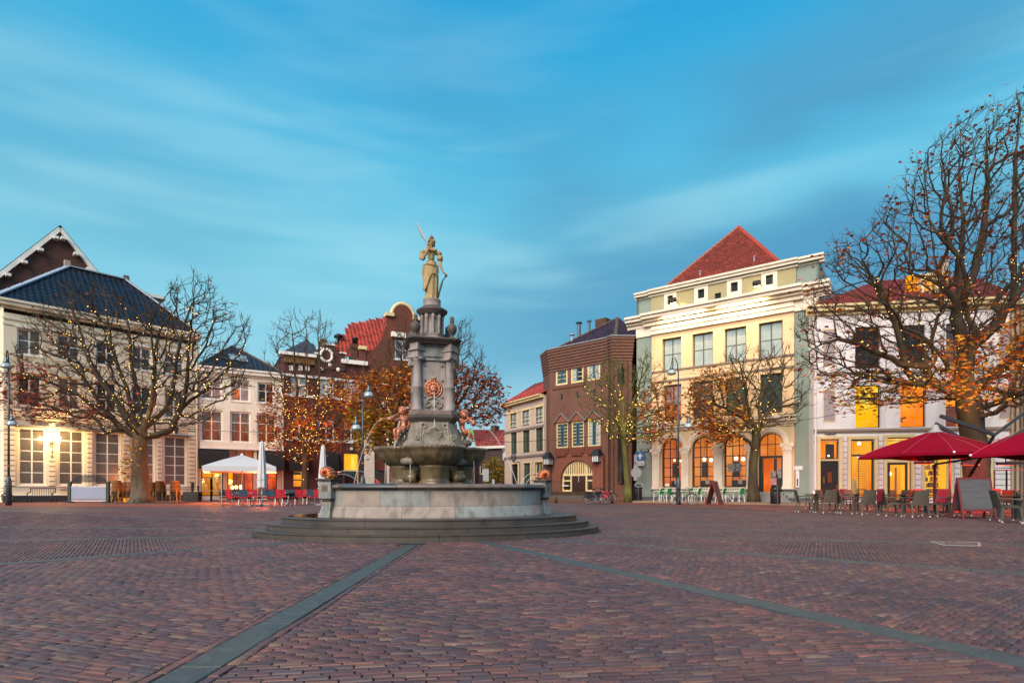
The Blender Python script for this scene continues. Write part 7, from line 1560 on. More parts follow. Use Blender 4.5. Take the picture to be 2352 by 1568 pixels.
def tree(name, label, z, trunk, limbs, crown, depth, ntips, bark, seed=1, alpha=.42, rtip=.011, pexp=2.25, step=.45, leafsets=(), group='trees round the square', upb=.25, cat='tree', lights=None, flare=1.5, twigs=3, tl=.55, bark2=None):
 rg = np.random.default_rng(seed)
 P = []; par = []; plen = []; rad = []; zt = z
 def add(p, i): P.append(np.array(p, float)); par.append(i); plen.append(0 if i < 0 else plen[i] + float(np.linalg.norm(P[-1] - P[i]))); return len(P) - 1
 forced = {}
 last = -1; tr = []
 for k in range(len(trunk) - 1):                  # trunk, resampled
  (x0, y0, r0), (x1, y1, r1) = trunk[k], trunk[k + 1]; n = max(1, int(abs(y1 - y0) * z / FO / .5))
  for j in range(n):
   t = j / n; last = add(wp(x0 + (x1 - x0) * t, y0 + (y1 - y0) * t, z), last); forced[last] = r0 + (r1 - r0) * t; tr.append(last)
 last = add(wp(trunk[-1][0], trunk[-1][1], z), last); forced[last] = trunk[-1][2]; tr.append(last)
 ntr = len(P); limbn = []
 for li, lb in enumerate(limbs):
  dzm = lb[0] if isinstance(lb[0], (int, float)) else rg.uniform(-1, 1) * depth * .55; pts = lb[1:] if isinstance(lb[0], (int, float)) else lb
  A = np.array(P); q = np.array(wp(pts[0][0], pts[0][1], z))
  cur = int(np.argmin(np.sum((A[:, [0, 2]] - q[[0, 2]]) ** 2, 1))); tot = sum(math.dist(pts[i], pts[i + 1]) for i in range(len(pts) - 1)); run = 0; zb_ = P[cur][1]
  prev = pts[0]
  for k in range(1, len(pts)):
   sg = math.dist(pts[k - 1], pts[k]); n = max(1, int(sg * z / FO / .35))
   for j in range(1, n + 1):
    t = j / n; run_ = run + sg * t; x = pts[k - 1][0] + (pts[k][0] - pts[k - 1][0]) * t + rg.normal(0, 1.0); y = pts[k - 1][1] + (pts[k][1] - pts[k - 1][1]) * t + rg.normal(0, 1.0)
    zz_ = zb_ + (z + dzm - zb_) * (run_ / tot) ** .8; cur = add(wp(x, y, zz_), cur); limbn.append(cur)
   run += sg
 S = sample(crown, ntips, rg)
 cx = np.mean([p[0] for p in crown]); T_ = []
 x0, x1 = min(p[0] for p in crown), max(p[0] for p in crown)
 for x, y in S:
  h = math.sqrt(max(0, 1 - ((x - cx) / (x1 - x0) * 1.7) ** 2)); T_.append(wp(x, y, z + rg.uniform(-1, 1) * depth * (.35 + .65 * h)))
 T_ = np.array(T_); A0 = np.array(P); d0 = np.array([np.min(np.sum((A0 - t) ** 2, 1)) for t in T_]); order = np.argsort(d0)
 cap = len(P) + ntips * 14; A = np.zeros((cap, 3)); A[:len(P)] = A0; PL = np.zeros(cap); PL[:len(P)] = plen; N = len(P); tipn = []
 start = max(1, ntr - 4)
 for ti in order:
  t = T_[ti]; dv = t - A[start:N]; dd = np.sqrt((dv ** 2).sum(1)); cost = dd + alpha * PL[start:N] + upb * np.maximum(0, -dv[:, 2]); j = int(np.argmin(cost)) + start
  a = A[j]; d = float(np.linalg.norm(t - a))
  if d < .12: continue
  pj = par[j]; pd = (a - A[pj]) if pj >= 0 else np.array([0, 0, 1.]); pd = pd / (np.linalg.norm(pd) + 1e-9)
  ctrl = a + pd * d * .35 + (t - a) * .2 + rg.normal(0, .09 * d, 3); n = min(9, max(1, int(d / step))); cur = j
  for k in range(1, n + 1):
   s = k / n; p = (1 - s) ** 2 * a + 2 * s * (1 - s) * ctrl + s * s * t + (rg.normal(0, .035, 3) if k < n else 0)
   A[N] = p; PL[N] = PL[cur] + np.linalg.norm(p - A[cur]); par.append(cur); cur = N; N += 1
  tipn.append(cur)
 for j in list(tipn):
  for k in range(rg.integers(1, twigs + 1)):
   if N + 3 >= cap: break
   pd = A[j] - A[par[j]]; pd /= np.linalg.norm(pd) + 1e-9; d = pd + rg.normal(0, .55, 3) + np.array([0, 0, .25]); d /= np.linalg.norm(d); L = tl * rg.uniform(.5, 1.2); cur = j
   for q in range(2):
    d = d + np.array([0, 0, .28]); d /= np.linalg.norm(d); A[N] = A[cur] + d * L / 2; par.append(cur); cur = N; N += 1
 A = A[:N]; ch = [[] for _ in range(N)]
 R = np.zeros(N)
 for i in range(N - 1, -1, -1):
  R[i] = rtip if R[i] == 0 else R[i] ** (1 / pexp)
  if par[i] >= 0: R[par[i]] += R[i] ** pexp; ch[par[i]].append(i)
 top = R[ntr - 1]; sc = forced[ntr - 1] / top
 R = rtip * .75 + (R - rtip * .75) * max(.2, min(sc, 2.2)) if sc < 1 else R * np.where(R > .05, min(sc, 1.6), 1)
 for i, r in forced.items(): R[i] = r
 base = thing(name, label, cat, (float(A[0][0]), float(A[0][1]), 0), 0, group)
 VT, FT, VB, FB = [], [], [], []
 stack = [(0, None)]
 def emit(chain, rr, V, F):
  mr = max(rr); n = 22 if mr > .25 else 7 if mr > .09 else 5 if mr > .035 else 3; b = len(V); pts = chain; up = np.array([.3, .8, .1])
  for i, p in enumerate(pts):
   t = pts[min(i + 1, len(pts) - 1)] - pts[max(i - 1, 0)]; t = t / (np.linalg.norm(t) + 1e-9); up = up - t * up.dot(t); up /= (np.linalg.norm(up) + 1e-9); sd = np.cross(t, up)
   for k in range(n):
    a = 2 * pi * k / n; rad_ = rr[i] * (1 + (.08 * math.sin(3 * a + p[2] * 1.3) + .05 * math.sin(5 * a - p[2] * 2) + .05 * math.sin(9 * a + 3 * math.sin(p[2] * 2.3)) + .03 * math.sin(p[2] * 9 + 2 * a) if mr > .25 else 0)); V.append(p + (up * math.cos(a) + sd * math.sin(a)) * rad_)
  for i in range(len(pts) - 1):
   for k in range(n): F.append((b + i * n + k, b + i * n + (k + 1) % n, b + (i + 1) * n + (k + 1) % n, b + (i + 1) * n + k))
 while stack:
  i, pr = stack.pop(); chain = []; rr = []
  if pr is not None: chain.append(A[pr]); rr.append(min(R[i] * 1.25, R[pr]))
  cur = i
  while True:
   chain.append(A[cur]); rr.append(R[cur])
   if not ch[cur]: rr[-1] *= .5; break
   k = max(ch[cur], key=lambda c: R[c])
   for c in ch[cur]:
    if c != k: stack.append((c, cur))
   cur = k
  if i == 0:
   k = next((q for q, r in enumerate(rr) if r < .09), len(rr)); k = max(k, 3)
   tp = chain[:k]; trr = list(rr[:k]); trr[0] *= flare; trr[1] *= 1 + (flare - 1) * .25
   base0 = tp[0].copy(); base0[2] = -.02; tp = [base0] + tp; trr = [trr[0] * 1.1] + trr
   emit(tp, trr, VT, FT)
   if k < len(chain): emit(chain[k - 1:], rr[k - 1:], VB, FB)
  else: emit(chain, rr, (VT if max(rr) > 9 else VB), (FT if max(rr) > 9 else FB))
 link('trunk', fastmesh('trunk', VT, FT, bark, True), base, True)
 link('crown', fastmesh('crown', VB, FB, bark2 or bark, True), base, True, kind='stuff')
 for (nm, poly, dens, cols, size, per, lo, hi) in leafsets:
  ids = [j for j in range(ntr, N) if R[j] < .022]
  ids = [j for j in ids if rg.random() < dens]; pts = []
  for j in ids:
   px, py = CX + A[j][0] * FO / A[j][1], YH - (A[j][2] - EH) * FO / A[j][1]
   if poly is None or pip(px, py, poly): pts.append(A[j])
  if pts: leaves(nm, pts, cols, size, rg, base, per=per, palm=True)
 if lights:
  nb, ylim, rmin, rmax, lab = lights; ids = [j for j in range(ntr - 3, N) if rmin < R[j] < rmax and (YH - (A[j][2] - EH) * FO / A[j][1]) > ylim]
  mb = MB()
  for q in range(nb):
   j = ids[rg.integers(len(ids))]; k = par[j]; t = rg.random(); p = A[j] * t + A[k] * (1 - t); a = rg.uniform(0, 2 * pi); r = R[j] + .035; p = p + np.array([math.cos(a) * r, -abs(math.sin(a)) * r, math.sin(a * 1.7) * r])
   s = .024 * (z / 36); mb.add([p + np.array(v) * s for v in ((1, 0, 0), (-1, 0, 0), (0, 1, 0), (0, -1, 0), (0, 0, 1), (0, 0, -1))], [(0, 2, 4), (2, 1, 4), (1, 3, 4), (3, 0, 4), (2, 0, 5), (1, 2, 5), (3, 1, 5), (0, 3, 5)])
  o = mb.build('string_lights', E_FAIRY, kind='stuff'); o['label'] = lab; o['category'] = 'string lights'
 return base, A, R
E_FAIRY = emat('fairy_bulb', '#ffb840', '#ffd070', 6.0, 1, sample=False)
BK0 = barkmat('grey_bark', '#6a5c4c', '#332a20', '#5a5230'); BK1 = barkmat('brown_bark', '#43352a', '#1f1812', '#4a4a22'); BK2 = barkmat('mossy_bark', '#5a5a2a', '#3b3a1e', '#6d7a2c'); BK3 = barkmat('olive_bark', '#4b4030', '#292216', '#4e5026')
RED = ['#96402c', '#a84c30', '#823628', '#b05836']; ORG = ['#c8661c', '#b4501a', '#d88424', '#a0441c', '#d07820']; YEL = ['#dca030', '#e8ae34', '#cc8828', '#c09430']; GRN = ['#80822c', '#8e8a30', '#9a7e2a', '#6c762a']
tree('chestnut_tree', 'big bare chestnut hung with string lights in front of the long cream house', 38.6,
  [(325, 1157, .52), (322, 1120, .50), (321, 1080, .47), (320, 1040, .46), (321, 1012, .44), (322, 1000, .42)],
  [[-2.0, (320, 1003), (290, 990), (262, 968), (238, 940), (216, 905), (190, 868), (165, 838), (135, 800), (110, 770)],
   [1.2, (320, 1000), (288, 955), (264, 915), (236, 880), (216, 850), (196, 800), (181, 750), (160, 700)],
   [-.8, (320, 996), (303, 940), (290, 890), (270, 840), (254, 780), (243, 710)],
   [1.6, (322, 992), (326, 930), (311, 880), (300, 820), (298, 760), (288, 700)],
   [-1.2, (323, 995), (345, 945), (352, 890), (356, 840), (348, 775), (345, 715)],
   [-1.6, (324, 1003), (358, 999), (392, 988), (408, 952), (424, 910), (430, 860), (433, 800), (440, 740), (446, 680), (450, 632)],
   [.8, (410, 950), (428, 928), (470, 895), (518, 852), (555, 805), (575, 752)],
   [2.0, (335, 985), (384, 935), (400, 880), (406, 820), (420, 755), (440, 700)],
   [-2.6, (262, 968), (225, 945), (180, 905), (120, 880), (60, 862), (10, 850)], [1.0, (430, 860), (470, 800), (490, 740), (495, 690)]],
  [(0, 950), (-15, 880), (20, 820), (50, 770), (70, 725), (110, 680), (150, 640), (200, 648), (250, 665), (300, 682), (350, 690), (385, 700), (392, 650), (440, 618), (480, 640), (512, 690), (545, 720), (580, 745), (562, 800), (570, 850), (585, 880), (540, 905), (480, 962), (430, 985), (380, 975), (330, 985), (270, 1005), (200, 985), (140, 962), (60, 980)],
  4.2, 1700, BK0, seed=11, bark2=BK1, twigs=4, leafsets=[('leaves', [(-20, 835), (60, 820), (130, 850), (180, 900), (240, 960), (200, 985), (100, 980), (40, 940), (-20, 930)], .34, RED, .19, 2, 0, 0),
            ('leaves', None, .025, RED + ORG, .17, 2, 0, 0)],
  lights=(430, 690, .035, .5, 'warm string lights wound round the limbs of the big left chestnut'), flare=1.7)
tuft = thing('leaf_tuft', 'yellow leaves sprouting from the left side of the big left trunk', 'foliage', (wx(305, 38), 38, wh(1050, 38)))
rgq = np.random.default_rng(4); leaves('leaves', [wp(x, y, 38 + rgq.uniform(-.5, .5)) for x, y in sample([(300, 1010), (320, 1020), (310, 1060), (306, 1095), (285, 1100), (272, 1075), (280, 1040)], 90, rgq)], YEL + GRN[:1] + ORG[:1], .17, rgq, tuft, per=2, spread=.12)
tree('plane_tree', 'upright bare-topped tree with orange leaves and lights behind the closed parasols', 47.0,
  [(701, 1149, .30), (701, 1110, .29), (702, 1075, .28), (702, 1050, .26)],
  [[-1, (702, 1052), (690, 1010), (668, 960), (650, 900), (640, 830), (636, 770)], [1, (702, 1052), (696, 1000), (684, 930), (678, 850), (672, 760), (662, 725)], [.5, (702, 1050), (704, 990), (702, 920), (706, 830), (702, 740)],
   [-1, (702, 1052), (715, 1000), (730, 930), (734, 850), (730, 760)], [1.3, (702, 1052), (722, 1010), (748, 950), (762, 870), (768, 790)], [-.5, (702, 1050), (740, 1010), (780, 960), (800, 900)], [.5, (702, 1052), (670, 1020), (630, 990), (606, 950)]],
  [(598, 880), (606, 800), (622, 745), (645, 725), (662, 716), (700, 712), (736, 720), (756, 738), (772, 765), (790, 800), (806, 850), (820, 900), (825, 960), (795, 1015), (740, 1050), (700, 1056), (650, 1050), (612, 1020), (588, 950)],
  3.0, 720, BK3, seed=23, leafsets=[('leaves', [(585, 900), (640, 880), (700, 890), (760, 865), (830, 850), (840, 1000), (760, 1070), (620, 1070), (580, 980)], .55, ORG + RED[:2] + YEL[:1], .20, 3, 0, 0), ('leaves', None, .02, RED, .18, 1, 0, 0)],
  lights=(230, 870, .03, .3, 'warm string lights in the orange tree behind the closed parasols'), flare=1.25, upb=.5)
tree('maple_tree', 'dense orange and green leafed tree left of the fountain column', 43.0,
  [(934, 1150, .28), (932, 1100, .27), (925, 1040, .25), (915, 1000, .22)],
  [[-1, (915, 1002), (890, 960), (870, 920), (855, 870)], [.8, (915, 1002), (900, 950), (890, 880), (888, 810)], [-.5, (915, 1002), (915, 940), (918, 860), (925, 790), (932, 745)], [1, (915, 1002), (935, 950), (945, 880)], [0, (915, 1004), (880, 990), (840, 970), (812, 945)]],
  [(790, 900), (806, 868), (830, 845), (856, 818), (884, 792), (902, 750), (925, 728), (946, 745), (958, 800), (962, 900), (955, 1000), (900, 1035), (862, 1052), (828, 1035), (800, 985)],
  2.6, 560, BK3, seed=31, leafsets=[('leaves', [(780, 870), (830, 860), (880, 850), (965, 830), (965, 1010), (900, 1000), (860, 1000), (790, 960)], .70, ORG + RED[:1] + YEL[:2], .21, 3, 0, 0), ('leaves', [(800, 940), (870, 930), (960, 980), (960, 1060), (820, 1060)], .8, GRN + YEL[2:], .24, 3, 0, 0)],
  lights=(50, 900, .02, .2, 'few warm string lights in the tree beside the fountain column'), upb=.35)
tree('linden_tree', 'half-bare reddish tree showing right of the fountain column', 40.0,
  [(1020, 1150, .26), (1022, 1080, .25), (1028, 1000, .24), (1035, 950, .2)],
  [[0, (1035, 952), (1040, 900), (1046, 840), (1056, 780), (1060, 738)], [1, (1035, 952), (1060, 920), (1085, 870), (1098, 820)], [-1, (1035, 955), (1075, 945), (1115, 920), (1140, 890)], [.5, (1035, 960), (1080, 962), (1130, 955), (1155, 940)], [-1, (1030, 980), (1010, 900), (1002, 840)]],
  [(985, 900), (1010, 820), (1035, 770), (1050, 732), (1082, 738), (1090, 785), (1108, 800), (1122, 822), (1140, 858), (1155, 895), (1168, 932), (1158, 958), (1132, 975), (1095, 980), (1055, 968), (1010, 960)],
  2.6, 620, BK3, seed=41, leafsets=[('leaves', [(1000, 840), (1090, 835), (1140, 860), (1175, 930), (1160, 985), (1000, 990)], .42, RED + ORG[:2], .20, 2, 0, 0)], lights=(14, 850, .03, .2, 'few warm lights close to the right side of the fountain column'), tl=.45)
tree('mossy_tree', 'slim green-mossed tree with string lights in front of the brick block', 41.0,
  [(1443, 1154, .25), (1441, 1110, .215), (1437, 1060, .20), (1433, 1010, .20), (1432, 985, .20)],
  [[-1, (1432, 987), (1410, 960), (1385, 930), (1360, 900)], [1, (1432, 985), (1415, 930), (1398, 870), (1392, 825)], [0, (1432, 985), (1430, 920), (1426, 860), (1428, 825)], [-1, (1432, 985), (1455, 930), (1472, 870), (1482, 810)], [1, (1432, 987), (1470, 950), (1505, 910), (1525, 880)], [0, (1432, 990), (1480, 980), (1530, 970), (1550, 965)]],
  [(1322, 905), (1345, 862), (1375, 845), (1392, 815), (1415, 825), (1440, 830), (1462, 838), (1480, 800), (1505, 815), (1530, 862), (1545, 910), (1562, 960), (1545, 1002), (1500, 1020), (1462, 1015), (1425, 1018), (1385, 995), (1345, 965)],
  2.6, 640, BK2, seed=51, leafsets=[('leaves', [(1470, 900), (1520, 870), (1570, 900), (1575, 1040), (1480, 1045), (1450, 990)], .40, ORG + YEL[:1] + RED[:1], .21, 2, 0, 0)], lights=(150, 880, .02, .2, 'warm string lights in the slim mossy tree before the brick block'), flare=1.3, tl=.5)
tree('cafe_tree', 'tree with orange leaves on its left half in front of the arched cafe windows', 38.6,
  [(1731, 1157, .36), (1729, 1110, .31), (1731, 1060, .27), (1735, 1015, .26), (1737, 998, .26)],
  [[-1.2, (1737, 1000), (1732, 978), (1724, 955), (1717, 925), (1711, 885), (1700, 840), (1692, 812)], [1, (1737, 1000), (1746, 965), (1743, 925), (1758, 890), (1776, 835)], [-.5, (1737, 1002), (1750, 962), (1773, 940), (1786, 911), (1796, 879), (1802, 825)], [.8, (1773, 940), (1810, 930), (1845, 925)], [-1.5, (1732, 978), (1700, 955), (1665, 935), (1630, 925), (1600, 920)], [1.2, (1724, 955), (1690, 910), (1660, 880), (1640, 860)]],
  [(1572, 935), (1588, 885), (1615, 852), (1655, 842), (1676, 805), (1700, 792), (1722, 800), (1760, 800), (1800, 788), (1835, 822), (1858, 868), (1872, 925), (1845, 962), (1800, 985), (1760, 980), (1718, 990), (1690, 1010), (1650, 1018), (1612, 1000), (1585, 970)],
  2.8, 680, BK3, seed=61, leafsets=[('leaves', [(1570, 930), (1600, 850), (1665, 840), (1705, 870), (1715, 940), (1712, 1000), (1660, 1035), (1590, 1000)], .50, ORG + GRN[:2] + YEL[:2], .18, 3, 0, 0), ('leaves', [(1570, 960), (1640, 960), (1700, 990), (1670, 1075), (1640, 1050)], .5, ORG, .2, 2, 0, 0)], lights=(150, 850, .03, .28, 'warm string lights in the tree before the arched cafe windows'), flare=1.35, tl=.5)
tree('old_chestnut_tree', 'huge old chestnut with thick trunk rising out of the picture at the right', 27.0,
  [(2243, 1172, .56), (2242, 1120, .53), (2243, 1060, .52), (2238, 1010, .50), (2228, 960, .50), (2224, 920, .50)],
  [[-1.5, (2224, 922), (2206, 893), (2185, 890), (2150, 884), (2130, 860), (2122, 820), (2135, 790), (2150, 745), (2165, 690)],
   [-1.0, (2145, 880), (2108, 884), (2082, 850), (2074, 815), (2064, 770), (2046, 715), (2022, 675), (1990, 620)],
   [-2.2, (2082, 850), (2050, 822), (2015, 812), (1970, 788), (1926, 778), (1885, 790)], [-.5, (2130, 885), (2090, 880), (2022, 868), (1964, 856), (1920, 832), (1880, 820)],
   [1.0, (2224, 920), (2212, 867), (2216, 800), (2196, 728), (2204, 660), (2208, 600), (2212, 500), (2203, 400), (2206, 301)],
   [1.8, (2226, 925), (2244, 885), (2295, 852), (2338, 808), (2400, 745), (2460, 690)],
   [-1.0, (2216, 860), (2230, 800), (2262, 769), (2296, 735), (2325, 690), (2330, 600), (2329, 486), (2332, 380), (2342, 240)],
   [1.5, (2122, 820), (2110, 760), (2112, 706), (2095, 660), (2060, 600), (2035, 540)], [-.6, (2165, 690), (2150, 620), (2140, 540), (2128, 450), (2120, 370)], [2.0, (2205, 700), (2240, 620), (2262, 520), (2268, 400), (2262, 270)],
   [-2, (2296, 735), (2360, 640), (2420, 520), (2440, 400)], [.5, (2244, 885), (2300, 900), (2360, 905), (2420, 890)]],
  [(1862, 650), (1888, 600), (1918, 552), (1952, 530), (1998, 520), (2014, 480), (2040, 458), (2072, 432), (2082, 390), (2106, 352), (2130, 345), (2160, 305), (2195, 285), (2228, 268), (2250, 245), (2296, 232), (2325, 214), (2355, 200), (2460, 200), (2560, 330), (2600, 600), (2570, 850), (2460, 950), (2352, 930), (2290, 955), (2240, 935), (2180, 915), (2100, 930), (2010, 930), (1930, 940), (1888, 905), (1838, 850), (1822, 770), (1838, 700)],
  3.8, 3300, BK1, seed=71, alpha=.40, rtip=.0078, leafsets=[('leaves', None, .085, RED + ORG[:3], .16, 2, 0, 0), ('leaves', [(2150, 800), (2240, 760), (2352, 720), (2500, 760), (2500, 960), (2352, 960), (2240, 960), (2180, 930)], .26, YEL + ORG, .19, 3, 0, 0), ('leaves', [(1880, 860), (2150, 870), (2120, 960), (1880, 960)], .25, YEL + ORG, .17, 2, 0, 0)],
  lights=(330, 560, .04, .5, 'warm string lights wound round the limbs of the huge right chestnut'), flare=1.25, twigs=4, tl=.42)
bu = thing('yellow_shrub', 'yellow-green autumn shrub in the side street between fountain and beige house', 'shrub', (wx(1138, 70), 70, 0))
rgq = np.random.default_rng(9)
leaves('foliage', [wp(x, y, 70 + rgq.uniform(-1.5, 1.5)) for x, y in sample([(1113, 1100), (1112, 1062), (1122, 1054), (1140, 1052), (1150, 1062), (1162, 1066), (1172, 1110), (1114, 1118)], 420, rgq)], ['#a88a22', '#8f7a20', '#b07820', '#6f7420', '#8a5a1c'], .34, rgq, bu, per=3, spread=.3, palm=False)
MB().tube([wp(1138, 1140, 70), wp(1137, 1100, 70), wp(1140, 1075, 70)], [.15, .12, .05], 6).build('stem', BK3, bu, world=True)
rgq = np.random.default_rng(12); pts = []
for _ in range(300):
 y = rgq.choice([rgq.uniform(5, 14), rgq.uniform(14, 36), rgq.uniform(14, 36)]); x = rgq.uniform(-.9, .95) * y
 if not ell_in(x, y): pts.append((x, y, .012))
for _ in range(380): y = rgq.uniform(17.5, 30); pts.append((rgq.uniform(.5, .95) * y, y, .014))
V = leaves('fallen_leaves', pts, ORG + RED, .065, rgq, None, per=1, spread=.003, palm=False, flat_=True, world=False)

for nm, (px, py, z, e) in {'a': (2200, 900, 26.0, 160), 'b': (2140, 850, 25.4, 90), 'c': (2260, 850, 25.6, 90), 'd': (322, 955, 37.2, 70), 'e': (703, 985, 45.5, 120), 'f': (1436, 960, 40.2, 60), 'g': (1742, 950, 37.6, 70)}.items():
 l = bpy.data.lights.new('string_glow', 'POINT'); l.energy = e; l.color = (1, .55, .15); l.shadow_soft_size = .8; lo = bpy.data.objects.new('string_glow', l); COL.objects.link(lo); lo.location = wp(px, py, z)
# ================================================================ street furniture
M_POLE = mat('dark_steel_paint', '#46525a', '#363f46', rough=.4, scale=3, metal=.3); M_IRON = mat('black_iron', '#23262a')
M_BELL = mat('lamp_bell', '#4d6a72', '#37505a', rough=.3, metal=.3, coat=.5); M_BGL = mat('lamp_clear_bowl', '#b9c8c8', '#8fa4a6', rough=.12, coat=.8)
def street_lamp(label, px, py, H, heads, h2):
 x, y = gp(px, py); t = thing('street_lamp', label, 'street lamp', (x, y, 0), 0, 'bell-shaped street lamps')
 MB().tube([(0, 0, 0), (0, 0, 1.35), (0, 0, 1.5), (0, 0, 1.75)], [.15, .145, .12, .055], 14).build('lamp_base', M_POLE, t, smooth=True)
 MB().tube([(0, 0, 1.6), (0, 0, H)], [.062, .04], 10).build('pole', M_POLE, t, smooth=True)
 MB().lathe([(.0665, 0), (.0665, .06)], 10, (0, 0, 2.3)).build('orange_band', mat('orange_tape', '#c8741e', rough=.6), t)
 for k, ((hx, hz), s) in enumerate(zip(heads, (1, 1))):
  top = h2[k]
  MB().tube([(0, 0, top - .9), (hx * .12, 0, top - .25), (hx * .5, 0, top + .12), (hx * .9, 0, top + .08), (hx, 0, hz + .55)], [.035, .032, .03, .028, .025], 8).build('lamp_arm', M_IRON, t, smooth=True)
  MB().lathe([(.03, .60), (.05, .5), (.10, .36), (.17, .22)], 16, (hx, -.02, hz)).build('lamp_bell', M_BELL, t, smooth=True)
  MB().lathe([(.17, .22), (.24, .08), (.27, .0), (.24, -.06), (0, -.08)], 16, (hx, -.02, hz)).build('lamp_bowl', M_BGL, t, smooth=True)
  r = MB()
  for q in range(6): a = q * pi / 3; r.tube([(hx + .09 * math.cos(a), -.02 + .09 * math.sin(a), hz + .36), (hx + .25 * math.cos(a), -.02 + .25 * math.sin(a), hz + .06), (hx + .275 * math.cos(a), -.02 + .275 * math.sin(a), hz - .01)], .010, 4)
  r.tube([(hx + .275 * math.cos(a), -.02 + .275 * math.sin(a), hz) for a in np.linspace(0, 2 * pi, 17)[:-1]], .014, 5, closed=True).build('lamp_cage', M_BELL, t)
 return t
zL = gp(20, 1160)[1]
street_lamp('tall double bell lamp post at the left edge before the long cream house', 20, 1160, wh(835, zL), [(-.14, wh(843, zL)), (.20, wh(975, zL))], (wh(805, zL) - .1, wh(942, zL)))
zL = gp(1558, 1158)[1]
street_lamp('tall double bell lamp post beside a leaning bicycle before the arched cafe windows', 1558, 1158, wh(850, zL), [(-.42, wh(858, zL)), (.62, wh(980, zL))], (wh(826, zL), wh(958, zL)))
zL = 30.0
def gpz(px, z): return (wx(px, z), z)
tl3 = street_lamp('tall double bell lamp post between the orange tree and the fountain column', 833, YH + FO * EH / zL, wh(896, zL), [(.32, wh(910, zL)), (-.34, wh(985, zL))], (wh(878, zL), wh(958, zL)))
def litter_bin(label, px, py, h=1.05, r=.27, disc=False):
 x, y = gp(px, py); t = thing('litter_bin', label, 'litter bin', (x, y, 0))
 MB().lathe([(r * .9, .12), (r, .16), (r, h - .1), (r * .9, h), (0, h + .03)], 18).build('bin_body', mat('bin_black', '#1b1a1c', rough=.35, coat=.3), t, smooth=True)
 MB().tube([(-.02, -r - .03, 0), (-.02, -r - .03, h + .18)], .035, 8).build('post', M_POLE, t)
 MB().box(-r * .8, r * .8, -r - .01, -r + .05, h * .78, h * .92).build('bin_slot', mat('slot_black', '#060606'), t)
 if disc: MB().tube([(.30 * math.cos(a), -r - .04, h + .02 + .16 * math.sin(a)) for a in np.linspace(0, 2 * pi, 17)[:-1]], .035, 6, closed=True).build('bin_ring', M_LEAD, t, smooth=True)
 return t
litter_bin('black litter bin on a grey post right of the tree before the cafe entrance', 1781, 1161.5)
litter_bin('tall dark litter bin with a pale ring at the corner of the cream house', 1465, 1151.5, 1.25, .33, True)
def bicycle(label, px, py, rz, lean=.12, col='#202226', bags=None):
 x, y = gp(px, py); t = thing('bicycle', label, 'bicycle', (x, y, .002), rz); t.rotation_euler = (lean, 0, rz); R = .34; m = mat('bike_' + col.strip('#'), col, rough=.35, coat=.3); RUB = mat('tyre_rubber', '#161616', rough=.8)
 for wx_ in (-.54, .54):
  w = MB().tube([(wx_ + R * math.cos(a), 0, R + R * math.sin(a)) for a in np.linspace(0, 2 * pi, 29)[:-1]], .02, 6, closed=True).build('wheel', RUB, t, smooth=True)
  MB().tube([(wx_ + (R - .03) * math.cos(a), 0, R + (R - .03) * math.sin(a)) for a in np.linspace(0, 2 * pi, 25)[:-1]], .009, 4, closed=True).build('rim', M_LEAD, w)
  sp = MB()
  for k in range(14): a = 2 * pi * k / 14; sp.bar((wx_, 0, R), (wx_ + R * .93 * math.cos(a), 0, R + R * .93 * math.sin(a)), .004)
  sp.build('spokes', M_LEAD, w)
  MB().tube([(wx_ + (R + .045) * math.cos(a), 0, R + (R + .045) * math.sin(a)) for a in np.linspace(.25, 2.8, 12)], .018, 5).build('mudguard', m, t, smooth=True)
 f = MB(); bb = (-.08, 0, .30); seat = (-.22, 0, .86); head = (.36, 0, .84); hl = (.40, 0, .66)
 for a, b in ((bb, seat), (bb, hl), ((-.19, 0, .74), (.36, 0, .80)), ((-.54, 0, R), bb), ((-.54, 0, R), (-.20, 0, .78)), (head, (.54, 0, R)), (head, hl)): f.tube([a, b], .018, 6)
 f.build('frame', m, t, smooth=True)
 MB().tube([(.16, -.28, 1.0), (.26, -.24, 1.04), (.34, -.08, 1.06), (.34, .08, 1.06), (.26, .24, 1.04), (.16, .28, 1.0)], .014, 6).tube([(.34, 0, 1.06), (.36, 0, .82)], .016, 6).build('handlebar', M_IRON, t, smooth=True)
 MB().ball((-.24, 0, .96), .13, 10, 6, (1.1, .7, .35)).tube([(-.23, 0, .94), (-.21, 0, .84)], .015, 6).build('saddle', RUB, t, smooth=True)
 MB().box(-.78, -.32, -.07, .07, .73, .75).bar((-.75, 0, .73), (-.54, 0, .36), .015).build('carrier', M_IRON, t)
 MB().ball((-.08, .02, .30), .09, 10, 6, (1, .15, 1)).bar((-.08, -.06, .30), (-.0, -.06, .16), .02).bar((-.08, .06, .30), (-.16, .06, .44), .02).build('crank', M_LEAD, t)
 MB().ball((.46, 0, .80), .045, 8, 6).build('headlamp', M_LEAD, t, smooth=True)
 for q, (c, xo) in enumerate(bags or []):
  for s in (-1, 1): MB().obox((-.55 + xo, s * .15, .56), (.36, .13, .32), ry=0).build('pannier', mat('bag_' + c.strip('#'), c, rough=.7), t)
  MB().obox((-.55 + xo, 0, .77), (.34, .36, .05)).build('pannier_flap', mat('bag_' + c.strip('#'), c), t)
 return t
bicycle('black bicycle with dark panniers, frontmost of those parked left of the slim mossy tree', 1369, 1157, math.radians(18), .10, '#1c1e22', [('#24242a', 0)])
bicycle('bicycle with bright red and white patterned panniers parked before the brick block', 1378, 1156, math.radians(200), -.08, '#2a1c1e', [('#c22a38', .2)])
bicycle('black bicycle with a crate-like basket, rightmost of those parked before the brick block', 1388, 1155, math.radians(12), .08, '#17181b', [('#1d1b1a', .15)])
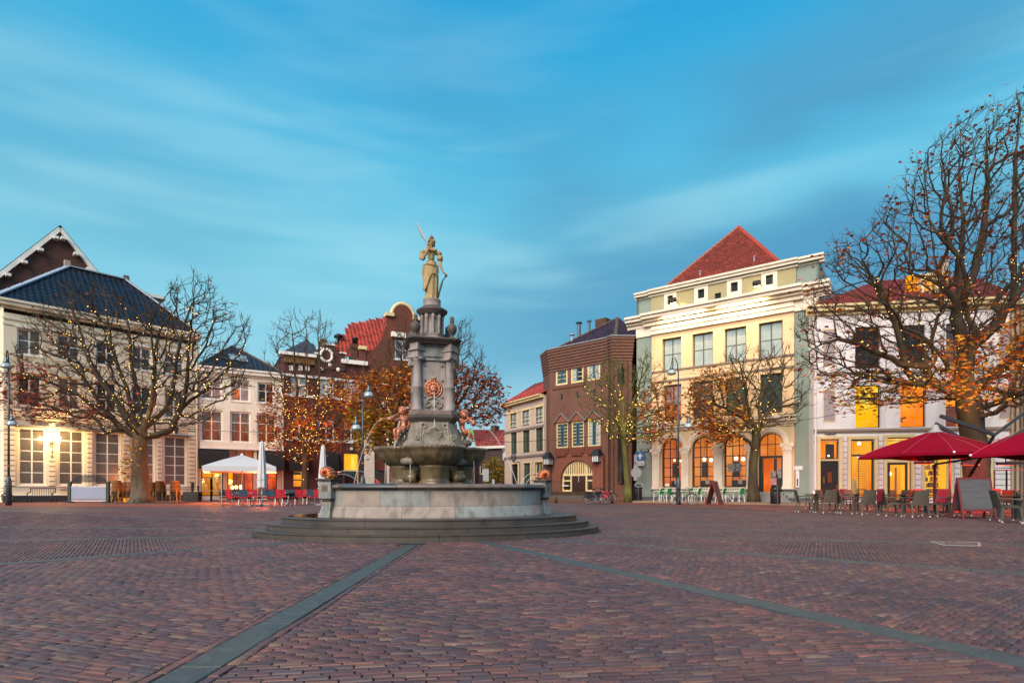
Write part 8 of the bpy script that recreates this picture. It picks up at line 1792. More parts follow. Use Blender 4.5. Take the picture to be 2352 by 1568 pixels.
bicycle('dark bicycle leaning against the lamp post before the arched cafe windows', 1569, 1158.7, math.radians(-28), .08, '#23272b')
bicycle('part of a bicycle cut off by the left picture edge behind the lamp post', -4, 1154, math.radians(15), .08, '#2c3a40', [('#3c5a66', 0)])
def bollard(label, px, py): x, y = gp(px, py); t = thing('bollard', label, 'bollard', (x, y, 0), 0, 'low iron bollards'); MB().lathe([(.11, 0), (.09, .42), (.075, .46), (.0, .52)], 10).build('bollard_body', mat('rusty_iron', '#4a3428', '#2d221c', rough=.7, scale=8), t, smooth=True); MB().lathe([(.092, .38), (.082, .43)], 10).build('band', mat('orange_tape', '#c8741e'), t)
bollard('low iron bollard between the fountain and the parked bicycles', 1277, 1154.6); bollard('low iron bollard just left of the slim mossy tree', 1405, 1155)
def aboard(name, label, px, py, w, h, rz, fm, bm, spread=.3, legs=.0):
 x, y = gp(px, py); t = thing(name, label, 'sandwich board', (x, y, 0), rz)
 for s, nm in ((-1, 'front_panel'), (1, 'back_panel')):
  def P(u, z): return (u, s * spread * (1 - z / h), z)
  fr = MB(); z0 = legs
  for u in (-w / 2, w / 2): fr.bar(P(u, 0), P(u, h), .05 * w * 1.2, .04)
  fr.bar(P(-w / 2, h - .03), P(w / 2, h - .03), .04, .07); fr.bar(P(-w / 2, z0 + .05), P(w / 2, z0 + .05), .04, .07)
  f = fr.build('board_frame', fm, t); c = MB(); e = .004 * s
  q = [P(-w / 2, z0 + .05), P(w / 2, z0 + .05), P(w / 2, h - .03), P(-w / 2, h - .03)]
  c.add([(a[0], a[1] + e - .006, a[2]) for a in q] + [(a[0], a[1] + e + .006, a[2]) for a in q], [(0, 1, 2, 3), (7, 6, 5, 4), (0, 4, 5, 1), (1, 5, 6, 2), (2, 6, 7, 3), (3, 7, 4, 0)]).build(nm, bm, t)
 return t
M_CHALK = mat('wiped_blackboard', '#54565a', '#3f4145', rough=.7, scale=3, var=.9, stretch=(.6, 1, 6), detail=6)
aboard('chalkboard', 'large empty chalkboard in a dark red frame standing among the right terrace chairs', 2236, 1190, 1.0, 1.33, math.radians(-4), mat('dark_red_frame', '#6d2a30', '#55212a', rough=.5), M_CHALK, .26, .22)
aboard('sandwich_board', 'narrow dark sandwich board with red edges among the green chairs of the cafe', 1641, 1158.5, .75, 1.45, math.radians(48), mat('red_edge', '#8f2f2c', rough=.5), mat('board_brown', '#4a3a38', '#3a2d2c', rough=.6), .42)

M_WICK = mat('grey_brown_wicker', '#5f574c', '#3f3a33', rough=.65, scale=60, var=.8, bump=.5, bscale=90); M_ALU = mat('alu_leg', '#4d4943', rough=.4, metal=.5); M_CAP = mat('white_foot', '#d8d8d4', rough=.4)
wc = thing('wicker_chair', 'x', 'chair', (0, 0, 0)); wc['group'] = 'grey-brown wicker armchairs of the right terrace'
MB().add([(-.27, -.24, .42), (.27, -.24, .42), (.27, .22, .42), (-.27, .22, .42), (-.27, -.24, .47), (.27, -.24, .47), (.27, .22, .46), (-.27, .22, .46)], [(3, 2, 1, 0), (4, 5, 6, 7), (0, 1, 5, 4), (1, 2, 6, 5), (2, 3, 7, 6), (3, 0, 4, 7)]).build('seat', M_WICK, wc)
bkm = MB(); vs = []
for j in range(5):
 z = .40 + .52 * j / 4
 for k in range(7): u = -1 + k / 3; vs.append((.27 * u * (1 - .04 * j), .22 + .13 * (j / 4) + .03 * (1 - u * u), z))
bkm.add(vs, [(j * 7 + k, j * 7 + k + 1, (j + 1) * 7 + k + 1, (j + 1) * 7 + k) for j in range(4) for k in range(6)])
b_ = bkm.build('backrest', M_WICK, wc); sd_ = b_.modifiers.new('thick', 'SOLIDIFY'); sd_.thickness = .03; sd_.offset = 0
for s in (-1, 1):
 MB().bar((s * .27, -.24, .44), (s * .29, -.27, .04), .04).build('leg', M_WICK, wc); MB().bar((s * .26, .22, .44), (s * .28, .30, .04), .04).build('leg', M_WICK, wc)
 MB().tube([(s * .275, -.24, .44), (s * .285, -.25, .62), (s * .28, -.20, .665), (s * .275, .10, .66), (s * .265, .30, .655)], .022, 6).build('armrest', M_WICK, wc, smooth=True)
 for yy in (-.272, .302): MB().lathe([(.02, 0), (.024, .01), (.024, .04), (.02, .05)], 8, (s * .288, yy, -.002)).build('foot_cap', M_CAP, wc, smooth=True)
WT = ktree(wc)
ordn = ['first', 'second', 'third', 'fourth', 'fifth', 'sixth', 'seventh', 'eighth', 'ninth', 'tenth', 'eleventh', 'twelfth', 'thirteenth', 'fourteenth', 'fifteenth', 'sixteenth']
front = [(1848, 1175, 75), (1898, 1177.5, 180), (1944, 1178, 78), (1985, 1181, 182), (2048, 1184, 80), (2102, 1186.5, 178), (2150, 1185, -78), (2197, 1184, 176), (2313, 1196, 72), (2345, 1201, 186)]
backr = [(1870, 1167, 178), (1925, 1166, -70), (1958, 1167, 5), (2008, 1169, 80), (2030, 1168, 0), (2068, 1170, -75), (2092, 1169, 176), (2125, 1171, 8), (2170, 1172, 80), (2268, 1176, 180), (2300, 1178, -80)]
rngc = random.Random(5)
def facing(d): return 'seen from behind' if abs(abs(d) - 180) < 30 else ('facing right' if d > 30 else 'facing left' if d < -30 else 'facing the square')
spots = [(p, 'front') for p in front] + [(p, 'back') for p in backr]
blank = []
for i, ((px, py, dg), row) in enumerate(spots):
 n = i if row == 'front' else i - len(front); x, y = gp(px, py); rz = math.radians(dg if abs(dg) > 100 or abs(dg) < 30 else dg)
 lab = f'grey-brown wicker armchair {facing(dg)}, {ordn[n]} from the left in the {row} row of the right terrace'
 lab = ' '.join(lab.split()[:16]) if len(lab.split()) > 16 else lab
 lab = f'wicker armchair {facing(dg)}, {ordn[n]} from left in right terrace {row} row'
 if i == 0: wc.location = (x, y, 0); wc.rotation_euler = (0, 0, rz); wc['label'] = lab; c = wc
 else: c = dup(wc, (x, y, 0), rz, lab, WT)
 blank.append((x, y, rz))
M_FLE = mat('crimson_fleece', '#a3142c', '#7d0f22', rough=.9, scale=6, var=.6, bump=.3, bscale=30)
bn = MB(); vs = []
prof = [(.14, .47), (.25, .60), (.31, .80), (.345, .93), (.375, .96), (.41, .93), (.40, .75), (.39, .52)]
for j, (y, z) in enumerate(prof):
 for k in range(9): u = -1 + k / 4; vs.append((.21 * u, y + .012 * math.sin(k * 2.3 + j), z + .006 * math.cos(k * 1.9)))
bn.add(vs, [(j * 9 + k, j * 9 + k + 1, (j + 1) * 9 + k + 1, (j + 1) * 9 + k) for j in range(len(prof) - 1) for k in range(8)])
bme = bn.mesh('blanket', M_FLE, True)
for k, (ci, lb) in enumerate(((2, 'red blanket over the third front-row chair of the right terrace'), (4, 'red blanket over the fifth front-row chair of the right terrace'), (6, 'red blanket over the chair just left of the large chalkboard'), (9, 'red blanket with white letters over the chair at the right picture edge'), (11, 'red blanket hanging behind the second front-row chair of the right terrace'), (17, 'red blanket in the back row behind the fifth front chair'), (19, 'red blanket in the back row left of the large chalkboard'))):
 x, y, rz = blank[ci]; o = link('blanket', bme, loc=(x, y, .004)); o.rotation_euler.z = rz; o['label'] = lb; o['category'] = 'blanket'; o['group'] = 'red blankets on the right terrace'
 if ci == 9: tx = text('LUST', o, (0, .418, .72), .10, M_SIGNW, rx=pi / 2, rz=pi)
tb = thing('terrace_table', 'x', 'table', (0, 0, 0)); tb['group'] = 'dark tables of the right terrace'
M_TTOP = mat('dark_table_top', '#4a4542', '#38332f', rough=.35, coat=.3)
MB().box(-.36, .36, -.36, .36, .72, .745).build('tabletop', M_TTOP, tb); MB().box(-.06, .06, -.06, .06, .03, .72).build('column', M_IRON, tb)
MB().bar((-.28, -.28, .02), (.28, .28, .02), .07, .03).bar((-.28, .28, .025), (.28, -.28, .025), .07, .03).build('table_foot', M_IRON, tb); TT = ktree(tb)
tabs = [(1875, 1171), (1922, 1172), (1968, 1173), (2022, 1176), (2075, 1177.5), (2128, 1178), (2178, 1178), (2290, 1185), (2335, 1190)]
M_HEATH = ['#5d6a3a', '#7a6a48', '#6d4a4a', '#4d5a30']
for i, (px, py) in enumerate(tabs):
 x, y = gp(px, py); lab = f'dark square terrace table, {ordn[i]} from the left on the right terrace'
 if i == 0: tb.location = (x, y, 0); tb['label'] = lab
 else: dup(tb, (x, y, 0), rngc.uniform(-.2, .2), lab, TT)
 pl_ = thing('potted_plant', f'small dark heather pot standing on the {ordn[i]} table of the right terrace', 'plant', (x + .05, y, .745), 0, 'heather pots on the right terrace tables')
 MB().lathe([(.05, 0), (.065, .08), (0, .08)], 10).build('pot', mat('dark_pot', '#3a3230'), pl_, smooth=True)
 leaves('foliage', [(rngc.uniform(-.09, .09), rngc.uniform(-.07, .07), rngc.uniform(.08, .15)) for _ in range(26)], M_HEATH, .06, np.random.default_rng(i), pl_, per=1, spread=.01, palm=False, world=False)
 if i in (0, 3, 5): m_ = thing('menu_card', f'white menu card standing on the {ordn[i]} table of the right terrace', 'menu', (x - .14, y - .05, .746)); MB().box(-.05, .05, -.003, .003, 0, .15).build('card', M_WHITE, m_)
M_CRIM = mat('crimson_canvas', '#8a0424', '#6e031c', rough=.9, spec=.12, scale=1.2, var=.5, bump=.12, bscale=40); M_ARM = mat('anthracite_metal', '#3d434b', '#2f343b', rough=.4, metal=.4)
def red_parasol(label, c, zc, zt, half, rz, pole, armend):
 t = thing('red_parasol', label, 'parasol', (c[0], c[1], 0), 0, 'crimson cantilever parasols'); mb = MB(); n = 8; R_ = half * 1.36
 cor = [(R_ * math.cos(rz + pi / 4 + k * pi / 2), R_ * math.sin(rz + pi / 4 + k * pi / 2)) for k in range(4)]; ring = []
 for k in range(4):
  a, b = cor[k], cor[(k + 1) % 4]
  for q in (0, .5): ring.append((a[0] * (1 - q) + b[0] * q, a[1] * (1 - q) + b[1] * q, q))
 rows = []
 for j in range(7):
  s = .10 + .90 * j / 6; rows.append([(x * s, y * s, zt - (zt - zc) * (s - .10) / .90 * (1 - .10 * math.sin(pi * j / 6)) + (.06 if q and j == 6 else 0)) for x, y, q in ring])
 for k in range(8):
  V = [r[k] for r in rows] + [r[(k + 1) % 8] for r in rows]; MB().add(V, [(j, j + 1, 8 + j, 7 + j) for j in range(6)]).build('canopy_panel', M_CRIM, t, smooth=True)
  e0, e1 = rows[-1][k], rows[-1][(k + 1) % 8]; MB().add([e0, e1, (e1[0], e1[1], e1[2] - .10), (e0[0], e0[1], e0[2] - .10)], [(0, 3, 2, 1)]).build('valance', M_CRIM, t)
  MB().bar((0, 0, zt - .25), (rows[-1][k][0], rows[-1][k][1], rows[-1][k][2] - .05), .035).build('rib', M_ARM, t)
  if ring[k][2] == 0: MB().ball(rows[-1][k], .045, 8, 6).build('corner_cap', M_WHITE, t, smooth=True)
  MB().tube([r[k] for r in rows], .012, 5).build('seam', mat('crimson_seam', '#b83a50', rough=.7), t)
 MB().lathe([(.26, 0), (.25, .05), (.16, .12), (.13, .14), (.14, .22), (.10, .26), (.12, .30), (.0, .36)], 16, (0, 0, zt - .02)).build('vent_cap', mat('pale_cap', '#a9a4a4', rough=.6), t, smooth=True)
 px, py, pz = pole; MB().tube([(px, py, 0), (px, py, pz)], .055, 10).build('pole', mat('red_brown_pole', '#6a3a3c', rough=.5), t, smooth=True)
 MB().bar((0, 0, zt + .36), armend, .10, .12).build('arm', M_ARM, t); MB().bar((px, py, pz), armend, .08).build('arm_link', M_ARM, t)
 MB().box(px - .4, px + .4, py - .4, py + .4, 0, .06).build('foot_plate', M_ARM, t)
 return t
zU = 22.6
cU = gpz(2148, zU)
red_parasol('large crimson cantilever parasol over the middle of the right terrace', cU, wh(1045, zU - .5), wh(994, zU) + .02, 1.95, math.radians(20), (.95, 1.3, 2.0), (wx(2317, zU) - cU[0] - .9, -.2, wh(1047, zU) + .0))
zU2 = 19.5; cU2 = gpz(2440, zU2)
red_parasol('large crimson cantilever parasol cut off by the right picture edge', cU2, wh(1042, zU2), wh(958, zU2), 1.95, math.radians(28), (1.2, 2.4, 2.4), (wx(2290, zU2) - cU2[0] + .2, .5, wh(1030, zU2)))
ar = thing('parasol_arm', 'long dark grey parasol arm rising to the right above the big trunk', 'parasol arm', (wx(2283, 21.5), 21.5, wh(1040, 21.5)))
def ap(px, py): return (wx(px, 21.5) - wx(2283, 21.5), 0, (1040 - py) * 21.5 / FO)
MB().bar(ap(2160, 955), ap(2284, 998), .10, .12).bar(ap(2284, 998), ap(2368, 936), .08, .10).build('arm', M_ARM, ar); MB().bar(ap(2284, 998), (ap(2284, 998)[0], 1.2, -.9), .08).build('strut', M_ARM, ar); MB().bar((ap(2284, 998)[0], 1.2, -.9), (ap(2284, 998)[0], 1.2, -wh(1040, 21.5)), .09).build('post', M_ARM, ar)
rp = thing('red_parasol', 'lower red parasol edge peeping out behind the big crimson one near the trunk', 'parasol', (wx(2190, 25), 25, 0), 0, 'crimson cantilever parasols')
MB().add([(-1.5, -1, wh(1052, 25)), (1.6, -1, wh(1052, 25)), (1.6, 1.4, wh(1050, 25)), (-1.5, 1.4, wh(1050, 25)), (0, .2, wh(1030, 25))], [(0, 1, 4), (1, 2, 4), (2, 3, 4), (3, 0, 4)]).build('canopy_panel', M_CRIM, rp); MB().tube([(0, .2, 0), (0, .2, wh(1030, 25))], .04, 8).build('pole', M_ARM, rp)
def heater(label, px, z, py, e, col, aim=(0, 0, -1)):
 t = thing('patio_heater', label, 'heater', (wx(px, z), z, wh(py, z))); MB().box(-.35, .35, -.06, .06, -.02, .08).build('heater_body', M_ARM, t); MB().box(-.32, .32, -.02, .02, -.035, -.021).build('heating_tube', emat('heater_glow', '#ff2a08', '#ff5a20', 2, 1), t); MB().bar((0, 0, .08), (0, 0, .3), .03).build('bracket', M_ARM, t)
 l = bpy.data.lights.new('glow', 'AREA'); l.energy = e; l.color = col; l.shape = 'RECTANGLE'; l.size = .7; l.size_y = .12; lo = bpy.data.objects.new('glow', l); COL.objects.link(lo); lo.parent = t; lo.location = (0, 0, -.06); lo.rotation_euler = Vector(aim).to_track_quat('-Z', 'Y').to_euler()
heater('glowing red bar heater under the middle crimson parasol, before the big trunk', 2228, 24.0, 1066, 420, (1, .03, .012), (.25, 1, -.5)); heater('glowing red bar heater under the right crimson parasol', 2310, 22.5, 1066, 110, (1, .05, .02), (-.3, .5, -1)); heater('glowing red bar heater over the left part of the right terrace', 2120, 24.5, 1064, 50, (1, .10, .04), (0, .3, -1))
def screen(label, pts, h, m=None, bars=1, z0=.0):
 x0, y0 = pts[0]; t = thing('wind_screen', label, 'wind screen', (x0, y0, 0)); m = m or mat('grey_alu', '#8e918d', '#75786f', rough=.45, metal=.3)
 for i in range(len(pts) - 1):
  a, b = Vector((pts[i][0] - x0, pts[i][1] - y0, 0)), Vector((pts[i + 1][0] - x0, pts[i + 1][1] - y0, 0)); up = Vector((0, 0, h)); f = MB()
  for p, q in ((a, a + up), (b, b + up), (a + up, b + up), (a + Vector((0, 0, .06)), b + Vector((0, 0, .06))), (a + up * .48, b + up * .48)): f.bar(p, q, .05)
  fo = f.build('screen_frame', m, t); MB().add([a + Vector((0, 0, .06)), b + Vector((0, 0, .06)), b + up, a + up], [(0, 1, 2, 3)]).build('pane', M_CLEAR, fo)
 return t
screen('brown-framed glass wind screen behind the chairs at the right picture edge', [gpz(2284, 27), gpz(2312, 27), gpz(2312, 26.5), gpz(2370, 26)], 2.15 - .3, mat('red_brown_pole', '#6a3a3c'))
screen('grey-framed glass wind screen in three leaves left of the red cafe chairs', [gp(459, 1150), gp(484, 1153.5), gp(486, 1154), gp(509, 1160)], 1.75)
M_RED = mat('red_fabric', '#b3152c', '#93122a', rough=.8, scale=8, var=.4); M_NAVY = mat('navy_fabric', '#33475a', '#27374a', rough=.8, scale=8, var=.4); M_CHR = mat('chrome', '#9fa2a5', '#85888b', rough=.35, metal=.7); M_BLK = mat('seat_underside', '#1a1719', rough=.7)
def steel_chair(bm):
 t = thing('terrace_chair', 'x', 'chair', (0, 0, 0)); t['group'] = 'steel chairs of the left cafe terrace'
 MB().box(-.24, .24, -.24, .22, .43, .49).build('seat', M_RED, t); MB().box(-.24, .24, -.23, .21, .36, .43).build('seat_frame', M_BLK, t)
 o = MB().add([(-.24, .20, .52), (.24, .20, .52), (.24, .30, .93), (-.24, .30, .93), (-.24, .25, .52), (.24, .25, .52), (.24, .35, .93), (-.24, .35, .93)], [(0, 1, 2, 3), (7, 6, 5, 4), (0, 4, 5, 1), (1, 5, 6, 2), (2, 6, 7, 3), (3, 7, 4, 0)]).build('backrest', bm, t)
 for s in (-1, 1):
  MB().bar((s * .24, -.22, .40), (s * .25, -.24, 0), .028).build('leg', M_CHR, t); MB().bar((s * .24, .20, .40), (s * .25, .27, 0), .028).build('leg', M_CHR, t)
  MB().tube([(s * .27, -.22, .42), (s * .28, -.23, .62), (s * .28, -.16, .68), (s * .27, .12, .67), (s * .25, .25, .64)], .018, 6).build('armrest', M_CHR, t, smooth=True)
 return t
cr, cn = steel_chair(M_RED), steel_chair(M_NAVY); TR, TN = ktree(cr), ktree(cn)
LC_ = [(517, 1156.5, 'n', 178), (535, 1161.5, 'r', 150), (562, 1160, 'n', 185), (547, 1157, 'n', 165), (586, 1158.5, 'r', 178), (609, 1157, 'n', 180), (627, 1160.5, 'n', 176), (645, 1160.5, 'r', 168), (655, 1157, 'r', 182), (670, 1160, 'n', 185), (691, 1157.5, 'r', 176), (717, 1157.5, 'n', 180), (736, 1158.5, 'r', 160), (575, 1155, 'r', 10), (635, 1155, 'n', 5), (700, 1154.5, 'r', 0)]
used = {'r': 0, 'n': 0}
for i, (px, py, k, dg) in enumerate(sorted(LC_)):
 x, y = gp(px, py); used[k] += 1; lab = f"{'red' if k == 'r' else 'navy blue'} backed steel chair, {ordn[used[k] - 1]} {'red' if k == 'r' else 'blue'} one from the left on the cafe terrace"
 lab = ' '.join(lab.split()); src, TQ = (cr, TR) if k == 'r' else (cn, TN)
 if used[k] == 1: src.location = (x, y, 0); src.rotation_euler = (0, 0, math.radians(dg)); src['label'] = lab
 else: dup(src, (x, y, 0), math.radians(dg), lab, TQ)
bt = thing('bistro_table', 'x', 'table', (0, 0, 0)); bt['group'] = 'silver bistro tables of the left terrace'
MB().lathe([(.0, .735), (.34, .735), (.35, .75), (0, .752)], 24).build('tabletop', M_CHR, bt, smooth=True); MB().tube([(0, 0, .06), (0, 0, .735)], .035, 10).build('column', M_CHR, bt, smooth=True)
f = MB()
for k in range(4): a = k * pi / 2 + .4; f.tube([(0, 0, .10), (.14 * math.cos(a), .14 * math.sin(a), .07), (.28 * math.cos(a), .28 * math.sin(a), .015)], [.03, .025, .018], 6)
f.build('table_foot', M_CHR, bt, smooth=True); TB = ktree(bt)
for i, (px, py) in enumerate([(551, 1160), (582.5, 1161.5), (662.5, 1160.5), (711.5, 1156.5), (656, 1156.5)]):
 x, y = gp(px, py); lab = ['silver bistro table nearest the grey glass wind screen', 'silver bistro table just left of the closed parasol in mid terrace', 'silver bistro table in the middle of the left terrace, front one', 'silver bistro table under the orange tree trunk', 'silver bistro table half hidden behind the front middle one'][i]
 if i == 0: bt.location = (x, y, 0); bt['label'] = lab
 else: dup(bt, (x, y, 0), .3 * i, lab, TB)
M_CANV = mat('white_canvas', '#c9cbcc', '#a9adb0', rough=.8, scale=5, var=.6, stretch=(6, 6, .5), bump=.3)
def closed_parasol(label, px, z, pt, pb, k):
 x = wx(px, z); t = thing('closed_parasol', label, 'parasol', (x, z, 0), 0, 'closed white parasols'); zt, zb = wh(pt, z), wh(pb, z); H = zt - zb
 md = lambda a, zz: 1 + .13 * math.sin(a * 7 + k) + .05 * math.sin(a * 12 + zz * 2)
 MB().lathe([(.02, zt), (.09, zt - .05), (.13, zt - H * .15), (.19, zt - H * .5), (.23, zt - H * .72), (.25, zt - H * .85), (.22, zt - H * .93), (.27, zt - H * .97), (.12, zb)], 40, mod=md).build('folded_canopy', M_CANV, t, smooth=True)
 MB().lathe([(.262, zt - H * .80), (.235, zt - H * .82)], 24).build('tie_strap', mat('green_print', '#a5b56a', rough=.8), t); MB().tube([(0, 0, 0), (0, 0, zt + .04)], .028, 8).build('pole', M_CANV, t)
 MB().box(-.42, .42, -.04, .04, .02, .10).box(-.04, .04, -.42, .42, .021, .101).lathe([(.09, 0), (.09, .05), (.04, .3)], 12).build('parasol_foot', mat('grey_foot', '#7d8a8c', rough=.5), t)
closed_parasol('closed white parasol standing in the middle of the left cafe terrace', 601.5, 32.5, 1013, 1122, 0); closed_parasol('closed white parasol just left of the fountain basin', 742, 33, 1022, 1125, 2)
zP = 38.0; t = thing('white_parasol', 'large open white square parasol before the cafe with black awnings', 'parasol', (wx(556, zP), zP, 0)); R_ = 3.0
cn_ = [(R_ * math.cos(math.radians(a)), R_ * math.sin(math.radians(a))) for a in (-23, -113, 157, 67)]; zt, ze = wh(1044, zP), wh(1073, zP)
for k in range(4):
 a, b = cn_[k], cn_[(k + 1) % 4]; MB().add([(0, 0, zt), (a[0] * .5, a[1] * .5, (zt + ze) / 2 + .04), (b[0] * .5, b[1] * .5, (zt + ze) / 2 + .04), (a[0], a[1], ze), (b[0], b[1], ze)], [(0, 1, 2), (1, 3, 4, 2)]).build('canopy_panel', M_CANV, t)
 MB().add([(a[0], a[1], ze), (b[0], b[1], ze), (b[0] * 1.005, b[1] * 1.005, ze - .32), (a[0] * 1.005, a[1] * 1.005, ze - .32)], [(0, 1, 2, 3)]).build('valance', M_CANV, t); MB().bar((0, 0, zt - .1), (a[0], a[1], ze - .03), .05).build('rib', M_WHITE, t)
MB().tube([(0, 0, 0), (0, 0, zt)], .045, 8).build('pole', M_WHITE, t); MB().ball((0, 0, zt), .1, 8, 6).build('top_knob', M_WHITE, t)
for (px, z, py, e, c) in ((490, 39.5, 1082, 800, (1, .28, .07)), (600, 39.5, 1084, 800, (1, .16, .06))):
 tt_ = thing('hanging_lamp', 'orange lamp glowing under the open white parasol, ' + ('left one' if px < 500 else 'right one'), 'lamp', (wx(px, z), z, wh(py, z))); MB().ball((0, 0, 0), .22, 12, 8, (1.6, 1, .55)).build('lamp_shade', emat('orange_shade', '#ff8a20', '#ffb040', 2.5, 1), tt_, smooth=True); MB().bar((0, 0, .1), (0, 0, .35), .02).build('cord', M_IRON, tt_)
 l = bpy.data.lights.new('glow', 'POINT'); l.energy = e; l.color = c; l.shadow_soft_size = .3; lo = bpy.data.objects.new('glow', l); COL.objects.link(lo); lo.parent = tt_; lo.location = (0, .3, -.35)
M_RATT = mat('honey_rattan', '#b5763a', '#85532a', rough=.6, scale=30, var=.8, bump=.4, bscale=60); M_RATD = mat('dark_rattan', '#3e2212', '#2a160b', rough=.7, scale=30, var=.8)
rt = thing('stacking_chair', 'x', 'chair', (0, 0, 0)); rt['group'] = 'stacked rattan chairs before the long cream house'
vs = []
for z, ky in ((.40, 0), (.62, .02), (.84, .05)):
 for k in range(11): a = math.radians(-20 + 22 * k); vs.append(((.26 + ky) * math.cos(a), (.25 + ky) * math.sin(a) * 1.0, z if abs(k - 5) < 4 or z < .5 else z - .14))
o = MB().add(vs, [(j * 11 + k, j * 11 + k + 1, (j + 1) * 11 + k + 1, (j + 1) * 11 + k) for j in range(2) for k in range(10)]).build('backrest', M_RATD, rt); q_ = o.modifiers.new('thick', 'SOLIDIFY'); q_.thickness = .015
MB().lathe([(.0, .40), (.24, .40), (.25, .43), (.0, .44)], 14).build('seat', M_RATT, rt)
MB().tube([(.31 * math.cos(math.radians(-20 + 22 * k)), .30 * math.sin(math.radians(-20 + 22 * k)), .84 if abs(k - 5) < 4 else .70) for k in range(11)], .03, 6).build('rim_rail', M_RATT, rt, smooth=True)
for sx, sy in ((-1, -1), (1, -1), (1, 1), (-1, 1)): MB().bar((sx * .18, sy * .17, .42), (sx * .27, sy * .24, 0), .03).build('leg', mat('pale_cane', '#b08a4c', rough=.6), rt)
RT = ktree(rt)
STK = [(269, 1154.3, 8, 'the leftmost stack'), (288, 1152, 7, 'the second stack, half behind the leftmost'), (303, 1153.3, 7, 'the stack just left of the big trunk'), (349, 1153.4, 7, 'the stack just right of the big trunk'), (369.5, 1153.4, 8, 'the stack second right of the big trunk'), (402.5, 1153.6, 8, 'the rightmost stack')]
first = True
for px, py, n, nm in STK:
 x, y = gp(px, py)
 for k in range(n):
  lab = f"rattan chair, {'bottom' if k == 0 else 'top' if k == n - 1 else ordn[k] + ' from the bottom'} in {nm}"
  z = .098 * k; rz = pi + rngc.uniform(-.12, .12)
  if first: rt.location = (x, y, z); rt.rotation_euler = (0, 0, rz); rt['label'] = lab; first = False
  else: dup(rt, (x, y, z), rz, lab, RT)
x0, y0 = gp(160, 1153.5); x1, y1 = gp(248, 1153.5)
bs = thing('banner_screen', 'blank pale blue banner between two dark green posts before the long cream house', 'wind screen', (x0, y0, 0)); W_ = x1 - x0
MB().box(.06, W_ - .06, -.02, .02, .14, 1.12).build('banner', mat('pale_blue_cloth', '#8f9ab0', '#828ea6', rough=.7, scale=1), bs)
MB().box(.06, W_ - .06, -.024, -.021, .24, .27).box(.06, W_ - .06, -.024, -.021, .19, .21).build('stripe', mat('dull_red_stripe', '#8f4a44', rough=.7), bs)
for x in (0, W_): MB().box(x - .10, x + .10, -.08, .08, 0, 1.5).build('post', mat('dark_green_paint', '#1e3527', rough=.5), bs); MB().box(x - .2, x + .2, -.25, .25, 0, .10).build('post_foot', M_IRON, bs)
MB().box(0, W_, -.03, .03, 1.12, 1.16).box(0, W_, -.03, .03, .09, .13).build('rail', M_WHITE, bs)
MB().slab([(W_ / 2 + 1.3 * math.cos(t), 1.45 + .55 * math.sin(t)) for t in np.linspace(0, pi, 17)], .03, .036).build('arched_pane', glassmat('smoked_glass', tint=(.55, .56, .58)), bs)
fn = thing('railing_fence', 'low black railing with ball-topped posts along the long cream house', 'fence', (*gp(110, 1152.0), 0))
X0, Y0 = gp(110, 1152.0)
for px in (71, 122, 176, 222, 455):
 x, y = gp(px, 1152.0 - (px - 110) * .0045); MB().lathe([(.11, 0), (.10, .1), (.05, .15), (.05, .95), (.09, 1.0), (.06, 1.03)], 10, (x - X0, y - Y0, 0)).ball((x - X0, y - Y0, 1.13), .10, 10, 7).build('post', M_IRON, fn, smooth=True)
for z in (.92, .42): MB().tube([(gp(71, 1152.2)[0] - X0, gp(71, 1152.2)[1] - Y0, z), (gp(455, 1150.5)[0] - X0, gp(455, 1150.5)[1] - Y0, z)], .028, 6).build('rail', M_IRON, fn)
for px in (82, 90, 98, 106, 114): x, y = gp(px, 1152.2); MB().tube([(x - X0, y - Y0, .42), (x - X0, y - Y0, .88)], .02, 5).build('baluster', M_IRON, fn)
bx0, by0 = gp(68, 1153.4); pb = thing('iron_bench', 'black iron bench with curled ends before the leftmost ground windows', 'bench', (bx0, by0, 0)); W_ = gp(128, 1153.4)[0] - bx0
MB().box(0, W_, -.04, .04, .44, .50).build('seat', M_IRON, pb); MB().box(0, W_, .0, .05, .98, 1.05).build('backrest_rail', M_IRON, pb)
for x in (.05, W_ - .05): MB().tube([(x, -.3, 0), (x, -.28, .45), (x, -.25, .7), (x, .02, .72), (x, .05, 1.0)], .035, 6).tube([(x, .1, 0), (x, .05, .5)], .035, 6).build('bench_end', M_IRON, pb, smooth=True)
for k in range(10): x = .2 + (W_ - .4) * k / 9; MB().bar((x, .02, .5), (x, .03, .98), .02).build('baluster', M_IRON, pb)
pt = thing('floor_lantern', 'orange glowing lantern on the ground between the chair stacks', 'lantern', (*gp(294, 1151.8), 0)); MB().box(-.28, .28, -.14, .14, .0, .3).build('lantern_glass', emat('orange_lantern', '#e05a10', '#ffa020', 1.6, 2.5), pt); MB().box(-.3, .3, -.16, .16, .3, .36).build('lantern_lid', M_IRON, pt)
pb2 = thing('planter', 'dark planter box with a bare stand at the right end of the long cream house', 'planter', (*gp(442, 1150.5), 0)); MB().box(-.6, .6, -.3, .3, 0, .75).build('box', mat('dark_planter', '#24282b', rough=.6), pb2); MB().tube([(0, 0, .75), (.02, 0, 1.5)], [.08, .12], 8).build('stem', M_IRON, pb2)
tg = thing('tree_grate', 'stone-edged bed round the foot of the big left chestnut', 'tree bed', (*gp(325, 1156), 0)); MB().box(-2.3, 2.6, -.9, .9, .0, .04).build('edge_stone', M_BLUE, tg); MB().box(-2.1, 2.4, -.75, .75, .04, .05).build('soil', mat('dark_soil', '#2a211b', rough=.95), tg)
M_GRN = mat('green_shell', '#1f9a4e', '#178040', rough=.5, scale=4, var=.3)
gc = thing('green_chair', 'x', 'chair', (0, 0, 0)); gc['group'] = 'green chairs of the arched cafe'
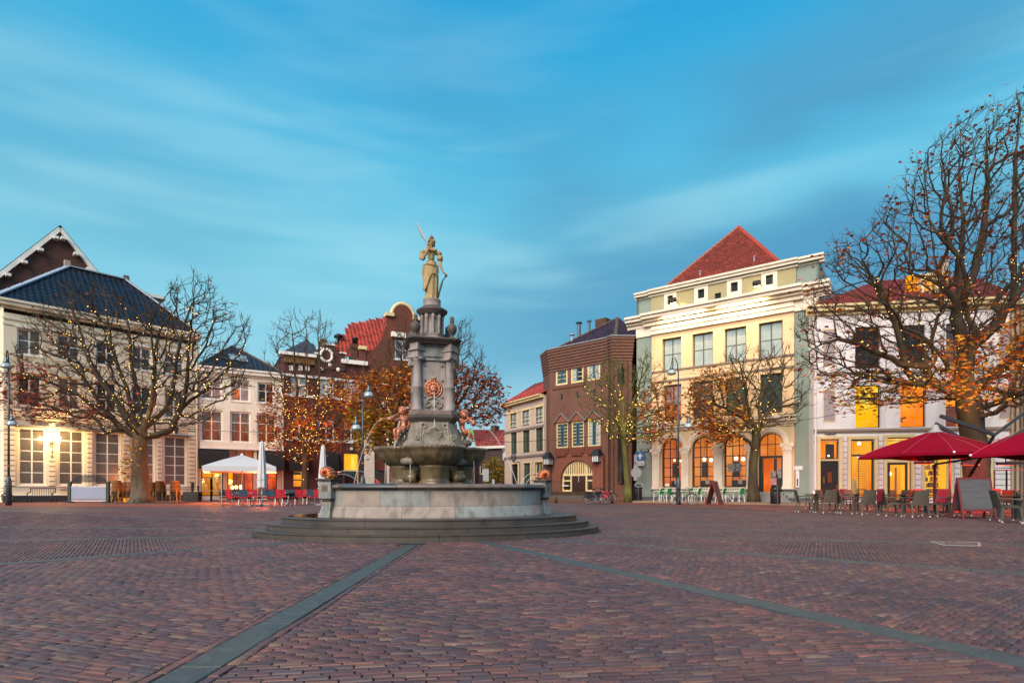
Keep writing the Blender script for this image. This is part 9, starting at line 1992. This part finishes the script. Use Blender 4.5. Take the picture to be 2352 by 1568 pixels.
MB().add([(-.2, -.2, .43), (.2, -.2, .43), (.2, .18, .42), (-.2, .18, .42), (-.2, -.2, .45), (.2, -.2, .45), (.2, .18, .44), (-.2, .18, .44)], [(3, 2, 1, 0), (4, 5, 6, 7), (0, 1, 5, 4), (1, 2, 6, 5), (2, 3, 7, 6), (3, 0, 4, 7)]).build('seat', M_GRN, gc)
MB().add([(-.2, .18, .46), (.2, .18, .46), (.19, .28, .82), (-.19, .28, .82), (-.2, .20, .46), (.2, .20, .46), (.19, .30, .82), (-.19, .30, .82)], [(0, 1, 2, 3), (7, 6, 5, 4), (0, 4, 5, 1), (1, 5, 6, 2), (2, 6, 7, 3), (3, 7, 4, 0)]).build('backrest', M_GRN, gc)
MB().tube([(-.22, .17, .42), (-.23, .26, .78), (-.19, .30, .86), (.19, .30, .86), (.23, .26, .78), (.22, .17, .42)], .018, 6).build('back_frame', M_WHITE, gc, smooth=True)
for s in (-1, 1):
 for sy in (-.22, .24): MB().bar((s * .22, sy * .8, .44), (s * .25, sy, 0), .028).build('leg', M_WHITE, gc)
 MB().tube([(s * .22, .22, .64), (s * .26, .0, .66), (s * .26, -.20, .64), (s * .24, -.22, .44)], .018, 6).build('armrest', M_WHITE, gc, smooth=True)
GT = ktree(gc)
GP = [(1513, 1149.6), (1530.5, 1149.4), (1578, 1149.2), (1598.5, 1149.2), (1622, 1149), (1655, 1149), (1696.5, 1148.7)]
for i, (px, py) in enumerate(GP):
 z = 40.4; x = wx(px, z - (px - 1513) * .010); y = z - (px - 1513) * .010; lab = f'green and white metal chair, {ordn[i]} from the left before the arched cafe windows'
 if i == 0: gc.location = (x, y, .09); gc.rotation_euler = (0, 0, math.radians(222)); gc['label'] = lab; gc.scale = (1.14,) * 3
 else: dup(gc, (x, y, .09), math.radians(222 + rngc.uniform(-12, 12)), lab, GT, 1.14)
wt = thing('white_table', 'x', 'table', (0, 0, 0)); wt['group'] = 'white tables of the arched cafe'; MB().box(-.5, .5, -.35, .35, .70, .74).build('tabletop', M_WHITE, wt)
f = MB(); f.tube([(0, 0, .7), (0, 0, .42)], .03, 6)
for k in range(4): a = k * pi / 2 + pi / 4; f.tube([(0, 0, .44), (.40 * math.cos(a), .34 * math.sin(a), 0)], .02, 6)
f.build('table_legs', M_WHITE, wt); WTB = ktree(wt)
for i, (px, lab) in enumerate(((1549, 'white table with splayed legs behind the lamp post and bicycle'), (1670, 'white table with splayed legs between the two rightmost green chairs'))):
 if i == 0: wt.location = (wx(px, 40.8), 40.8, .09); wt['label'] = lab
 else: dup(wt, (wx(px, 39.6), 39.6, .09), .2, lab, WTB)
def cable(label, pts, sag=.5, r=.018):
 o = MB(); P = [Vector(p) for p in pts]; q = []
 for a, b in zip(P[:-1], P[1:]): q += [a.lerp(b, t / 14) - Vector((0, 0, sag * 4 * (t / 14) * (1 - t / 14))) for t in range(14)]
 q.append(P[-1]); o = MB().tube(q, r, 5).build('overhead_cable', M_IRON); o['label'] = label; o['category'] = 'cable'
cable('thin black cable strung before the cream houses on the left', [wp(-60, 987, 34), wp(410, 982, 42), wp(650, 990, 47), wp(835, 989, 30)], .15)
cable('thin black cable strung from the side street across the brick block', [wp(1060, 1004, 36), wp(1246, 1010, 40), wp(1396, 991, 38)], .2)
cable('thin black cable rising across the cafe tree to the big right chestnut', [wp(1500, 992, 38), wp(1736, 972, 38), wp(1923, 951, 33), wp(2222, 880, 27)], .12, .014)
on = thing('light_ornament', 'unlit spiral of wire lights hanging over the side street', 'ornament', (wx(1133, 44), 44, wh(1005, 44)))
MB().tube([(-.65 + .09 * k * .55, .25 * math.cos(k * .8), .32 * math.sin(k * .8)) for k in range(28)], .018, 5).build('wire_spiral', mat('pale_wire', '#a59a98', rough=.5), on)
for nm, px, py0, py1, w_ in (('sign_back', 1116, 1077, 1105, 13), ('utility_box', 1133, 1100, 1115, 6)):
 t = thing(nm, {'sign_back': 'grey back of a traffic sign before the yellow shrub', 'utility_box': 'small green-grey utility box beside the yellow shrub'}[nm], 'sign' if nm == 'sign_back' else 'box', (wx(px, 62), 62, 0)); s = 62 / FO
 MB().box(-w_ * s / 2, w_ * s / 2, -.03, .03 if nm == 'sign_back' else .5, wh(py1, 62), wh(py0, 62)).build('plate' if nm == 'sign_back' else 'box_body', mat('sign_back_grey', '#8d9a94', rough=.5), t); MB().tube([(0, .05, 0), (0, .05, wh(py0, 62))], .05, 6).build('pole', M_ZINC, t)
